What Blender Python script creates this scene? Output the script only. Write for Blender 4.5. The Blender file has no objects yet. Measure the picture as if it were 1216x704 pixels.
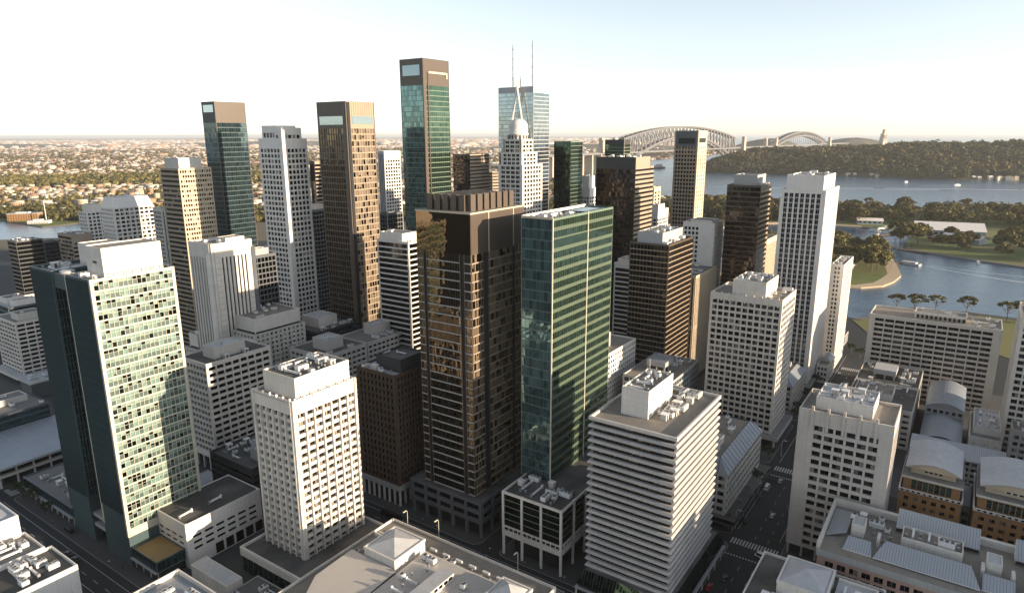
import bpy, math, random
import numpy as np
from mathutils import Vector, Matrix

random.seed(7)
RNG = np.random.default_rng(7)
sc = bpy.context.scene
COL = sc.collection
R = math.radians

# ------------------------------------------------------------------ frame
# the street grid: s runs away to the right, t runs away to the left
TH = R(34.4)
RZ = math.pi / 2 - TH
SA = (math.sin(TH), math.cos(TH))
TA = (-math.cos(TH), math.sin(TH))
CAM = (0.0, 0.0, 180.0)
PITCH = R(13.475)
ROLL = R(-0.23)
FPX = 800.0          # focal length in pixels of a 1216 wide frame
SUN_AZ = R(112.5)    # clockwise from +Y
SUN_EL = R(9)
HAZE = 2.8e-5
CAMROLL = -1.0
SUN_E = 4.3
SKY = (0.116, 0.75, 0.35, 0.7)
EXPO = 1.32


def W(s, t, z=0.0):
    return Vector((s * SA[0] + t * TA[0], s * SA[1] + t * TA[1], z))


# ------------------------------------------------------------------ materials
M = {}


def nt(name):
    m = bpy.data.materials.new(name)
    m.use_nodes = True
    n = m.node_tree
    n.nodes.clear()
    out = n.nodes.new('ShaderNodeOutputMaterial')
    b = n.nodes.new('ShaderNodeBsdfPrincipled')
    n.links.new(b.outputs[0], out.inputs[0])
    M[name] = m
    return m, n, b, out


def nd(n, kind, **kw):
    x = n.nodes.new(kind)
    for k, v in kw.items():
        setattr(x, k, v)
    return x


def mth(n, op, a, b=None, clamp=False):
    x = n.nodes.new('ShaderNodeMath')
    x.operation = op
    x.use_clamp = clamp
    for i, v in enumerate((a, b)):
        if v is None:
            continue
        if isinstance(v, (int, float)):
            x.inputs[i].default_value = v
        else:
            n.links.new(v, x.inputs[i])
    return x.outputs[0]


def mixc(n, fac, a, b, mode='MIX'):
    x = n.nodes.new('ShaderNodeMix')
    x.data_type = 'RGBA'
    x.blend_type = mode
    for i, v in ((0, fac), (6, a), (7, b)):
        if isinstance(v, (int, float)):
            x.inputs[i].default_value = v
        elif isinstance(v, (tuple, list)):
            x.inputs[i].default_value = (*v, 1) if len(v) == 3 else v
        else:
            n.links.new(v, x.inputs[i])
    return x.outputs[2]


def ramp(n, fac, stops, interp='LINEAR'):
    x = n.nodes.new('ShaderNodeValToRGB')
    x.color_ramp.interpolation = interp
    el = x.color_ramp.elements
    while len(el) < len(stops):
        el.new(0.5)
    for e, (p, c) in zip(el, stops):
        e.position = p
        e.color = (*c, 1)
    n.links.new(fac, x.inputs[0])
    return x.outputs[0]


def rnd_value(n):
    """a random number for each pane / leaf / house: object and island together"""
    oi = nd(n, 'ShaderNodeObjectInfo')
    ge = nd(n, 'ShaderNodeNewGeometry')
    s = mth(n, 'ADD', mth(n, 'MULTIPLY', oi.outputs['Random'], 17.31),
            mth(n, 'MULTIPLY', ge.outputs['Random Per Island'], 13.77))
    w = nd(n, 'ShaderNodeTexWhiteNoise', noise_dimensions='1D')
    n.links.new(s, w.inputs['W'])
    return w.outputs['Value'], w.outputs['Color'], ge


def noise(n, scale, detail=3.0, vec=None, rough=0.55):
    x = nd(n, 'ShaderNodeTexNoise')
    x.inputs['Scale'].default_value = scale
    x.inputs['Detail'].default_value = detail
    x.inputs['Roughness'].default_value = rough
    if vec is not None:
        n.links.new(vec, x.inputs['Vector'])
    return x.outputs['Fac']


def wall_vec(n):
    """object coordinates laid onto upright walls: along the wall, up the wall"""
    tc = nd(n, 'ShaderNodeTexCoord')
    sp = nd(n, 'ShaderNodeSeparateXYZ')
    n.links.new(tc.outputs['Object'], sp.inputs[0])
    cb = nd(n, 'ShaderNodeCombineXYZ')
    n.links.new(mth(n, 'ADD', sp.outputs[0], sp.outputs[1]), cb.inputs[0])
    n.links.new(sp.outputs[2], cb.inputs[1])
    return tc.outputs['Object'], cb.outputs[0]


def mat_wall(name, col, var=0.12, rough=0.75, panel=None, joint=0.6, streak=0.14, spec=0.35, metal=0.0, tone=None):
    """masonry, concrete, painted metal: weathered in blotches and rain streaks; panel=(w,h) draws joints"""
    m, n, b, out = nt(name)
    ov, wv = wall_vec(n)
    f = noise(n, 0.11, 5, ov)
    mp = nd(n, 'ShaderNodeMapping')
    mp.inputs['Scale'].default_value = (1.3, 0.05, 1)
    n.links.new(wv, mp.inputs[0])
    st = noise(n, 1.0, 3, mp.outputs[0])
    k = mth(n, 'ADD', mth(n, 'MULTIPLY', mth(n, 'SUBTRACT', f, 0.5), 2 * var),
            mth(n, 'MULTIPLY', mth(n, 'SUBTRACT', st, 0.5), 2 * streak))
    k = mth(n, 'ADD', k, 1.0)
    oi = nd(n, 'ShaderNodeObjectInfo')
    k = mth(n, 'MULTIPLY', k, mth(n, 'ADD', mth(n, 'MULTIPLY', oi.outputs['Random'], 0.08), 0.96))
    vm = nd(n, 'ShaderNodeVectorMath', operation='SCALE')
    vm.inputs[0].default_value = (col[0] * .86, col[1] * .86, col[2] * .87)
    n.links.new(k, vm.inputs['Scale'])
    c = vm.outputs[0]
    if tone:
        c = mixc(n, mth(n, 'MULTIPLY', noise(n, 0.5, 4, ov), 0.5), c, tone)
    if panel:
        br = nd(n, 'ShaderNodeTexBrick', offset=0.0)
        br.inputs['Scale'].default_value = 1.0
        br.inputs['Brick Width'].default_value = panel[0]
        br.inputs['Row Height'].default_value = panel[1]
        br.inputs['Mortar Size'].default_value = 0.05
        br.inputs['Color1'].default_value = (1, 1, 1, 1)
        br.inputs['Color2'].default_value = (0.93, 0.93, 0.93, 1)
        br.inputs['Mortar'].default_value = (joint, joint, joint, 1)
        n.links.new(wv, br.inputs[0])
        c = mixc(n, 1.0, c, br.outputs[0], 'MULTIPLY')
    n.links.new(c, b.inputs['Base Color'])
    b.inputs['Roughness'].default_value = rough
    b.inputs['Metallic'].default_value = metal
    b.inputs['Specular IOR Level'].default_value = spec
    return m


def mat_flat(name, col, rough=0.6, metal=0.0, var=0.15, scale=0.4, tone=None, bump=0.0, seam=None):
    """roof sheets, paving, ground: blotchy; seam=(axis, spacing) adds standing seams"""
    m, n, b, out = nt(name)
    tc = nd(n, 'ShaderNodeTexCoord')
    ov = tc.outputs['Object']
    f = noise(n, scale, 6, ov, 0.65)
    f2 = noise(n, scale * 0.13, 3, ov)
    k = mth(n, 'ADD', mth(n, 'MULTIPLY', mth(n, 'SUBTRACT', f, 0.5), 2 * var),
            mth(n, 'MULTIPLY', mth(n, 'SUBTRACT', f2, 0.5), 2 * var))
    k = mth(n, 'ADD', k, 1.0)
    vm = nd(n, 'ShaderNodeVectorMath', operation='SCALE')
    vm.inputs[0].default_value = col
    n.links.new(k, vm.inputs['Scale'])
    c = vm.outputs[0]
    if tone:
        c = mixc(n, mth(n, 'MULTIPLY', mth(n, 'SUBTRACT', f2, 0.42), 5, True), c, tone)
    if seam:
        sp = nd(n, 'ShaderNodeSeparateXYZ')
        n.links.new(ov, sp.inputs[0])
        fr = mth(n, 'FRACT', mth(n, 'DIVIDE', sp.outputs[seam[0]], seam[1]))
        g = mth(n, 'GREATER_THAN', mth(n, 'ABSOLUTE', mth(n, 'SUBTRACT', fr, 0.5)), 0.40)
        c = mixc(n, mth(n, 'MULTIPLY', g, 0.45), c, (0.03, 0.035, 0.04))
        bp = nd(n, 'ShaderNodeBump')
        bp.inputs['Distance'].default_value = 0.06
        n.links.new(g, bp.inputs['Height'])
        n.links.new(bp.outputs[0], b.inputs['Normal'])
    elif bump:
        bp = nd(n, 'ShaderNodeBump')
        bp.inputs['Distance'].default_value = bump
        n.links.new(f, bp.inputs['Height'])
        n.links.new(bp.outputs[0], b.inputs['Normal'])
    n.links.new(c, b.inputs['Base Color'])
    b.inputs['Roughness'].default_value = rough
    b.inputs['Metallic'].default_value = metal
    return m


def mat_glass(name, f0, rough=0.03, wav=0.018, lo=0.6, blind=None, blind2=None, metal=1.0, cluster=0.0):
    """coated window glass: tinted mirror, every pane set a little out of true; some panes with blinds behind"""
    m, n, b, out = nt(name)
    v, vc, ge = rnd_value(n)
    tc = nd(n, 'ShaderNodeTexCoord')
    nz = nd(n, 'ShaderNodeTexNoise')
    nz.inputs['Scale'].default_value = 0.35
    nz.inputs['Detail'].default_value = 2
    n.links.new(tc.outputs['Object'], nz.inputs['Vector'])
    sb = nd(n, 'ShaderNodeVectorMath', operation='SUBTRACT')
    n.links.new(vc, sb.inputs[0])
    sb.inputs[1].default_value = (0.5, 0.5, 0.5)
    s1 = nd(n, 'ShaderNodeVectorMath', operation='SCALE')
    n.links.new(sb.outputs[0], s1.inputs[0])
    s1.inputs['Scale'].default_value = wav
    sb2 = nd(n, 'ShaderNodeVectorMath', operation='SUBTRACT')
    n.links.new(nz.outputs['Color'], sb2.inputs[0])
    sb2.inputs[1].default_value = (0.5, 0.5, 0.5)
    s2 = nd(n, 'ShaderNodeVectorMath', operation='SCALE')
    n.links.new(sb2.outputs[0], s2.inputs[0])
    s2.inputs['Scale'].default_value = wav * 1.2
    ad = nd(n, 'ShaderNodeVectorMath', operation='ADD')
    n.links.new(s1.outputs[0], ad.inputs[0])
    n.links.new(s2.outputs[0], ad.inputs[1])
    ad2 = nd(n, 'ShaderNodeVectorMath', operation='ADD')
    n.links.new(ad.outputs[0], ad2.inputs[0])
    n.links.new(ge.outputs['Normal'], ad2.inputs[1])
    no = nd(n, 'ShaderNodeVectorMath', operation='NORMALIZE')
    n.links.new(ad2.outputs[0], no.inputs[0])
    n.links.new(no.outputs[0], b.inputs['Normal'])
    k = mth(n, 'ADD', mth(n, 'MULTIPLY', v, 2 * (1 - lo)), lo)
    vm = nd(n, 'ShaderNodeVectorMath', operation='SCALE')
    vm.inputs[0].default_value = f0
    n.links.new(k, vm.inputs['Scale'])
    n.links.new(vm.outputs[0], b.inputs['Base Color'])
    b.inputs['Metallic'].default_value = metal
    b.inputs['Roughness'].default_value = rough
    last = b.outputs[0]
    for i, bl in enumerate((blind, blind2)):
        if not bl:
            continue
        frac, col = bl
        p = nd(n, 'ShaderNodeBsdfPrincipled')
        p.inputs['Base Color'].default_value = (*col, 1)
        p.inputs['Roughness'].default_value = 0.35
        p.inputs['Coat Weight'].default_value = 0.5
        p.inputs['Coat Roughness'].default_value = 0.03
        n.links.new(no.outputs[0], p.inputs['Coat Normal'])
        w2 = nd(n, 'ShaderNodeTexWhiteNoise', noise_dimensions='1D')
        n.links.new(mth(n, 'ADD', mth(n, 'MULTIPLY', v, 91.7), 3.1 + i), w2.inputs['W'])
        mx = nd(n, 'ShaderNodeMixShader')
        wv_ = w2.outputs['Value']
        if cluster:                # floors and tenants draw their blinds together
            mpc = nd(n, 'ShaderNodeMapping')
            mpc.inputs['Scale'].default_value = (.10, .10, .22)
            n.links.new(ge.outputs['Position'], mpc.inputs[0])
            wv_ = mth(n, 'ADD', wv_, mth(n, 'MULTIPLY', mth(n, 'SUBTRACT', noise(n, 1.0, 2, mpc.outputs[0]), .5), cluster))
        n.links.new(mth(n, 'LESS_THAN', wv_, frac), mx.inputs[0])
        n.links.new(last, mx.inputs[1])
        n.links.new(p.outputs[0], mx.inputs[2])
        last = mx.outputs[0]
    n.links.new(last, out.inputs[0])
    return m


def mat_leaf(name, c0, c1, c2):
    m, n, b, out = nt(name)
    v, vc, ge = rnd_value(n)
    tc = nd(n, 'ShaderNodeTexCoord')
    f = noise(n, 0.16, 2, tc.outputs['Object'])
    x = mth(n, 'ADD', mth(n, 'MULTIPLY', v, 0.55), mth(n, 'MULTIPLY', f, 0.6))
    c = ramp(n, x, [(0.2, c0), (0.55, c1), (0.95, c2)])
    n.links.new(c, b.inputs['Base Color'])
    b.inputs['Roughness'].default_value = 0.7
    b.inputs['Specular IOR Level'].default_value = 0.2
    return m


def mat_random(name, cols, rough=0.75, windows=None):
    """one of several paint or tile colours per house"""
    m, n, b, out = nt(name)
    v, vc, ge = rnd_value(n)
    st = [(i / len(cols), c) for i, c in enumerate(cols)]
    c = ramp(n, v, st, 'CONSTANT')
    if windows:
        ov, wv = wall_vec(n)
        br = nd(n, 'ShaderNodeTexBrick', offset=0.0)
        br.inputs['Scale'].default_value = 1.0
        br.inputs['Brick Width'].default_value = windows[0]
        br.inputs['Row Height'].default_value = windows[1]
        br.inputs['Mortar Size'].default_value = windows[2]
        br.inputs['Color1'].default_value = (0.03, 0.03, 0.035, 1)
        br.inputs['Color2'].default_value = (0.08, 0.08, 0.09, 1)
        br.inputs['Mortar'].default_value = (1, 1, 1, 1)
        n.links.new(wv, br.inputs[0])
        c = mixc(n, 1.0, c, br.outputs[0], 'MULTIPLY')
    n.links.new(c, b.inputs['Base Color'])
    b.inputs['Roughness'].default_value = rough
    return m


# walls
mat_wall('white_concrete', (0.78, 0.73, 0.655), 0.12, streak=0.2, panel=(4.45, 3.42), joint=0.86)
mat_wall('white_panel', (0.76, 0.725, 0.67), 0.1, streak=0.16, panel=(3.2, 2.2), joint=0.72)
mat_wall('white_paint', (0.80, 0.77, 0.72), 0.09, streak=0.15)
mat_wall('pale_concrete', (0.60, 0.57, 0.52), 0.10, streak=0.16)
mat_wall('grey_concrete', (0.40, 0.40, 0.39), 0.12, streak=0.18)
mat_wall('grey_panel', (0.64, 0.60, 0.55), 0.09, streak=0.16, panel=(4.0, 3.4), joint=0.7)
mat_wall('grey_band', (0.50, 0.48, 0.455), 0.12, streak=0.18, panel=(6.0, 90), joint=0.72)
mat_wall('dark_concrete', (0.12, 0.13, 0.14), 0.12, streak=0.15)
mat_wall('charcoal', (0.045, 0.05, 0.055), 0.12, streak=0.1, rough=0.5)
mat_wall('cream_stone', (0.62, 0.52, 0.38), 0.08, streak=0.1)
mat_wall('beige_stone', (0.36, 0.295, 0.225), 0.08, streak=0.1)
mat_wall('tan_metal', (0.34, 0.268, 0.19), 0.08, rough=0.5, streak=0.06)
mat_wall('bronze_metal', (0.095, 0.071, 0.052), 0.10, rough=0.45, streak=0.08, spec=0.5)
mat_wall('bronze_dark', (0.07, 0.052, 0.04), 0.10, rough=0.4, streak=0.08, spec=0.5)
mat_wall('brown_brick', (0.085, 0.055, 0.038), 0.15, streak=0.1)
mat_wall('orange_brick', (0.40, 0.23, 0.10), 0.12, streak=0.10)
mat_wall('pink_brick', (0.50, 0.33, 0.27), 0.10, streak=0.10, panel=(1.6, 0.7), joint=0.9)
mat_wall('cream_metal', (0.60, 0.57, 0.46), 0.05, rough=0.5, streak=0.08)
mat_wall('green_spandrel', (0.10, 0.14, 0.095), 0.06, rough=0.25, streak=0.06, spec=0.6)
mat_wall('green_metal', (0.16, 0.22, 0.16), 0.06, rough=0.35, streak=0.05, spec=0.6)
mat_wall('teal_metal', (0.06, 0.10, 0.11), 0.06, rough=0.35, streak=0.05, spec=0.6)
mat_wall('steel_grey', (0.44, 0.45, 0.46), 0.06, rough=0.45, streak=0.06)
mat_wall('bridge_paint', (0.20, 0.20, 0.205), 0.05, rough=0.6, streak=0.04)
mat_wall('sandstone', (0.55, 0.47, 0.37), 0.10, streak=0.12)
mat_wall('core_dark', (0.02, 0.022, 0.025), 0.05, streak=0.0)
mat_wall('planting', (0.05, 0.08, 0.035), 0.4, streak=0.0, tone=(0.03, 0.06, 0.03))
# roofs and ground
mat_flat('roof_gravel', (0.24, 0.215, 0.18), 0.95, var=0.42, scale=0.7, tone=(0.20, 0.185, 0.165))
mat_flat('roof_dark', (0.062, 0.062, 0.058), 0.9, var=0.25, scale=0.5, tone=(0.12, 0.115, 0.11))
mat_flat('roof_grey', (0.20, 0.20, 0.195), 0.9, var=0.38, scale=0.5, tone=(0.17, 0.165, 0.16))
mat_flat('roof_pale', (0.42, 0.43, 0.44), 0.7, var=0.24, scale=0.4)
mat_flat('roof_seam_x', (0.40, 0.43, 0.46), 0.42, 0.25, 0.07, 0.3, seam=(0, 0.9))
mat_flat('roof_seam_y', (0.40, 0.43, 0.46), 0.42, 0.25, 0.07, 0.3, seam=(1, 0.9))
mat_flat('roof_seam_warm', (0.52, 0.49, 0.45), 0.5, 0.1, 0.07, 0.3, seam=(1, 0.8))
mat_flat('roof_zinc', (0.27, 0.30, 0.34), 0.5, 0.3, 0.2, 0.25)
mat_flat('roof_timber', (0.30, 0.20, 0.08), 0.7, var=0.2, scale=0.5, seam=(0, 0.6))
mat_flat('asphalt', (0.015, 0.018, 0.021), 0.85, var=0.22, scale=0.25)
mat_flat('pavement', (0.052, 0.054, 0.055), 0.85, var=0.16, scale=0.5)
mat_flat('kerb_stone', (0.16, 0.155, 0.145), 0.85, var=0.12)
mat_flat('road_paint', (0.42, 0.42, 0.41), 0.6, var=0.12, scale=1.0)
mat_flat('grass', (0.105, 0.14, 0.022), 0.9, var=0.4, scale=0.06, tone=(0.15, 0.14, 0.04))
mat_flat('sand', (0.46, 0.36, 0.24), 0.95, var=0.12, scale=0.1)
mat_flat('suburb_soil', (0.105, 0.09, 0.055), 0.95, var=0.5, scale=0.012, tone=(0.17, 0.14, 0.10))
mat_flat('rock', (0.20, 0.17, 0.14), 0.95, var=0.4, scale=0.05, bump=1.0)
mat_flat('forest_floor', (0.06, 0.06, 0.03), 0.95, var=0.4, scale=0.02)
mat_flat('far_hill', (0.09, 0.085, 0.055), 0.95, var=0.5, scale=0.012)
mat_flat('white_metal', (0.70, 0.70, 0.69), 0.5, var=0.08, scale=0.8)
mat_flat('grey_metal', (0.30, 0.31, 0.32), 0.45, 0.4, var=0.12, scale=0.8)
mat_flat('dark_metal', (0.05, 0.05, 0.055), 0.5, 0.3, var=0.1)
mat_flat('timber', (0.20, 0.14, 0.09), 0.85, var=0.2)
mat_flat('bark', (0.16, 0.12, 0.085), 0.95, var=0.25, scale=0.5)
mat_flat('hall_roof', (0.80, 0.74, 0.68), 0.6, var=0.06, scale=0.03)
mat_flat('hall_wall', (0.30, 0.36, 0.40), 0.6, var=0.08, scale=0.05)
mat_flat('foam', (0.56, 0.61, 0.65), 0.6, var=0.2, scale=0.03)
# glass
mat_glass('glass_dark', (0.07, 0.078, 0.085), blind=(0.06, (0.16, 0.15, 0.13)))
mat_glass('glass_window', (0.04, 0.045, 0.05), wav=0.03, blind=(0.10, (0.24, 0.22, 0.18)), blind2=(0.15, (0.08, 0.08, 0.08)))
mat_glass('glass_black', (0.045, 0.047, 0.05), lo=0.7)
mat_glass('glass_bronze', (0.11, 0.075, 0.045), lo=0.7)
mat_glass('glass_bronze_deep', (0.05, 0.043, 0.036), lo=0.7, wav=0.03)
mat_glass('glass_mirror_bronze', (0.12, 0.095, 0.066), lo=0.8, wav=0.03)
mat_glass('glass_green', (0.06, 0.108, 0.082), lo=0.75, metal=.85)
mat_glass('glass_green_deep', (0.035, 0.065, 0.05), lo=0.7, wav=0.014)
mat_glass('glass_teal', (0.10, 0.175, 0.18), lo=0.6, wav=0.014, metal=0.72)  # diffuse teal share stands in for sky reflected in the panes
mat_glass('glass_teal_deep', (0.045, 0.08, 0.092), lo=0.7, metal=0.7)
mat_glass('glass_blue', (0.22, 0.27, 0.30), lo=0.8, wav=0.012)
mat_glass('glass_pale', (0.085, 0.125, 0.115), lo=0.5, wav=0.035, blind=(0.50, (0.125, 0.205, 0.18)), blind2=(0.62, (0.055, 0.092, 0.082)), cluster=1.0)
mat_glass('glass_pale_top', (0.14, 0.2, 0.18), lo=0.7, wav=0.03, blind=(0.70, (0.14, 0.225, 0.195)), blind2=(0.16, (0.20, 0.27, 0.22)))
mat_glass('glass_copper', (0.10, 0.075, 0.048), lo=0.6, wav=0.02, blind=(0.50, (0.185, 0.138, 0.092)), blind2=(0.34, (0.13, 0.095, 0.064)), cluster=.6)
mat_glass('glass_warm', (0.10, 0.08, 0.05), lo=0.6, wav=0.03, blind=(0.30, (0.26, 0.23, 0.185)))
mat_leaf('leaf_olive', (0.036, 0.040, 0.013), (0.12, 0.108, 0.034), (0.26, 0.205, 0.07))
mat_leaf('leaf_dark', (0.024, 0.028, 0.011), (0.078, 0.074, 0.026), (0.18, 0.148, 0.052))
mat_leaf('leaf_brown', (0.035, 0.032, 0.014), (0.095, 0.078, 0.032), (0.20, 0.15, 0.062))
mat_leaf('leaf_street', (0.012, 0.022, 0.010), (0.03, 0.05, 0.02), (0.06, 0.085, 0.03))
mat_random('house_wall', [(0.60, 0.47, 0.33), (0.48, 0.29, 0.17), (0.68, 0.61, 0.51), (0.42, 0.25, 0.15), (0.58, 0.50, 0.38), (0.72, 0.66, 0.57)], windows=(4.2, 3.1, 0.95))
mat_random('house_roof', [(0.72, 0.62, 0.50), (0.44, 0.25, 0.15), (0.80, 0.72, 0.62), (0.55, 0.38, 0.25), (0.82, 0.76, 0.68), (0.42, 0.36, 0.31), (0.68, 0.54, 0.40)])
mat_random('car_paint', [(0.7, 0.7, 0.7), (0.03, 0.03, 0.035), (0.35, 0.36, 0.38), (0.65, 0.66, 0.68), (0.28, 0.02, 0.02), (0.04, 0.07, 0.16)], rough=0.25)

# water: dark blue body, long low ripples
m, n, b, out = nt('water')
tc = nd(n, 'ShaderNodeTexCoord')
mp = nd(n, 'ShaderNodeMapping')
mp.inputs['Scale'].default_value = (0.5, 1.0, 1)
n.links.new(tc.outputs['Object'], mp.inputs[0])
f1 = noise(n, 0.16, 4, mp.outputs[0], 0.6)
f2 = noise(n, 0.006, 4, mp.outputs[0], 0.6)
bp = nd(n, 'ShaderNodeBump')
bp.inputs['Distance'].default_value = 1.1
bp.inputs['Strength'].default_value = 0.55
n.links.new(f1, bp.inputs['Height'])
n.links.new(bp.outputs[0], b.inputs['Normal'])
c = mixc(n, mth(n, 'MULTIPLY', mth(n, 'SUBTRACT', f2, 0.35), 2.5, True), (0.030, 0.075, 0.130), (0.055, 0.115, 0.175))
n.links.new(c, b.inputs['Base Color'])
n.links.new(mth(n, 'ADD', mth(n, 'MULTIPLY', f2, 0.2), 0.12), b.inputs['Roughness'])
b.inputs['IOR'].default_value = 1.33


# ------------------------------------------------------------------ mesh helper
class MB:
    def __init__(self):
        self.v, self.f, self.m = [], [], []

    def poly(self, pts, mat):
        i = len(self.v)
        self.v.extend(pts)
        self.f.append(tuple(range(i, i + len(pts))))
        self.m.append(mat)

    def box(self, x0, x1, y0, y1, z0, z1, mat, top=None, skip=''):
        if x0 > x1: x0, x1 = x1, x0
        if y0 > y1: y0, y1 = y1, y0
        i = len(self.v)
        self.v.extend([(x0, y0, z0), (x1, y0, z0), (x1, y1, z0), (x0, y1, z0),
                       (x0, y0, z1), (x1, y0, z1), (x1, y1, z1), (x0, y1, z1)])
        for k, q in (('b', (0, 3, 2, 1)), ('t', (4, 5, 6, 7)), ('s', (0, 1, 5, 4)), ('e', (1, 2, 6, 5)), ('n', (2, 3, 7, 6)), ('w', (3, 0, 4, 7))):
            if k in skip:
                continue
            self.f.append(tuple(i + j for j in q))
            self.m.append(top if (k == 't' and top) else mat)

    def frus(self, r0, z0, r1, z1, mat, top=None):
        """box whose top rectangle differs from its bottom one; r=(x0,x1,y0,y1)"""
        i = len(self.v)
        for r, z in ((r0, z0), (r1, z1)):
            self.v.extend([(r[0], r[2], z), (r[1], r[2], z), (r[1], r[3], z), (r[0], r[3], z)])
        for q in ((0, 3, 2, 1), (0, 1, 5, 4), (1, 2, 6, 5), (2, 3, 7, 6), (3, 0, 4, 7)):
            self.f.append(tuple(i + j for j in q)); self.m.append(mat)
        self.f.append((i + 4, i + 5, i + 6, i + 7)); self.m.append(top or mat)

    def tube(self, p, q, r0, r1=None, n=8, mat='grey_metal', cap=True):
        r1 = r0 if r1 is None else r1
        p, q = Vector(p), Vector(q)
        d = (q - p).normalized()
        u = d.cross(Vector((0, 0, 1)))
        if u.length < 1e-3: u = Vector((1, 0, 0))
        u.normalize(); w = d.cross(u)
        i = len(self.v)
        for c, r in ((p, r0), (q, r1)):
            for k in range(n):
                an = 2 * math.pi * k / n
                self.v.append(tuple(c + u * (r * math.cos(an)) + w * (r * math.sin(an))))
        for k in range(n):
            self.f.append((i + k, i + (k + 1) % n, i + n + (k + 1) % n, i + n + k)); self.m.append(mat)
        if cap:
            self.f.append(tuple(i + n + k for k in range(n))); self.m.append(mat)
            self.f.append(tuple(i + n - 1 - k for k in range(n))); self.m.append(mat)

    def prism(self, pts, z0, z1, mat, top=None, bottom=True):
        n = len(pts)
        i = len(self.v)
        self.v.extend([(x, y, z0) for x, y in pts]); self.v.extend([(x, y, z1) for x, y in pts])
        for k in range(n):
            self.f.append((i + k, i + (k + 1) % n, i + n + (k + 1) % n, i + n + k)); self.m.append(mat)
        self.f.append(tuple(i + n + k for k in range(n))); self.m.append(top or mat)
        if bottom:
            self.f.append(tuple(i + n - 1 - k for k in range(n))); self.m.append(mat)

    def lathe(self, prof, n, mat, c=(0, 0)):
        i = len(self.v)
        for r, z in prof:
            for k in range(n):
                a = 2 * math.pi * k / n
                self.v.append((c[0] + r * math.cos(a), c[1] + r * math.sin(a), z))
        for j in range(len(prof) - 1):
            for k in range(n):
                self.f.append((i + j * n + k, i + j * n + (k + 1) % n, i + (j + 1) * n + (k + 1) % n, i + (j + 1) * n + k)); self.m.append(mat)
        self.f.append(tuple(i + (len(prof) - 1) * n + k for k in range(n))); self.m.append(mat)

    def mesh(self, name, off=(0, 0, 0), smooth=False):
        me = bpy.data.meshes.new(name)
        ox, oy, oz = off
        me.from_pydata([(x - ox, y - oy, z - oz) for x, y, z in self.v], [], self.f)
        names = []
        idx = []
        for k in self.m:
            if k not in names: names.append(k)
            idx.append(names.index(k))
        for k in names: me.materials.append(M[k])
        me.polygons.foreach_set('material_index', idx)
        if smooth: me.polygons.foreach_set('use_smooth', [True] * len(idx))
        me.update()
        return me


def link(name, me, parent=None, loc=(0, 0, 0), rz=0.0):
    o = bpy.data.objects.new(name, me)
    COL.objects.link(o)
    o.location = loc
    o.rotation_euler = (0, 0, rz)
    if parent: o.parent = parent
    return o


def tag(o, label=None, cat=None, group=None, kind=None):
    for k, v in (('label', label), ('category', cat), ('group', group), ('kind', kind)):
        if v: o[k] = v
    return o


def arrays_mesh(name, verts, quads, qm, mats, tris=None, tm=None):
    me = bpy.data.meshes.new(name)
    nq = len(quads); ntr = 0 if tris is None else len(tris)
    me.vertices.add(len(verts)); me.vertices.foreach_set('co', np.asarray(verts, np.float32).ravel())
    loops = np.asarray(quads, np.int32).ravel()
    tot = np.full(nq, 4, np.int32); mi = np.asarray(qm, np.int32)
    if ntr:
        loops = np.concatenate([loops, np.asarray(tris, np.int32).ravel()])
        tot = np.concatenate([tot, np.full(ntr, 3, np.int32)]); mi = np.concatenate([mi, np.asarray(tm, np.int32)])
    me.loops.add(len(loops)); me.loops.foreach_set('vertex_index', loops)
    me.polygons.add(len(tot))
    me.polygons.foreach_set('loop_start', np.concatenate([[0], np.cumsum(tot)[:-1]]).astype(np.int32))
    me.polygons.foreach_set('loop_total', tot)
    for k in mats: me.materials.append(M[k])
    me.polygons.foreach_set('material_index', mi)
    me.update(calc_edges=True); me.validate()
    return me


def project(p):
    """world points (N,3) -> pixel x, y in a 1216x704 frame, depth"""
    p = np.asarray(p, float) - np.array(CAM)
    cp, sp = math.cos(PITCH), math.sin(PITCH)
    d = p[:, 1] * cp - p[:, 2] * sp
    up = p[:, 1] * sp + p[:, 2] * cp
    return 608 + FPX * p[:, 0] / d, 352 - FPX * up / d, d
# ------------------------------------------------------------------ buildings
OCC = []        # every upright volume as (s0, s1, t0, t1, z0, z1), to know which windows can be seen
BUILDINGS = []
ROTF = {'S': 0.0, 'W': -math.pi / 2, 'N': math.pi, 'E': math.pi / 2}
PANES = {}


def G(**kw):
    d = dict(fh=3.6, bw=4.0, pw=0.7, pf=0.0, sh=1.4, sf=-0.03, rec=0.4, glass='glass_window', mull=1, hm=0, top=3.0, bot=0.0,
             ml=None, mr=None, wm=None, spm=None, slots=(), topm=None, botm=None, frame='dark_metal', thin=0.06, topf=-0.03, slotd=0.0, groove=None)
    d.update(kw)
    return d


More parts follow.
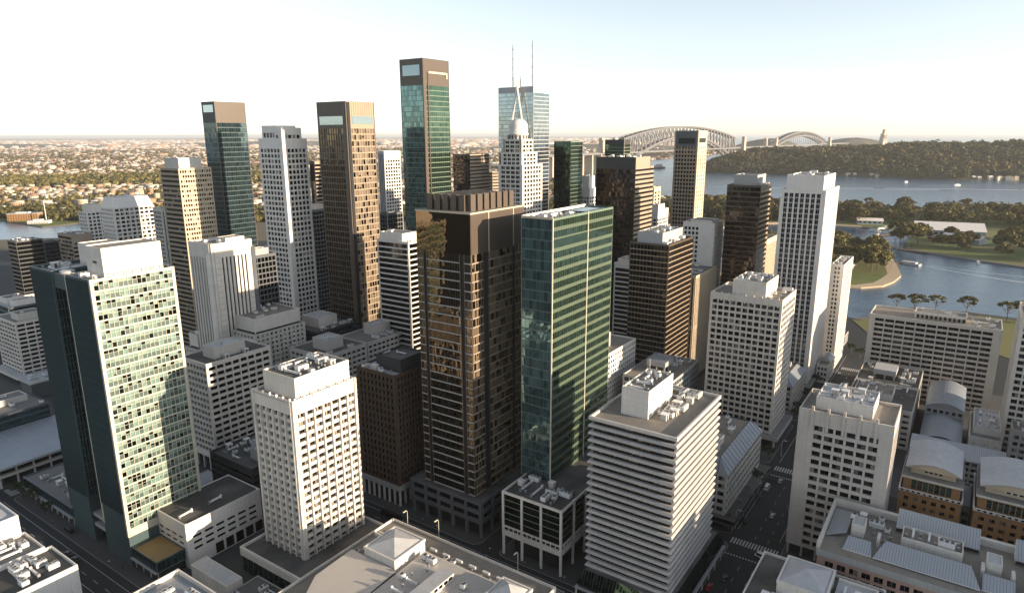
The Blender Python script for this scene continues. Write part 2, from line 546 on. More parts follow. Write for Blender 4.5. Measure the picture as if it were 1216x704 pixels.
class Building:
    def __init__(self, name, label, cat, s, t, wr, wl, h, group=None):
        self.s, self.t, self.wr, self.wl, self.h = s, t, wr, wl, h
        self.root = link(name, None, None, W(s + wr / 2, t + wl / 2, 0), RZ)
        tag(self.root, label, cat, group)
        self.off = (wr / 2, wl / 2, 0)
        self.wall = MB()
        self.cells = []
        BUILDINGS.append(self)

    def part(self, name, mb, parent=None, label=None, kind=None, smooth=False):
        o = link(name, mb.mesh(name, self.off, smooth), parent or self.root)
        if label: o['label'] = label
        if kind: o['kind'] = kind
        return o

    def at(self, name, me, x, y, z, rz=0.0, parent=None):
        return link(name, me, parent or self.root, (x - self.off[0], y - self.off[1], z), rz)

    def occ(self, x0, x1, y0, y1, z0, z1):
        OCC.append((self.s + x0, self.s + x1, self.t + y0, self.t + y1, z0, z1))

    # --- one face of an upright volume
    def frame(self, face, r):
        x0, x1, y0, y1 = r
        return {'S': ((x0, y0), (1, 0), (0, -1), x1 - x0), 'W': ((x0, y1), (0, -1), (-1, 0), y1 - y0),
                'N': ((x1, y1), (-1, 0), (0, 1), x1 - x0), 'E': ((x1, y0), (0, 1), (1, 0), y1 - y0)}[face]

    def fbox(self, fr, u0, u1, d0, d1, z0, z1, mat):
        o, u, n, L = fr
        xs = [o[0] + u[0] * a + n[0] * d for a in (u0, u1) for d in (d0, d1)]
        ys = [o[1] + u[1] * a + n[1] * d for a in (u0, u1) for d in (d0, d1)]
        self.wall.box(min(xs), max(xs), min(ys), max(ys), z0, z1, mat)

    def lattice(self, face, r, z0, z1, P, wm, ew):
        fr = self.frame(face, r)
        L = fr[3]
        wm2 = P['wm'] or wm
        spm = P['spm'] or wm2
        rec = P['rec']
        ml = ew if P['ml'] is None else P['ml']
        mr = ew if P['mr'] is None else P['mr']
        if ml > ew: self.fbox(fr, ew - 0.01, ml, -rec - 0.1, P['pf'] + 0.004, z0, z1, wm2)
        if mr > ew: self.fbox(fr, L - mr, L - ew + 0.01, -rec - 0.1, P['pf'] + 0.004, z0, z1, wm2)
        zt = z1 - P['top']
        zb = z0 + P['bot']
        if P['top'] > 0: self.fbox(fr, ml, L - mr, -max(0.45, rec * 0.6), P['topf'], zt, z1, P['topm'] or wm2)
        if P['bot'] > 0: self.fbox(fr, ml, L - mr, -rec - 0.1, P['sf'] - 0.012, z0, zb, P['botm'] or wm2)
        nf = max(1, round((zt - zb) / P['fh'])); fh = (zt - zb) / nf
        sh = P['sh'] * fh / P['fh']
        segs = []
        a = ml
        for f0, f1 in P['slots']:
            segs.append((a, L * f0)); a = L * f1
            for k in (f0, f1):
                self.fbox(fr, L * k - 0.3, L * k + 0.3, -rec - P['slotd'], P['pf'] + 0.03, z0, zt + 0.05, wm2)
        segs.append((a, L - mr))
        for a, bb in segs:
            ln = bb - a
            if ln < 0.5: continue
            nb = max(1, round(ln / P['bw'])) if P['bw'] else 1
            bw = ln / nb
            if P['bw'] and P['pw'] > 0:
                for i in range(0, nb + 1):
                    c = a + i * bw
                    u0, u1 = max(a, c - P['pw'] / 2), min(bb, c + P['pw'] / 2)
                    self.fbox(fr, u0, u1, -rec - 0.1, P['pf'], z0 if P['bot'] == 0 else zb - 0.02, zt + 0.02, wm2)
            for k in range(nf):
                zf = zb + k * fh
                if sh > 0: self.fbox(fr, a, bb, -rec - 0.1, P['sf'], zf, zf + sh, spm)
                if P['groove']: self.fbox(fr, a, bb, -rec, P['sf'] + .012, zf + sh * .5, zf + sh * .5 + .16, P['groove'])
                for i in range(nb):
                    hw = P['pw'] / 2 if P['bw'] else 0
                    c0 = a + i * bw + hw; c1 = a + (i + 1) * bw - hw
                    if i == 0: c0 = a + (hw if P['bw'] else 0)
                    uc = (c0 + c1) / 2
                    o, u, n, _ = fr
                    self.cells.append((face, o[0] + u[0] * uc - n[0] * rec, o[1] + u[1] * uc - n[1] * rec, zf + (sh + fh) / 2,
                                       c1 - c0, fh - sh, P['glass'], P['mull'], P['hm'], P['frame'], P['thin'], rec))

    def vol(self, r, z0, z1, S=None, Wf=None, N=None, Ef=None, wm='white_concrete', ew=0.6, roof='roof_gravel', par=1.0, rname='roof', occ=True):
        """an upright volume with a lattice on each face, posts at the corners, a sunk roof inside the parapet"""
        x0, x1, y0, y1 = r
        if occ: self.occ(x0, x1, y0, y1, z0, z1)
        fs = {'S': S, 'W': Wf or S, 'N': N or S, 'E': Ef or Wf or S}
        cr = max(p['rec'] for p in fs.values()) + 0.2
        core = (x0 + cr, x1 - cr, y0 + cr, y1 - cr)
        self.wall.box(*core, z0, z1 - par - 0.3, 'core_dark')
        for f, p in fs.items():
            self.lattice(f, r, z0, z1, p, wm, ew)
        if ew > 0:
            for cx in (x0, x1 - ew):
                for cy in (y0, y1 - ew):
                    self.wall.box(cx, cx + ew, cy, cy + ew, z0, z1 + 0.02, wm)
        rf = MB()
        rf.box(x0 + 0.3, x1 - 0.3, y0 + 0.3, y1 - 0.3, z1 - par - 0.28, z1 - par, roof)
        return self.part(rname, rf)

    def block(self, r, z0, z1, mat, roof='roof_grey', par=0.8, name='penthouse', th=0.35, label=None, parent=None, louvre=None):
        """a plain blank box with a rim and sunk roof (plant rooms, lift overruns)"""
        x0, x1, y0, y1 = r
        mb = MB()
        mb.box(x0, x1, y0, y1, z0, z1 - par, mat, top=roof)
        mb.box(x0, x1, y0, y0 + th, z1 - par + .001, z1, mat); mb.box(x0, x1, y1 - th, y1, z1 - par + .001, z1, mat)
        mb.box(x0, x0 + th, y0 + th, y1 - th, z1 - par + .001, z1, mat); mb.box(x1 - th, x1, y0 + th, y1 - th, z1 - par + .001, z1, mat)
        if louvre:
            zc = (z0 + z1) / 2
            mb.box(x0 - 0.05, x0 + 0.05, y0 + (y1 - y0) * .35, y0 + (y1 - y0) * .6, zc - .6, zc + .4, 'dark_metal')
        self.occ(x0, x1, y0, y1, z0, z1)
        return self.part(name, mb, parent, label)

    def finish(self):
        if self.wall.v:
            self.part('wall', self.wall)


# rooftop machinery, shared meshes
def m_unit(w, d, h, fans):
    b = MB()
    b.box(-w / 2, w / 2, -d / 2, d / 2, 0.25, h, 'white_metal')
    b.box(-w / 2 + .1, w / 2 - .1, -d / 2 + .1, d / 2 - .1, 0, 0.26, 'dark_metal')
    for i in range(int(w / 0.5)):
        b.box(-w / 2 + .15 + i * .5, -w / 2 + .4 + i * .5, -d / 2 - .03, -d / 2 + .02, .5, h - .3, 'grey_metal')
    for i in range(fans):
        c = (-w / 2 + w * (i + .5) / fans, 0)
        r = min(w / fans, d) * .38
        b.lathe([(r, h - .02), (r, h + .35), (r * .85, h + .35), (r * .85, h + .1)], 12, 'grey_metal', c)
        b.lathe([(r * .84, h + .1), (r * .84, h + .12)], 12, 'dark_metal', c)
    return b.mesh('cooling_unit')


def m_duct(L):
    b = MB()
    b.box(-L / 2, L / 2, -.35, .35, .4, 1.1, 'white_metal')
    b.box(-L / 2 - .4, -L / 2 + .4, -.45, .45, 0, 1.3, 'grey_metal')
    b.box(L / 2 - .35, L / 2 + .35, -.4, .4, 0, 1.6, 'white_metal')
    for i in range(int(L / 2)):
        b.box(-L / 2 + 1 + i * 2, -L / 2 + 1.15 + i * 2, -.3, .3, 0, .41, 'dark_metal')
    return b.mesh('duct')


def m_vent():
    b = MB()
    b.lathe([(.35, 0), (.35, 1.0), (.6, 1.05), (.6, 1.25), (.1, 1.5)], 10, 'grey_metal')
    return b.mesh('vent')


def m_hatch():
    b = MB()
    b.frus((-1.3, 1.3, -1.1, 1.1), 0, (-1.3, 1.3, -1.1, 1.1), 2.3, 'pale_concrete', 'roof_grey')
    b.box(-1.5, 1.5, -1.3, 1.3, 2.3, 2.5, 'white_metal')
    b.box(-.5, .5, -1.15, -1.08, 0, 2.0, 'dark_metal')
    return b.mesh('stair_hatch')


def m_mast(h):
    b = MB()
    b.tube((0, 0, 0), (0, 0, h), .09, .03, 6, 'white_metal')
    b.box(-.3, .3, -.3, .3, 0, .2, 'grey_metal')
    for k in (.5, .7, .85):
        b.box(-.5, .5, -.03, .03, h * k, h * k + .06, 'white_metal')
    return b.mesh('mast')


UNITS = [('cooling_unit', m_unit(3.4, 2.2, 1.9, 2), 3.4), ('cooling_unit', m_unit(5.2, 2.4, 2.2, 3), 5.2), ('cooling_unit', m_unit(2.0, 2.0, 1.6, 1), 2.0),
         ('duct', m_duct(6.0), 6.0), ('duct', m_duct(9.0), 9.0), ('vent', m_vent(), 1.0), ('vent', m_vent(), 1.0), ('stair_hatch', m_hatch(), 3.0)]
MAST = m_mast(6.0)


def clutter(B, r, z, n, seed, kinds=None, sc_=1.0, parent=None):
    rr = random.Random(seed)
    placed = []
    tries = 0
    n = int(n * 1.7 + .5)
    x0, x1, y0, y1 = r
    while len(placed) < n and tries < 200:
        tries += 1
        nm, me, sz = UNITS[rr.choice(kinds) if kinds else rr.randrange(len(UNITS))]
        rot = rr.choice((0, 1)) * math.pi / 2
        hx, hy = (sz * sc_ / 2, 1.3 * sc_) if rot == 0 else (1.3 * sc_, sz * sc_ / 2)
        if x1 - x0 < 2 * hx or y1 - y0 < 2 * hy: continue
        x = rr.uniform(x0 + hx, x1 - hx); y = rr.uniform(y0 + hy, y1 - hy)
        if any(abs(x - a) < hx + c and abs(y - b_) < hy + d for a, b_, c, d in placed): continue
        placed.append((x, y, hx, hy))
        o = B.at(nm, me, x, y, z, rot, parent)
        if sc_ != 1: o.scale = (sc_,) * 3


def pane_geo(w, h, mull, hm, glass, frame, thin):
    """list of quads of one window, facing -y, centre at the origin"""
    q = [([(-w / 2, 0, -h / 2), (w / 2, 0, -h / 2), (w / 2, 0, h / 2), (-w / 2, 0, h / 2)], glass)]
    t = thin / 2
    e = -0.05

    def bar(x0, x1, z0, z1):
        q.append(([(x0, e, z0), (x1, e, z0), (x1, e, z1), (x0, e, z1)], frame))
        if x1 - x0 < z1 - z0:
            q.append(([(x0, 0, z0), (x0, e, z0), (x0, e, z1), (x0, 0, z1)], frame))
            q.append(([(x1, e, z0), (x1, 0, z0), (x1, 0, z1), (x1, e, z1)], frame))
        else:
            q.append(([(x0, e, z1), (x1, e, z1), (x1, 0, z1), (x0, 0, z1)], frame))
            q.append(([(x0, 0, z0), (x1, 0, z0), (x1, e, z0), (x0, e, z0)], frame))
    for i in range(1, mull + 1):
        c = -w / 2 + w * i / (mull + 1)
        bar(c - t, c + t, -h / 2, h / 2)
    for i in range(1, hm + 1):
        c = -h / 2 + h * i / (hm + 1)
        bar(-w / 2, w / 2, c - t, c + t)
    return q


def split_pane(w, h, mull, hm, glass, frame, thin):
    """ribbon windows: the glass itself is cut at every mullion so that each pane tilts by itself"""
    q = pane_geo(w, h, mull, hm, glass, frame, thin)
    if glass == 'glass_pale':      # pale translucent panel above, window pane below
        zs = -h / 2 + h * .60
        q = [([(-w / 2, 0, -h / 2), (w / 2, 0, -h / 2), (w / 2, 0, zs), (-w / 2, 0, zs)], glass),
             ([(-w / 2, 0, zs), (w / 2, 0, zs), (w / 2, 0, h / 2), (-w / 2, 0, h / 2)], 'glass_pale_top')]
        e = -.06
        q.append(([(-w / 2, e, zs - .05), (w / 2, e, zs - .05), (w / 2, e, zs + .05), (-w / 2, e, zs + .05)], frame))
        q.append(([(-w / 2, e, zs + .05), (w / 2, e, zs + .05), (w / 2, 0, zs + .05), (-w / 2, 0, zs + .05)], frame))
        return q
    if mull < 1: return q
    q = q[1:]
    for i in range(mull + 1):
        a = -w / 2 + w * i / (mull + 1); b_ = -w / 2 + w * (i + 1) / (mull + 1)
        q.append(([(a, 0, -h / 2), (b_, 0, -h / 2), (b_, 0, h / 2), (a, 0, h / 2)], glass))
    return q


def glaze():
    """hang the windows: the hundred that show largest on each building one by one, its others together"""
    occ = np.array(OCC)
    cam = np.array([CAM[0] * SA[0] + CAM[1] * SA[1], CAM[0] * TA[0] + CAM[1] * TA[1], CAM[2]])
    nrm = {'S': (0, -1), 'W': (-1, 0), 'N': (0, 1), 'E': (1, 0)}
    for B in BUILDINGS:
        if not B.cells: continue
        P = np.array([(B.s + c[1] + nrm[c[0]][0] * (c[11] + .4), B.t + c[2] + nrm[c[0]][1] * (c[11] + .4), c[3]) for c in B.cells])
        wx = np.stack([P[:, 0] * SA[0] + P[:, 1] * TA[0], P[:, 0] * SA[1] + P[:, 1] * TA[1], P[:, 2]], 1)
        px, py, dep = project(wx)
        D = cam - P
        dist = np.linalg.norm(D, axis=1)
        nn = np.array([nrm[c[0]] for c in B.cells])
        cosv = (D[:, 0] * nn[:, 0] + D[:, 1] * nn[:, 1]) / dist
        vis = (cosv > 0.02) & (px > -4) & (px < 1220) & (py > -4) & (py < 708)
        idx = np.nonzero(vis)[0]
        for i in idx:
            with np.errstate(divide='ignore', invalid='ignore'):
                inv = 1.0 / D[i]
                t1 = (occ[:, 0::2] - P[i]) * inv
                t2 = (occ[:, 1::2] - P[i]) * inv
            tn = np.minimum(t1, t2).max(1); tf = np.maximum(t1, t2).min(1)
            if np.any((tn < tf) & (tf > 1e-4) & (tn > -1e-4) & (tn < 1)):
                vis[i] = False
        area = np.array([c[4] * c[5] for c in B.cells]) * np.clip(cosv, 0, 1) / dist ** 2
        order = sorted(np.nonzero(vis)[0], key=lambda i: -area[i])[:100]
        single = set(order)
        rest = MB()
        for i, c in enumerate(B.cells):
            f, x, y, z, w, h, gl, mu, hm, fr, th, rec = c
            if i in single:
                key = (round(w, 2), round(h, 2), mu, hm, gl, fr, th)
                if key not in PANES:
                    mb = MB()
                    for pts, mt in split_pane(w, h, mu, hm, gl, fr, th): mb.poly(pts, mt)
                    PANES[key] = mb.mesh('window')
                B.at('window', PANES[key], x, y, z, ROTF[f])
            else:
                ca, sa = round(math.cos(ROTF[f])), round(math.sin(ROTF[f]))
                for pts, mt in split_pane(w, h, mu, hm, gl, fr, th):
                    rest.poly([(x + ca * p[0] - sa * p[1], y + sa * p[0] + ca * p[1], z + p[2]) for p in pts], mt)
        if rest.v:
            B.part('window', rest, kind='stuff')
# ------------------------------------------------------------------ the towers and blocks of the city
def tower(label, s, t, wr, wl, h, S, Wf=None, wm='white_concrete', ew=0.6, roof='roof_gravel', par=1.0, pent=None, pm='white_concrete',
          proof='roof_grey', ncl=0, seed=1, cat='tower', name='office_tower', z0=0.0, pcl=0, group=None):
    B = Building(name, label, cat, s, t, wr, wl, h, group)
    B.vol((0, wr, 0, wl), z0, h, S, Wf, wm=wm, ew=ew, roof=roof, par=par)
    for i, p in enumerate(pent or []):
        po = B.block(p[:4], h - par, h + p[4], pm, proof)
        clutter(B, (p[0] + .6, p[1] - .6, p[2] + .6, p[3] - .6), h + p[4] - .8, pcl or 1, seed + 50 + i, parent=po, sc_=1.0 if pcl else .7)
    if ncl: clutter(B, (1.5, wr - 1.5, 1.2, wl - 1.2) if not pent else (1.0, wr - 1.0, 1.0, max(3.9, pent[0][2] - .3)), h - par, ncl, seed)
    return B


def barrel(mb, x0, x1, y0, y1, z0, rise, mat, wallm, over=0.8, th=0.3, n=12):
    """arched roof, ridge along x, with filled arch ends"""
    def z(k): return z0 + rise * math.sin(math.pi * (0.12 + 0.76 * k)) - rise * math.sin(math.pi * .12)
    yy = [y0 - over * .4 + (y1 - y0 + over * .8) * k / n for k in range(n + 1)]
    zz = [z(k / n) for k in range(n + 1)]
    a, b = x0 - over, x1 + over
    for k in range(n):
        mb.poly([(a, yy[k], zz[k] + th), (b, yy[k], zz[k] + th), (b, yy[k + 1], zz[k + 1] + th), (a, yy[k + 1], zz[k + 1] + th)], mat)
        mb.poly([(a, yy[k], zz[k]), (a, yy[k + 1], zz[k + 1]), (b, yy[k + 1], zz[k + 1]), (b, yy[k], zz[k])], mat)
        mb.poly([(a, yy[k], zz[k]), (a, yy[k], zz[k] + th), (a, yy[k + 1], zz[k + 1] + th), (a, yy[k + 1], zz[k + 1])], mat)
        mb.poly([(b, yy[k + 1], zz[k + 1]), (b, yy[k + 1], zz[k + 1] + th), (b, yy[k], zz[k] + th), (b, yy[k], zz[k])], mat)
        for xx, fl in ((x0, 0), (x1, 1)):
            q = [(xx, yy[k], z0 - .3), (xx, yy[k + 1], z0 - .3), (xx, yy[k + 1], zz[k + 1]), (xx, yy[k], zz[k])]
            mb.poly(q if fl else q[::-1], wallm)
    for k in (0, n):
        q = [(a, yy[k], zz[k]), (b, yy[k], zz[k]), (b, yy[k], zz[k] + th), (a, yy[k], zz[k] + th)]
        mb.poly(q if k == 0 else q[::-1], mat)


# --- A: pale green glass tower with two dark slabs behind
B = Building('office_tower', 'tall left tower with a pale green window wall edged in cream and dark finned sides', 'tower', 118, 279, 34, 53.5, 126)
PA = G(fh=3.95, bw=1.9, pw=.15, pf=.02, sh=.6, sf=-.04, rec=.28, glass='glass_pale', mull=0, hm=1, thin=.07, frame='cream_metal', top=1.2, wm='cream_metal', bot=3)
PAw = G(fh=3.95, bw=1.25, pw=.16, pf=.22, sh=.35, sf=-.1, rec=.3, glass='glass_teal_deep', mull=0, top=1.0, wm='teal_metal', bot=10)
B.vol((0, 34, 0, 21.5), 14, 126, PA, PAw, wm='cream_metal', ew=1.25, roof='roof_grey', Ef=PAw)
PAl = G(fh=3.95, bw=2.4, pw=.12, pf=.02, sh=.4, rec=.2, glass='glass_teal_deep', mull=0, top=1.0, wm='teal_metal', bot=6)
B.vol((6.5, 30, 21.5, 33), 8, 124.5, PAl, PAl, wm='teal_metal', ew=.3, roof='roof_dark')
B.vol((0, 31, 33, 53.5), 12, 126, PAw, PAw, wm='teal_metal', ew=.5, roof='roof_grey', par=1.4)
B.wall.box(.15, 33.8, .15, 21.3, 0, 14, 'teal_metal')
B.wall.box(.5, 30.5, 33.3, 53.2, 0, 12, 'teal_metal')
B.wall.box(4, 30, 21.3, 33.3, 0, 8, 'core_dark')
for z in (8, 13.2):
    B.wall.box(1.0, 6.6, 21.3, 33.2, z, z + 1.6, 'steel_grey')
B.block((7.5, 31.5, 4, 17.5), 125, 137, 'white_concrete', 'roof_gravel', .4, louvre=True)
B.block((17, 30, 35.5, 46), 124.6, 134.5, 'white_concrete', 'roof_gravel', .4)
clutter(B, (1, 7, 1.5, 20), 125, 3, 3, (0, 2, 5))
clutter(B, (2, 16, 35, 52), 124.6, 6, 4)
mb = MB()
mb.lathe([(2.6, 125.2), (2.8, 126.4), (2.2, 126.7), (.1, 126.8)], 24, 'steel_grey', (3.2, 25.8))
B.wall.box(.6, 6.6, 21.6, 33, 119, 125.0, 'teal_metal', 'roof_grey')
B.part('cooling_drum', mb, smooth=False)
for k in range(9):
    B.wall.box(2 + 3.7 * k, 2.25 + 3.7 * k, .5, .7, 126, 127.2, 'dark_metal')
B.wall.box(1.5, 33, .52, .68, 127.0, 127.15, 'dark_metal')
B.finish()

# A's street wings: green glass bands on columns
for (s0, s1, t0, t1, lab) in ((118.5, 137, 333.5, 388, 'low green glass retail wing on columns at the foot of the pale green tower'),
                              (118.5, 131, 259, 278.4, 'low wing with a timber deck squeezed between the pale green tower and the white block')):
    B = Building('podium_wing', lab, 'building', s0, t0, s1 - s0, t1 - t0, 9.5)
    a, b_ = s1 - s0, t1 - t0
    P_ = G(fh=5, bw=1.7, pw=.1, sh=.35, rec=.2, glass='glass_teal_deep', mull=0, hm=1, top=.5, wm='teal_metal')
    B.vol((0, a, 0, b_), 4.6, 9.5, P_, wm='teal_metal', ew=.3, roof='roof_timber' if t0 < 300 else 'roof_grey', par=.6)
    B.wall.box(2, a - .5, .5, b_ - .5, 0, 4.6, 'core_dark')
    B.wall.box(-1.0, a, .2, b_ + 1, 4.35, 4.58, 'steel_grey')
    cm = MB()
    for k in range(int(b_ / 6) + 1):
        c = MB(); c.tube((.4, .6 + k * 6, 0), (.4, .6 + k * 6, 4.4), .28, mat='pale_concrete'); B.part('column', c)
    if t0 > 300:
        B.block((4, a - 3, 4, 14), 8.9, 11.5, 'steel_grey', 'roof_pale')
        clutter(B, (3, a - 2, 18, b_ - 3), 8.9, 5, 8)
    B.finish()

# --- B: white precast tower, sunlit
PB = G(fh=3.42, bw=4.45, pw=.62, pf=.35, sh=1.55, sf=-.45, rec=1.35, glass='glass_warm', mull=3, thin=.07, frame='bronze_dark', top=6.2, topf=-.3, wm='white_concrete', ml=1.5, mr=1.2)
PBw = G(**{**PB, 'bw': 3.9, 'glass': 'glass_window', 'mull': 1, 'ml': 1.2, 'mr': 1.5})
B = tower('white precast tower with deep square windows, half sunlit, standing on a dark podium', 153, 208, 33, 26, 80, PB, PBw, ew=1.1, z0=9, pent=[(3.2, 31, 1.8, 21.5, 8.2)], proof='roof_dark', pcl=10, seed=5)
for k in range(7):
    B.wall.box(1.2 + k * 4.45 - .28, 1.2 + k * 4.45 + .28, -.32, .5, 79.4, 81.0, 'white_concrete')
for k in range(6):
    B.wall.box(-.32, .5, 1.6 + k * 4.1 - .28, 1.6 + k * 4.1 + .28, 79.4, 81.0, 'white_concrete')
pb = MB()
pb.box(-10, 36.5, -10, 30, 7.6, 10.4, 'pale_concrete', 'roof_dark')
pb.box(-9.6, 36.1, -9.6, 29.6, 0, 7.6, 'glass_teal_deep')
for k in range(12):
    pb.box(-10 + k * 4.1, -9.75 + k * 4.1, -9.95, -9.5, 0, 7.6, 'teal_metal')
    pb.box(-9.95, -9.5, -9.9 + k * 3.5, -9.65 + k * 3.5, 0, 7.6, 'teal_metal')
pb.box(-9.0, 35.6, -9.0, 29, 10.4, 10.5, 'roof_dark')
for a in ((-10, 36.5, -10, -9.2), (-10, 36.5, 29.2, 30), (-10, -9.2, -9.2, 29.2), (35.7, 36.5, -9.2, 29.2)):
    pb.box(*a, 10.41, 11.5, 'white_concrete')
B.part('podium', pb)
B.finish()

# --- C: brown brick block
PC = G(fh=3.5, bw=2.5, pw=1.25, pf=0, sh=1.1, sf=-.2, rec=.45, glass='glass_black', mull=0, top=1.8, wm='brown_brick', bot=0, spm='bronze_dark')
B = tower('dark brown brick block with white columns below and a black rooftop box', 218, 217, 24, 26, 69, PC, PC, wm='brown_brick', ew=1.3, roof='roof_pale', z0=11,
          pent=[(6, 23, 1.6, 18, 6)], pm='charcoal', proof='roof_dark')
B.wall.box(-.25, 24.2, -.25, 26.2, 8.2, 11, 'grey_concrete')
B.wall.box(1.2, 23.5, 1.2, 25.5, 0, 8.2, 'core_dark')
for k in range(8):
    c = MB(); c.box(0, .9, .2 + k * 3.6, 1.0 + k * 3.6, 0, 8.2, 'pale_concrete'); B.part('column', c)
for k in range(1, 7):
    c = MB(); c.box(k * 3.7, k * 3.7 + .8, 0, .9, 0, 8.2, 'pale_concrete'); B.part('column', c)
clutter(B, (1, 5.5, 3, 24), 68, 4, 12)
B.finish()

# --- D: the big bronze tower
PD = G(fh=4.05, bw=None, sh=.55, sf=.30, rec=.15, glass='glass_bronze', mull=9, thin=.06, frame='bronze_dark', top=17.5, topf=.1, topm='bronze_metal', spm='beige_stone', wm='bronze_dark',
       slots=((.20, .30), (.755, .80)), pf=.1, slotd=.4, ml=.25, mr=.25)
PD = G(**{**PD, 'glass': 'glass_copper'})
PDw = G(**{**PD, 'topm': 'glass_mirror_bronze', 'slots': ((.12, .185), (.80, .88)), 'glass': 'glass_mirror_bronze', 'mull': 12, 'spm': 'grey_concrete', 'sh': .42})
B = Building('office_tower', 'broad bronze tower at the centre with a row of boxes on its brown crown', 'tower', 222, 173, 41, 30.5, 148)
B.vol((0, 41, 0, 30.5), 17.9, 148, PD, PDw, wm='bronze_metal', ew=.5, roof='roof_gravel')
for k in range(17):
    B.wall.box(.4, 40.6, -.16, .02, 131.2 + k * .95, 131.5 + k * .95, 'bronze_dark')
for x in (12.5, 31.5):
    B.wall.box(x, x + .5, -.25, .3, 130.4, 148.3, 'cream_stone')
B.wall.box(-.2, 41.2, -.2, 30.7, 147.7, 148.35, 'cream_stone', 'roof_gravel')
# row of blank boxes on the crown
B.block((4.5, 37.5, 4.2, 27), 148.35, 152.5, 'bronze_metal', 'roof_gravel', .3)
for k in range(7):
    B.block((4.5 + k * 4.8, 7.9 + k * 4.8, 3.0, 4.8), 148.36, 155.5 - .02 * k, 'bronze_metal', 'bronze_metal', .1, name='crown_fin', th=.2)
for k in range(5):
    B.block((3.2, 5.0, 5.6 + k * 4.5, 8.6 + k * 4.5), 148.36, 155.3 - .02 * k, 'bronze_metal', 'bronze_metal', .1, name='crown_fin', th=.2)
for k in range(6):
    B.wall.box(8 + k * 4.8, 9.2 + k * 4.8, 5, 26, 152.5, 154.9, 'bronze_metal', 'roof_gravel')
# podium
x0, x1, y0, y1 = -3.5, 50, -6, 37
PP = G(fh=4.2, bw=8.0, pw=.9, pf=.25, sh=1.5, sf=0, rec=1.2, glass='glass_black', mull=3, top=1.5, bot=0, wm='dark_concrete')
B.vol((x0, x1, y0, y1), 7.0, 17.9, PP, wm='dark_concrete', ew=.9, roof='roof_dark', par=.5, rname='podium_roof')
B.wall.box(x0 + 3, x1 - 3, y0 + 3, y1 - 3, 0, 7, 'core_dark')
for k in range(6):
    c = MB(); c.box(x0, x0 + 1.1, y0 + k * 8.2, y0 + 1.3 + k * 8.2, 0, 7, 'dark_concrete'); B.part('column', c)
for k in range(1, 7):
    c = MB(); c.box(x0 + k * 8.2, x0 + 1.3 + k * 8.2, y0, y0 + 1.1, 0, 7, 'dark_concrete'); B.part('column', c)
B.finish()

# --- E: green banded glass tower
PE = G(fh=4.35, bw=None, sh=1.55, sf=.03, rec=.08, groove='bronze_metal', glass='glass_green', mull=27, thin=.05, frame='green_metal', top=1.0, spm='green_spandrel', wm='green_metal', topm='green_metal', ml=.3, mr=.3)
PEw = G(fh=4.35, bw=None, sh=.5, sf=.0, rec=.06, glass='glass_teal', mull=7, thin=.07, frame='teal_metal', top=.8, spm='teal_metal', wm='teal_metal', ml=.3, mr=.3)
B = Building('office_tower', 'slender green glass tower striped with pale bands, above a white framed podium', 'tower', 234, 140, 55, 15.5, 147)
B.vol((0, 55, 0, 15.5), 29.6, 147, PE, PEw, wm='green_metal', ew=.3, roof='roof_gravel', par=1.6)
B.wall.box(30, 30.5, -.22, .2, 29.8, 147.3, 'cream_metal')
B.wall.box(.2, 54.8, -.12, .1, 136.5, 138.2, 'glass_green')
B.wall.box(-.14, .35, -.14, .35, 29.8, 147.15, 'cream_metal')
B.wall.box(0, 55, 14.7, 15.4, 146.3, 147.6, 'white_concrete')
B.wall.box(0, .7, .5, 14.7, 146.5, 147.35, 'cream_stone')
clutter(B, (2, 30, 2.2, 13.5), 145.4, 16, 21, (0, 2, 3, 5, 5, 4))
B.block((32, 52, 3, 12), 145.4, 146.8, 'teal_metal', 'glass_teal_deep', .2, name='skylight')
pd = MB()
x0, x1, y0, y1 = -19, 44, -17, 13
B.occ(x0, x1, y0, y1, 10, 31)
pd.box(x0 + .5, x1 - .5, y0 + .5, y1 - .5, 14.2, 29.6, 'glass_green_deep', 'roof_dark')
pd.box(x0 + 4, x1 - 4, y0 + 4, y1 - 4, 0, 10, 'core_dark')
pd.box(x0, x1, y0, y1, 9.6, 12.0, 'white_concrete')
pd.box(x0 + .8, x1 - .8, y0 + .8, y1 - .8, 12, 14.2, 'glass_black')
for a in ((x0, x1, y0, y0 + .6), (x0, x1, y1 - .6, y1), (x0, x0 + .6, y0 + .6, y1 - .6), (x1 - .6, x1, y0 + .6, y1 - .6)):
    pd.box(*a, 29.5, 30.6, 'white_concrete')
    pd.box(*a, 13.7, 14.3, 'white_concrete')
for z in range(4):
    pd.box(x0 + .42, x1 - .42, y0 + .42, y1 - .42, 17.2 + z * 3.1, 17.6 + z * 3.1, 'green_metal')
npan = 20
for k in range(13):
    pd.box(x0 + .05, x0 + .5, y0 + .6 + k * 2.35, y0 + .8 + k * 2.35, 12, 13.7, 'white_concrete')
for k in range(26):
    pd.box(x0 + .6 + k * 2.4, x0 + .8 + k * 2.4, y0 + .05, y0 + .5, 12, 13.7, 'white_concrete')
B.part('podium', pd)
pr = MB(); pr.box(x0 + .7, x1 - .7, y0 + .7, y1 - .7, 29.61, 29.75, 'roof_dark'); B.part('podium_roof', pr)
for k in range(4):
    c = MB(); yy = y0 + .5 + k * (y1 - y0 - 1) / 3
    c.box(x0 - .1, x0 + .75, yy - .45, yy + .45, 9.4, 30.7, 'white_concrete'); c.tube((x0 + .5, yy, 0), (x0 + .5, yy, 9.6), .62, n=14, mat='white_concrete'); B.part('column', c)
for k in range(1, 6):
    c = MB(); xx = x0 + .5 + k * 10.4
    c.box(xx - .45, xx + .45, y0 - .1, y0 + .75, 9.4, 30.7, 'white_concrete'); c.tube((xx, y0 + .5, 0), (xx, y0 + .5, 9.6), .62, n=14, mat='white_concrete'); B.part('column', c)
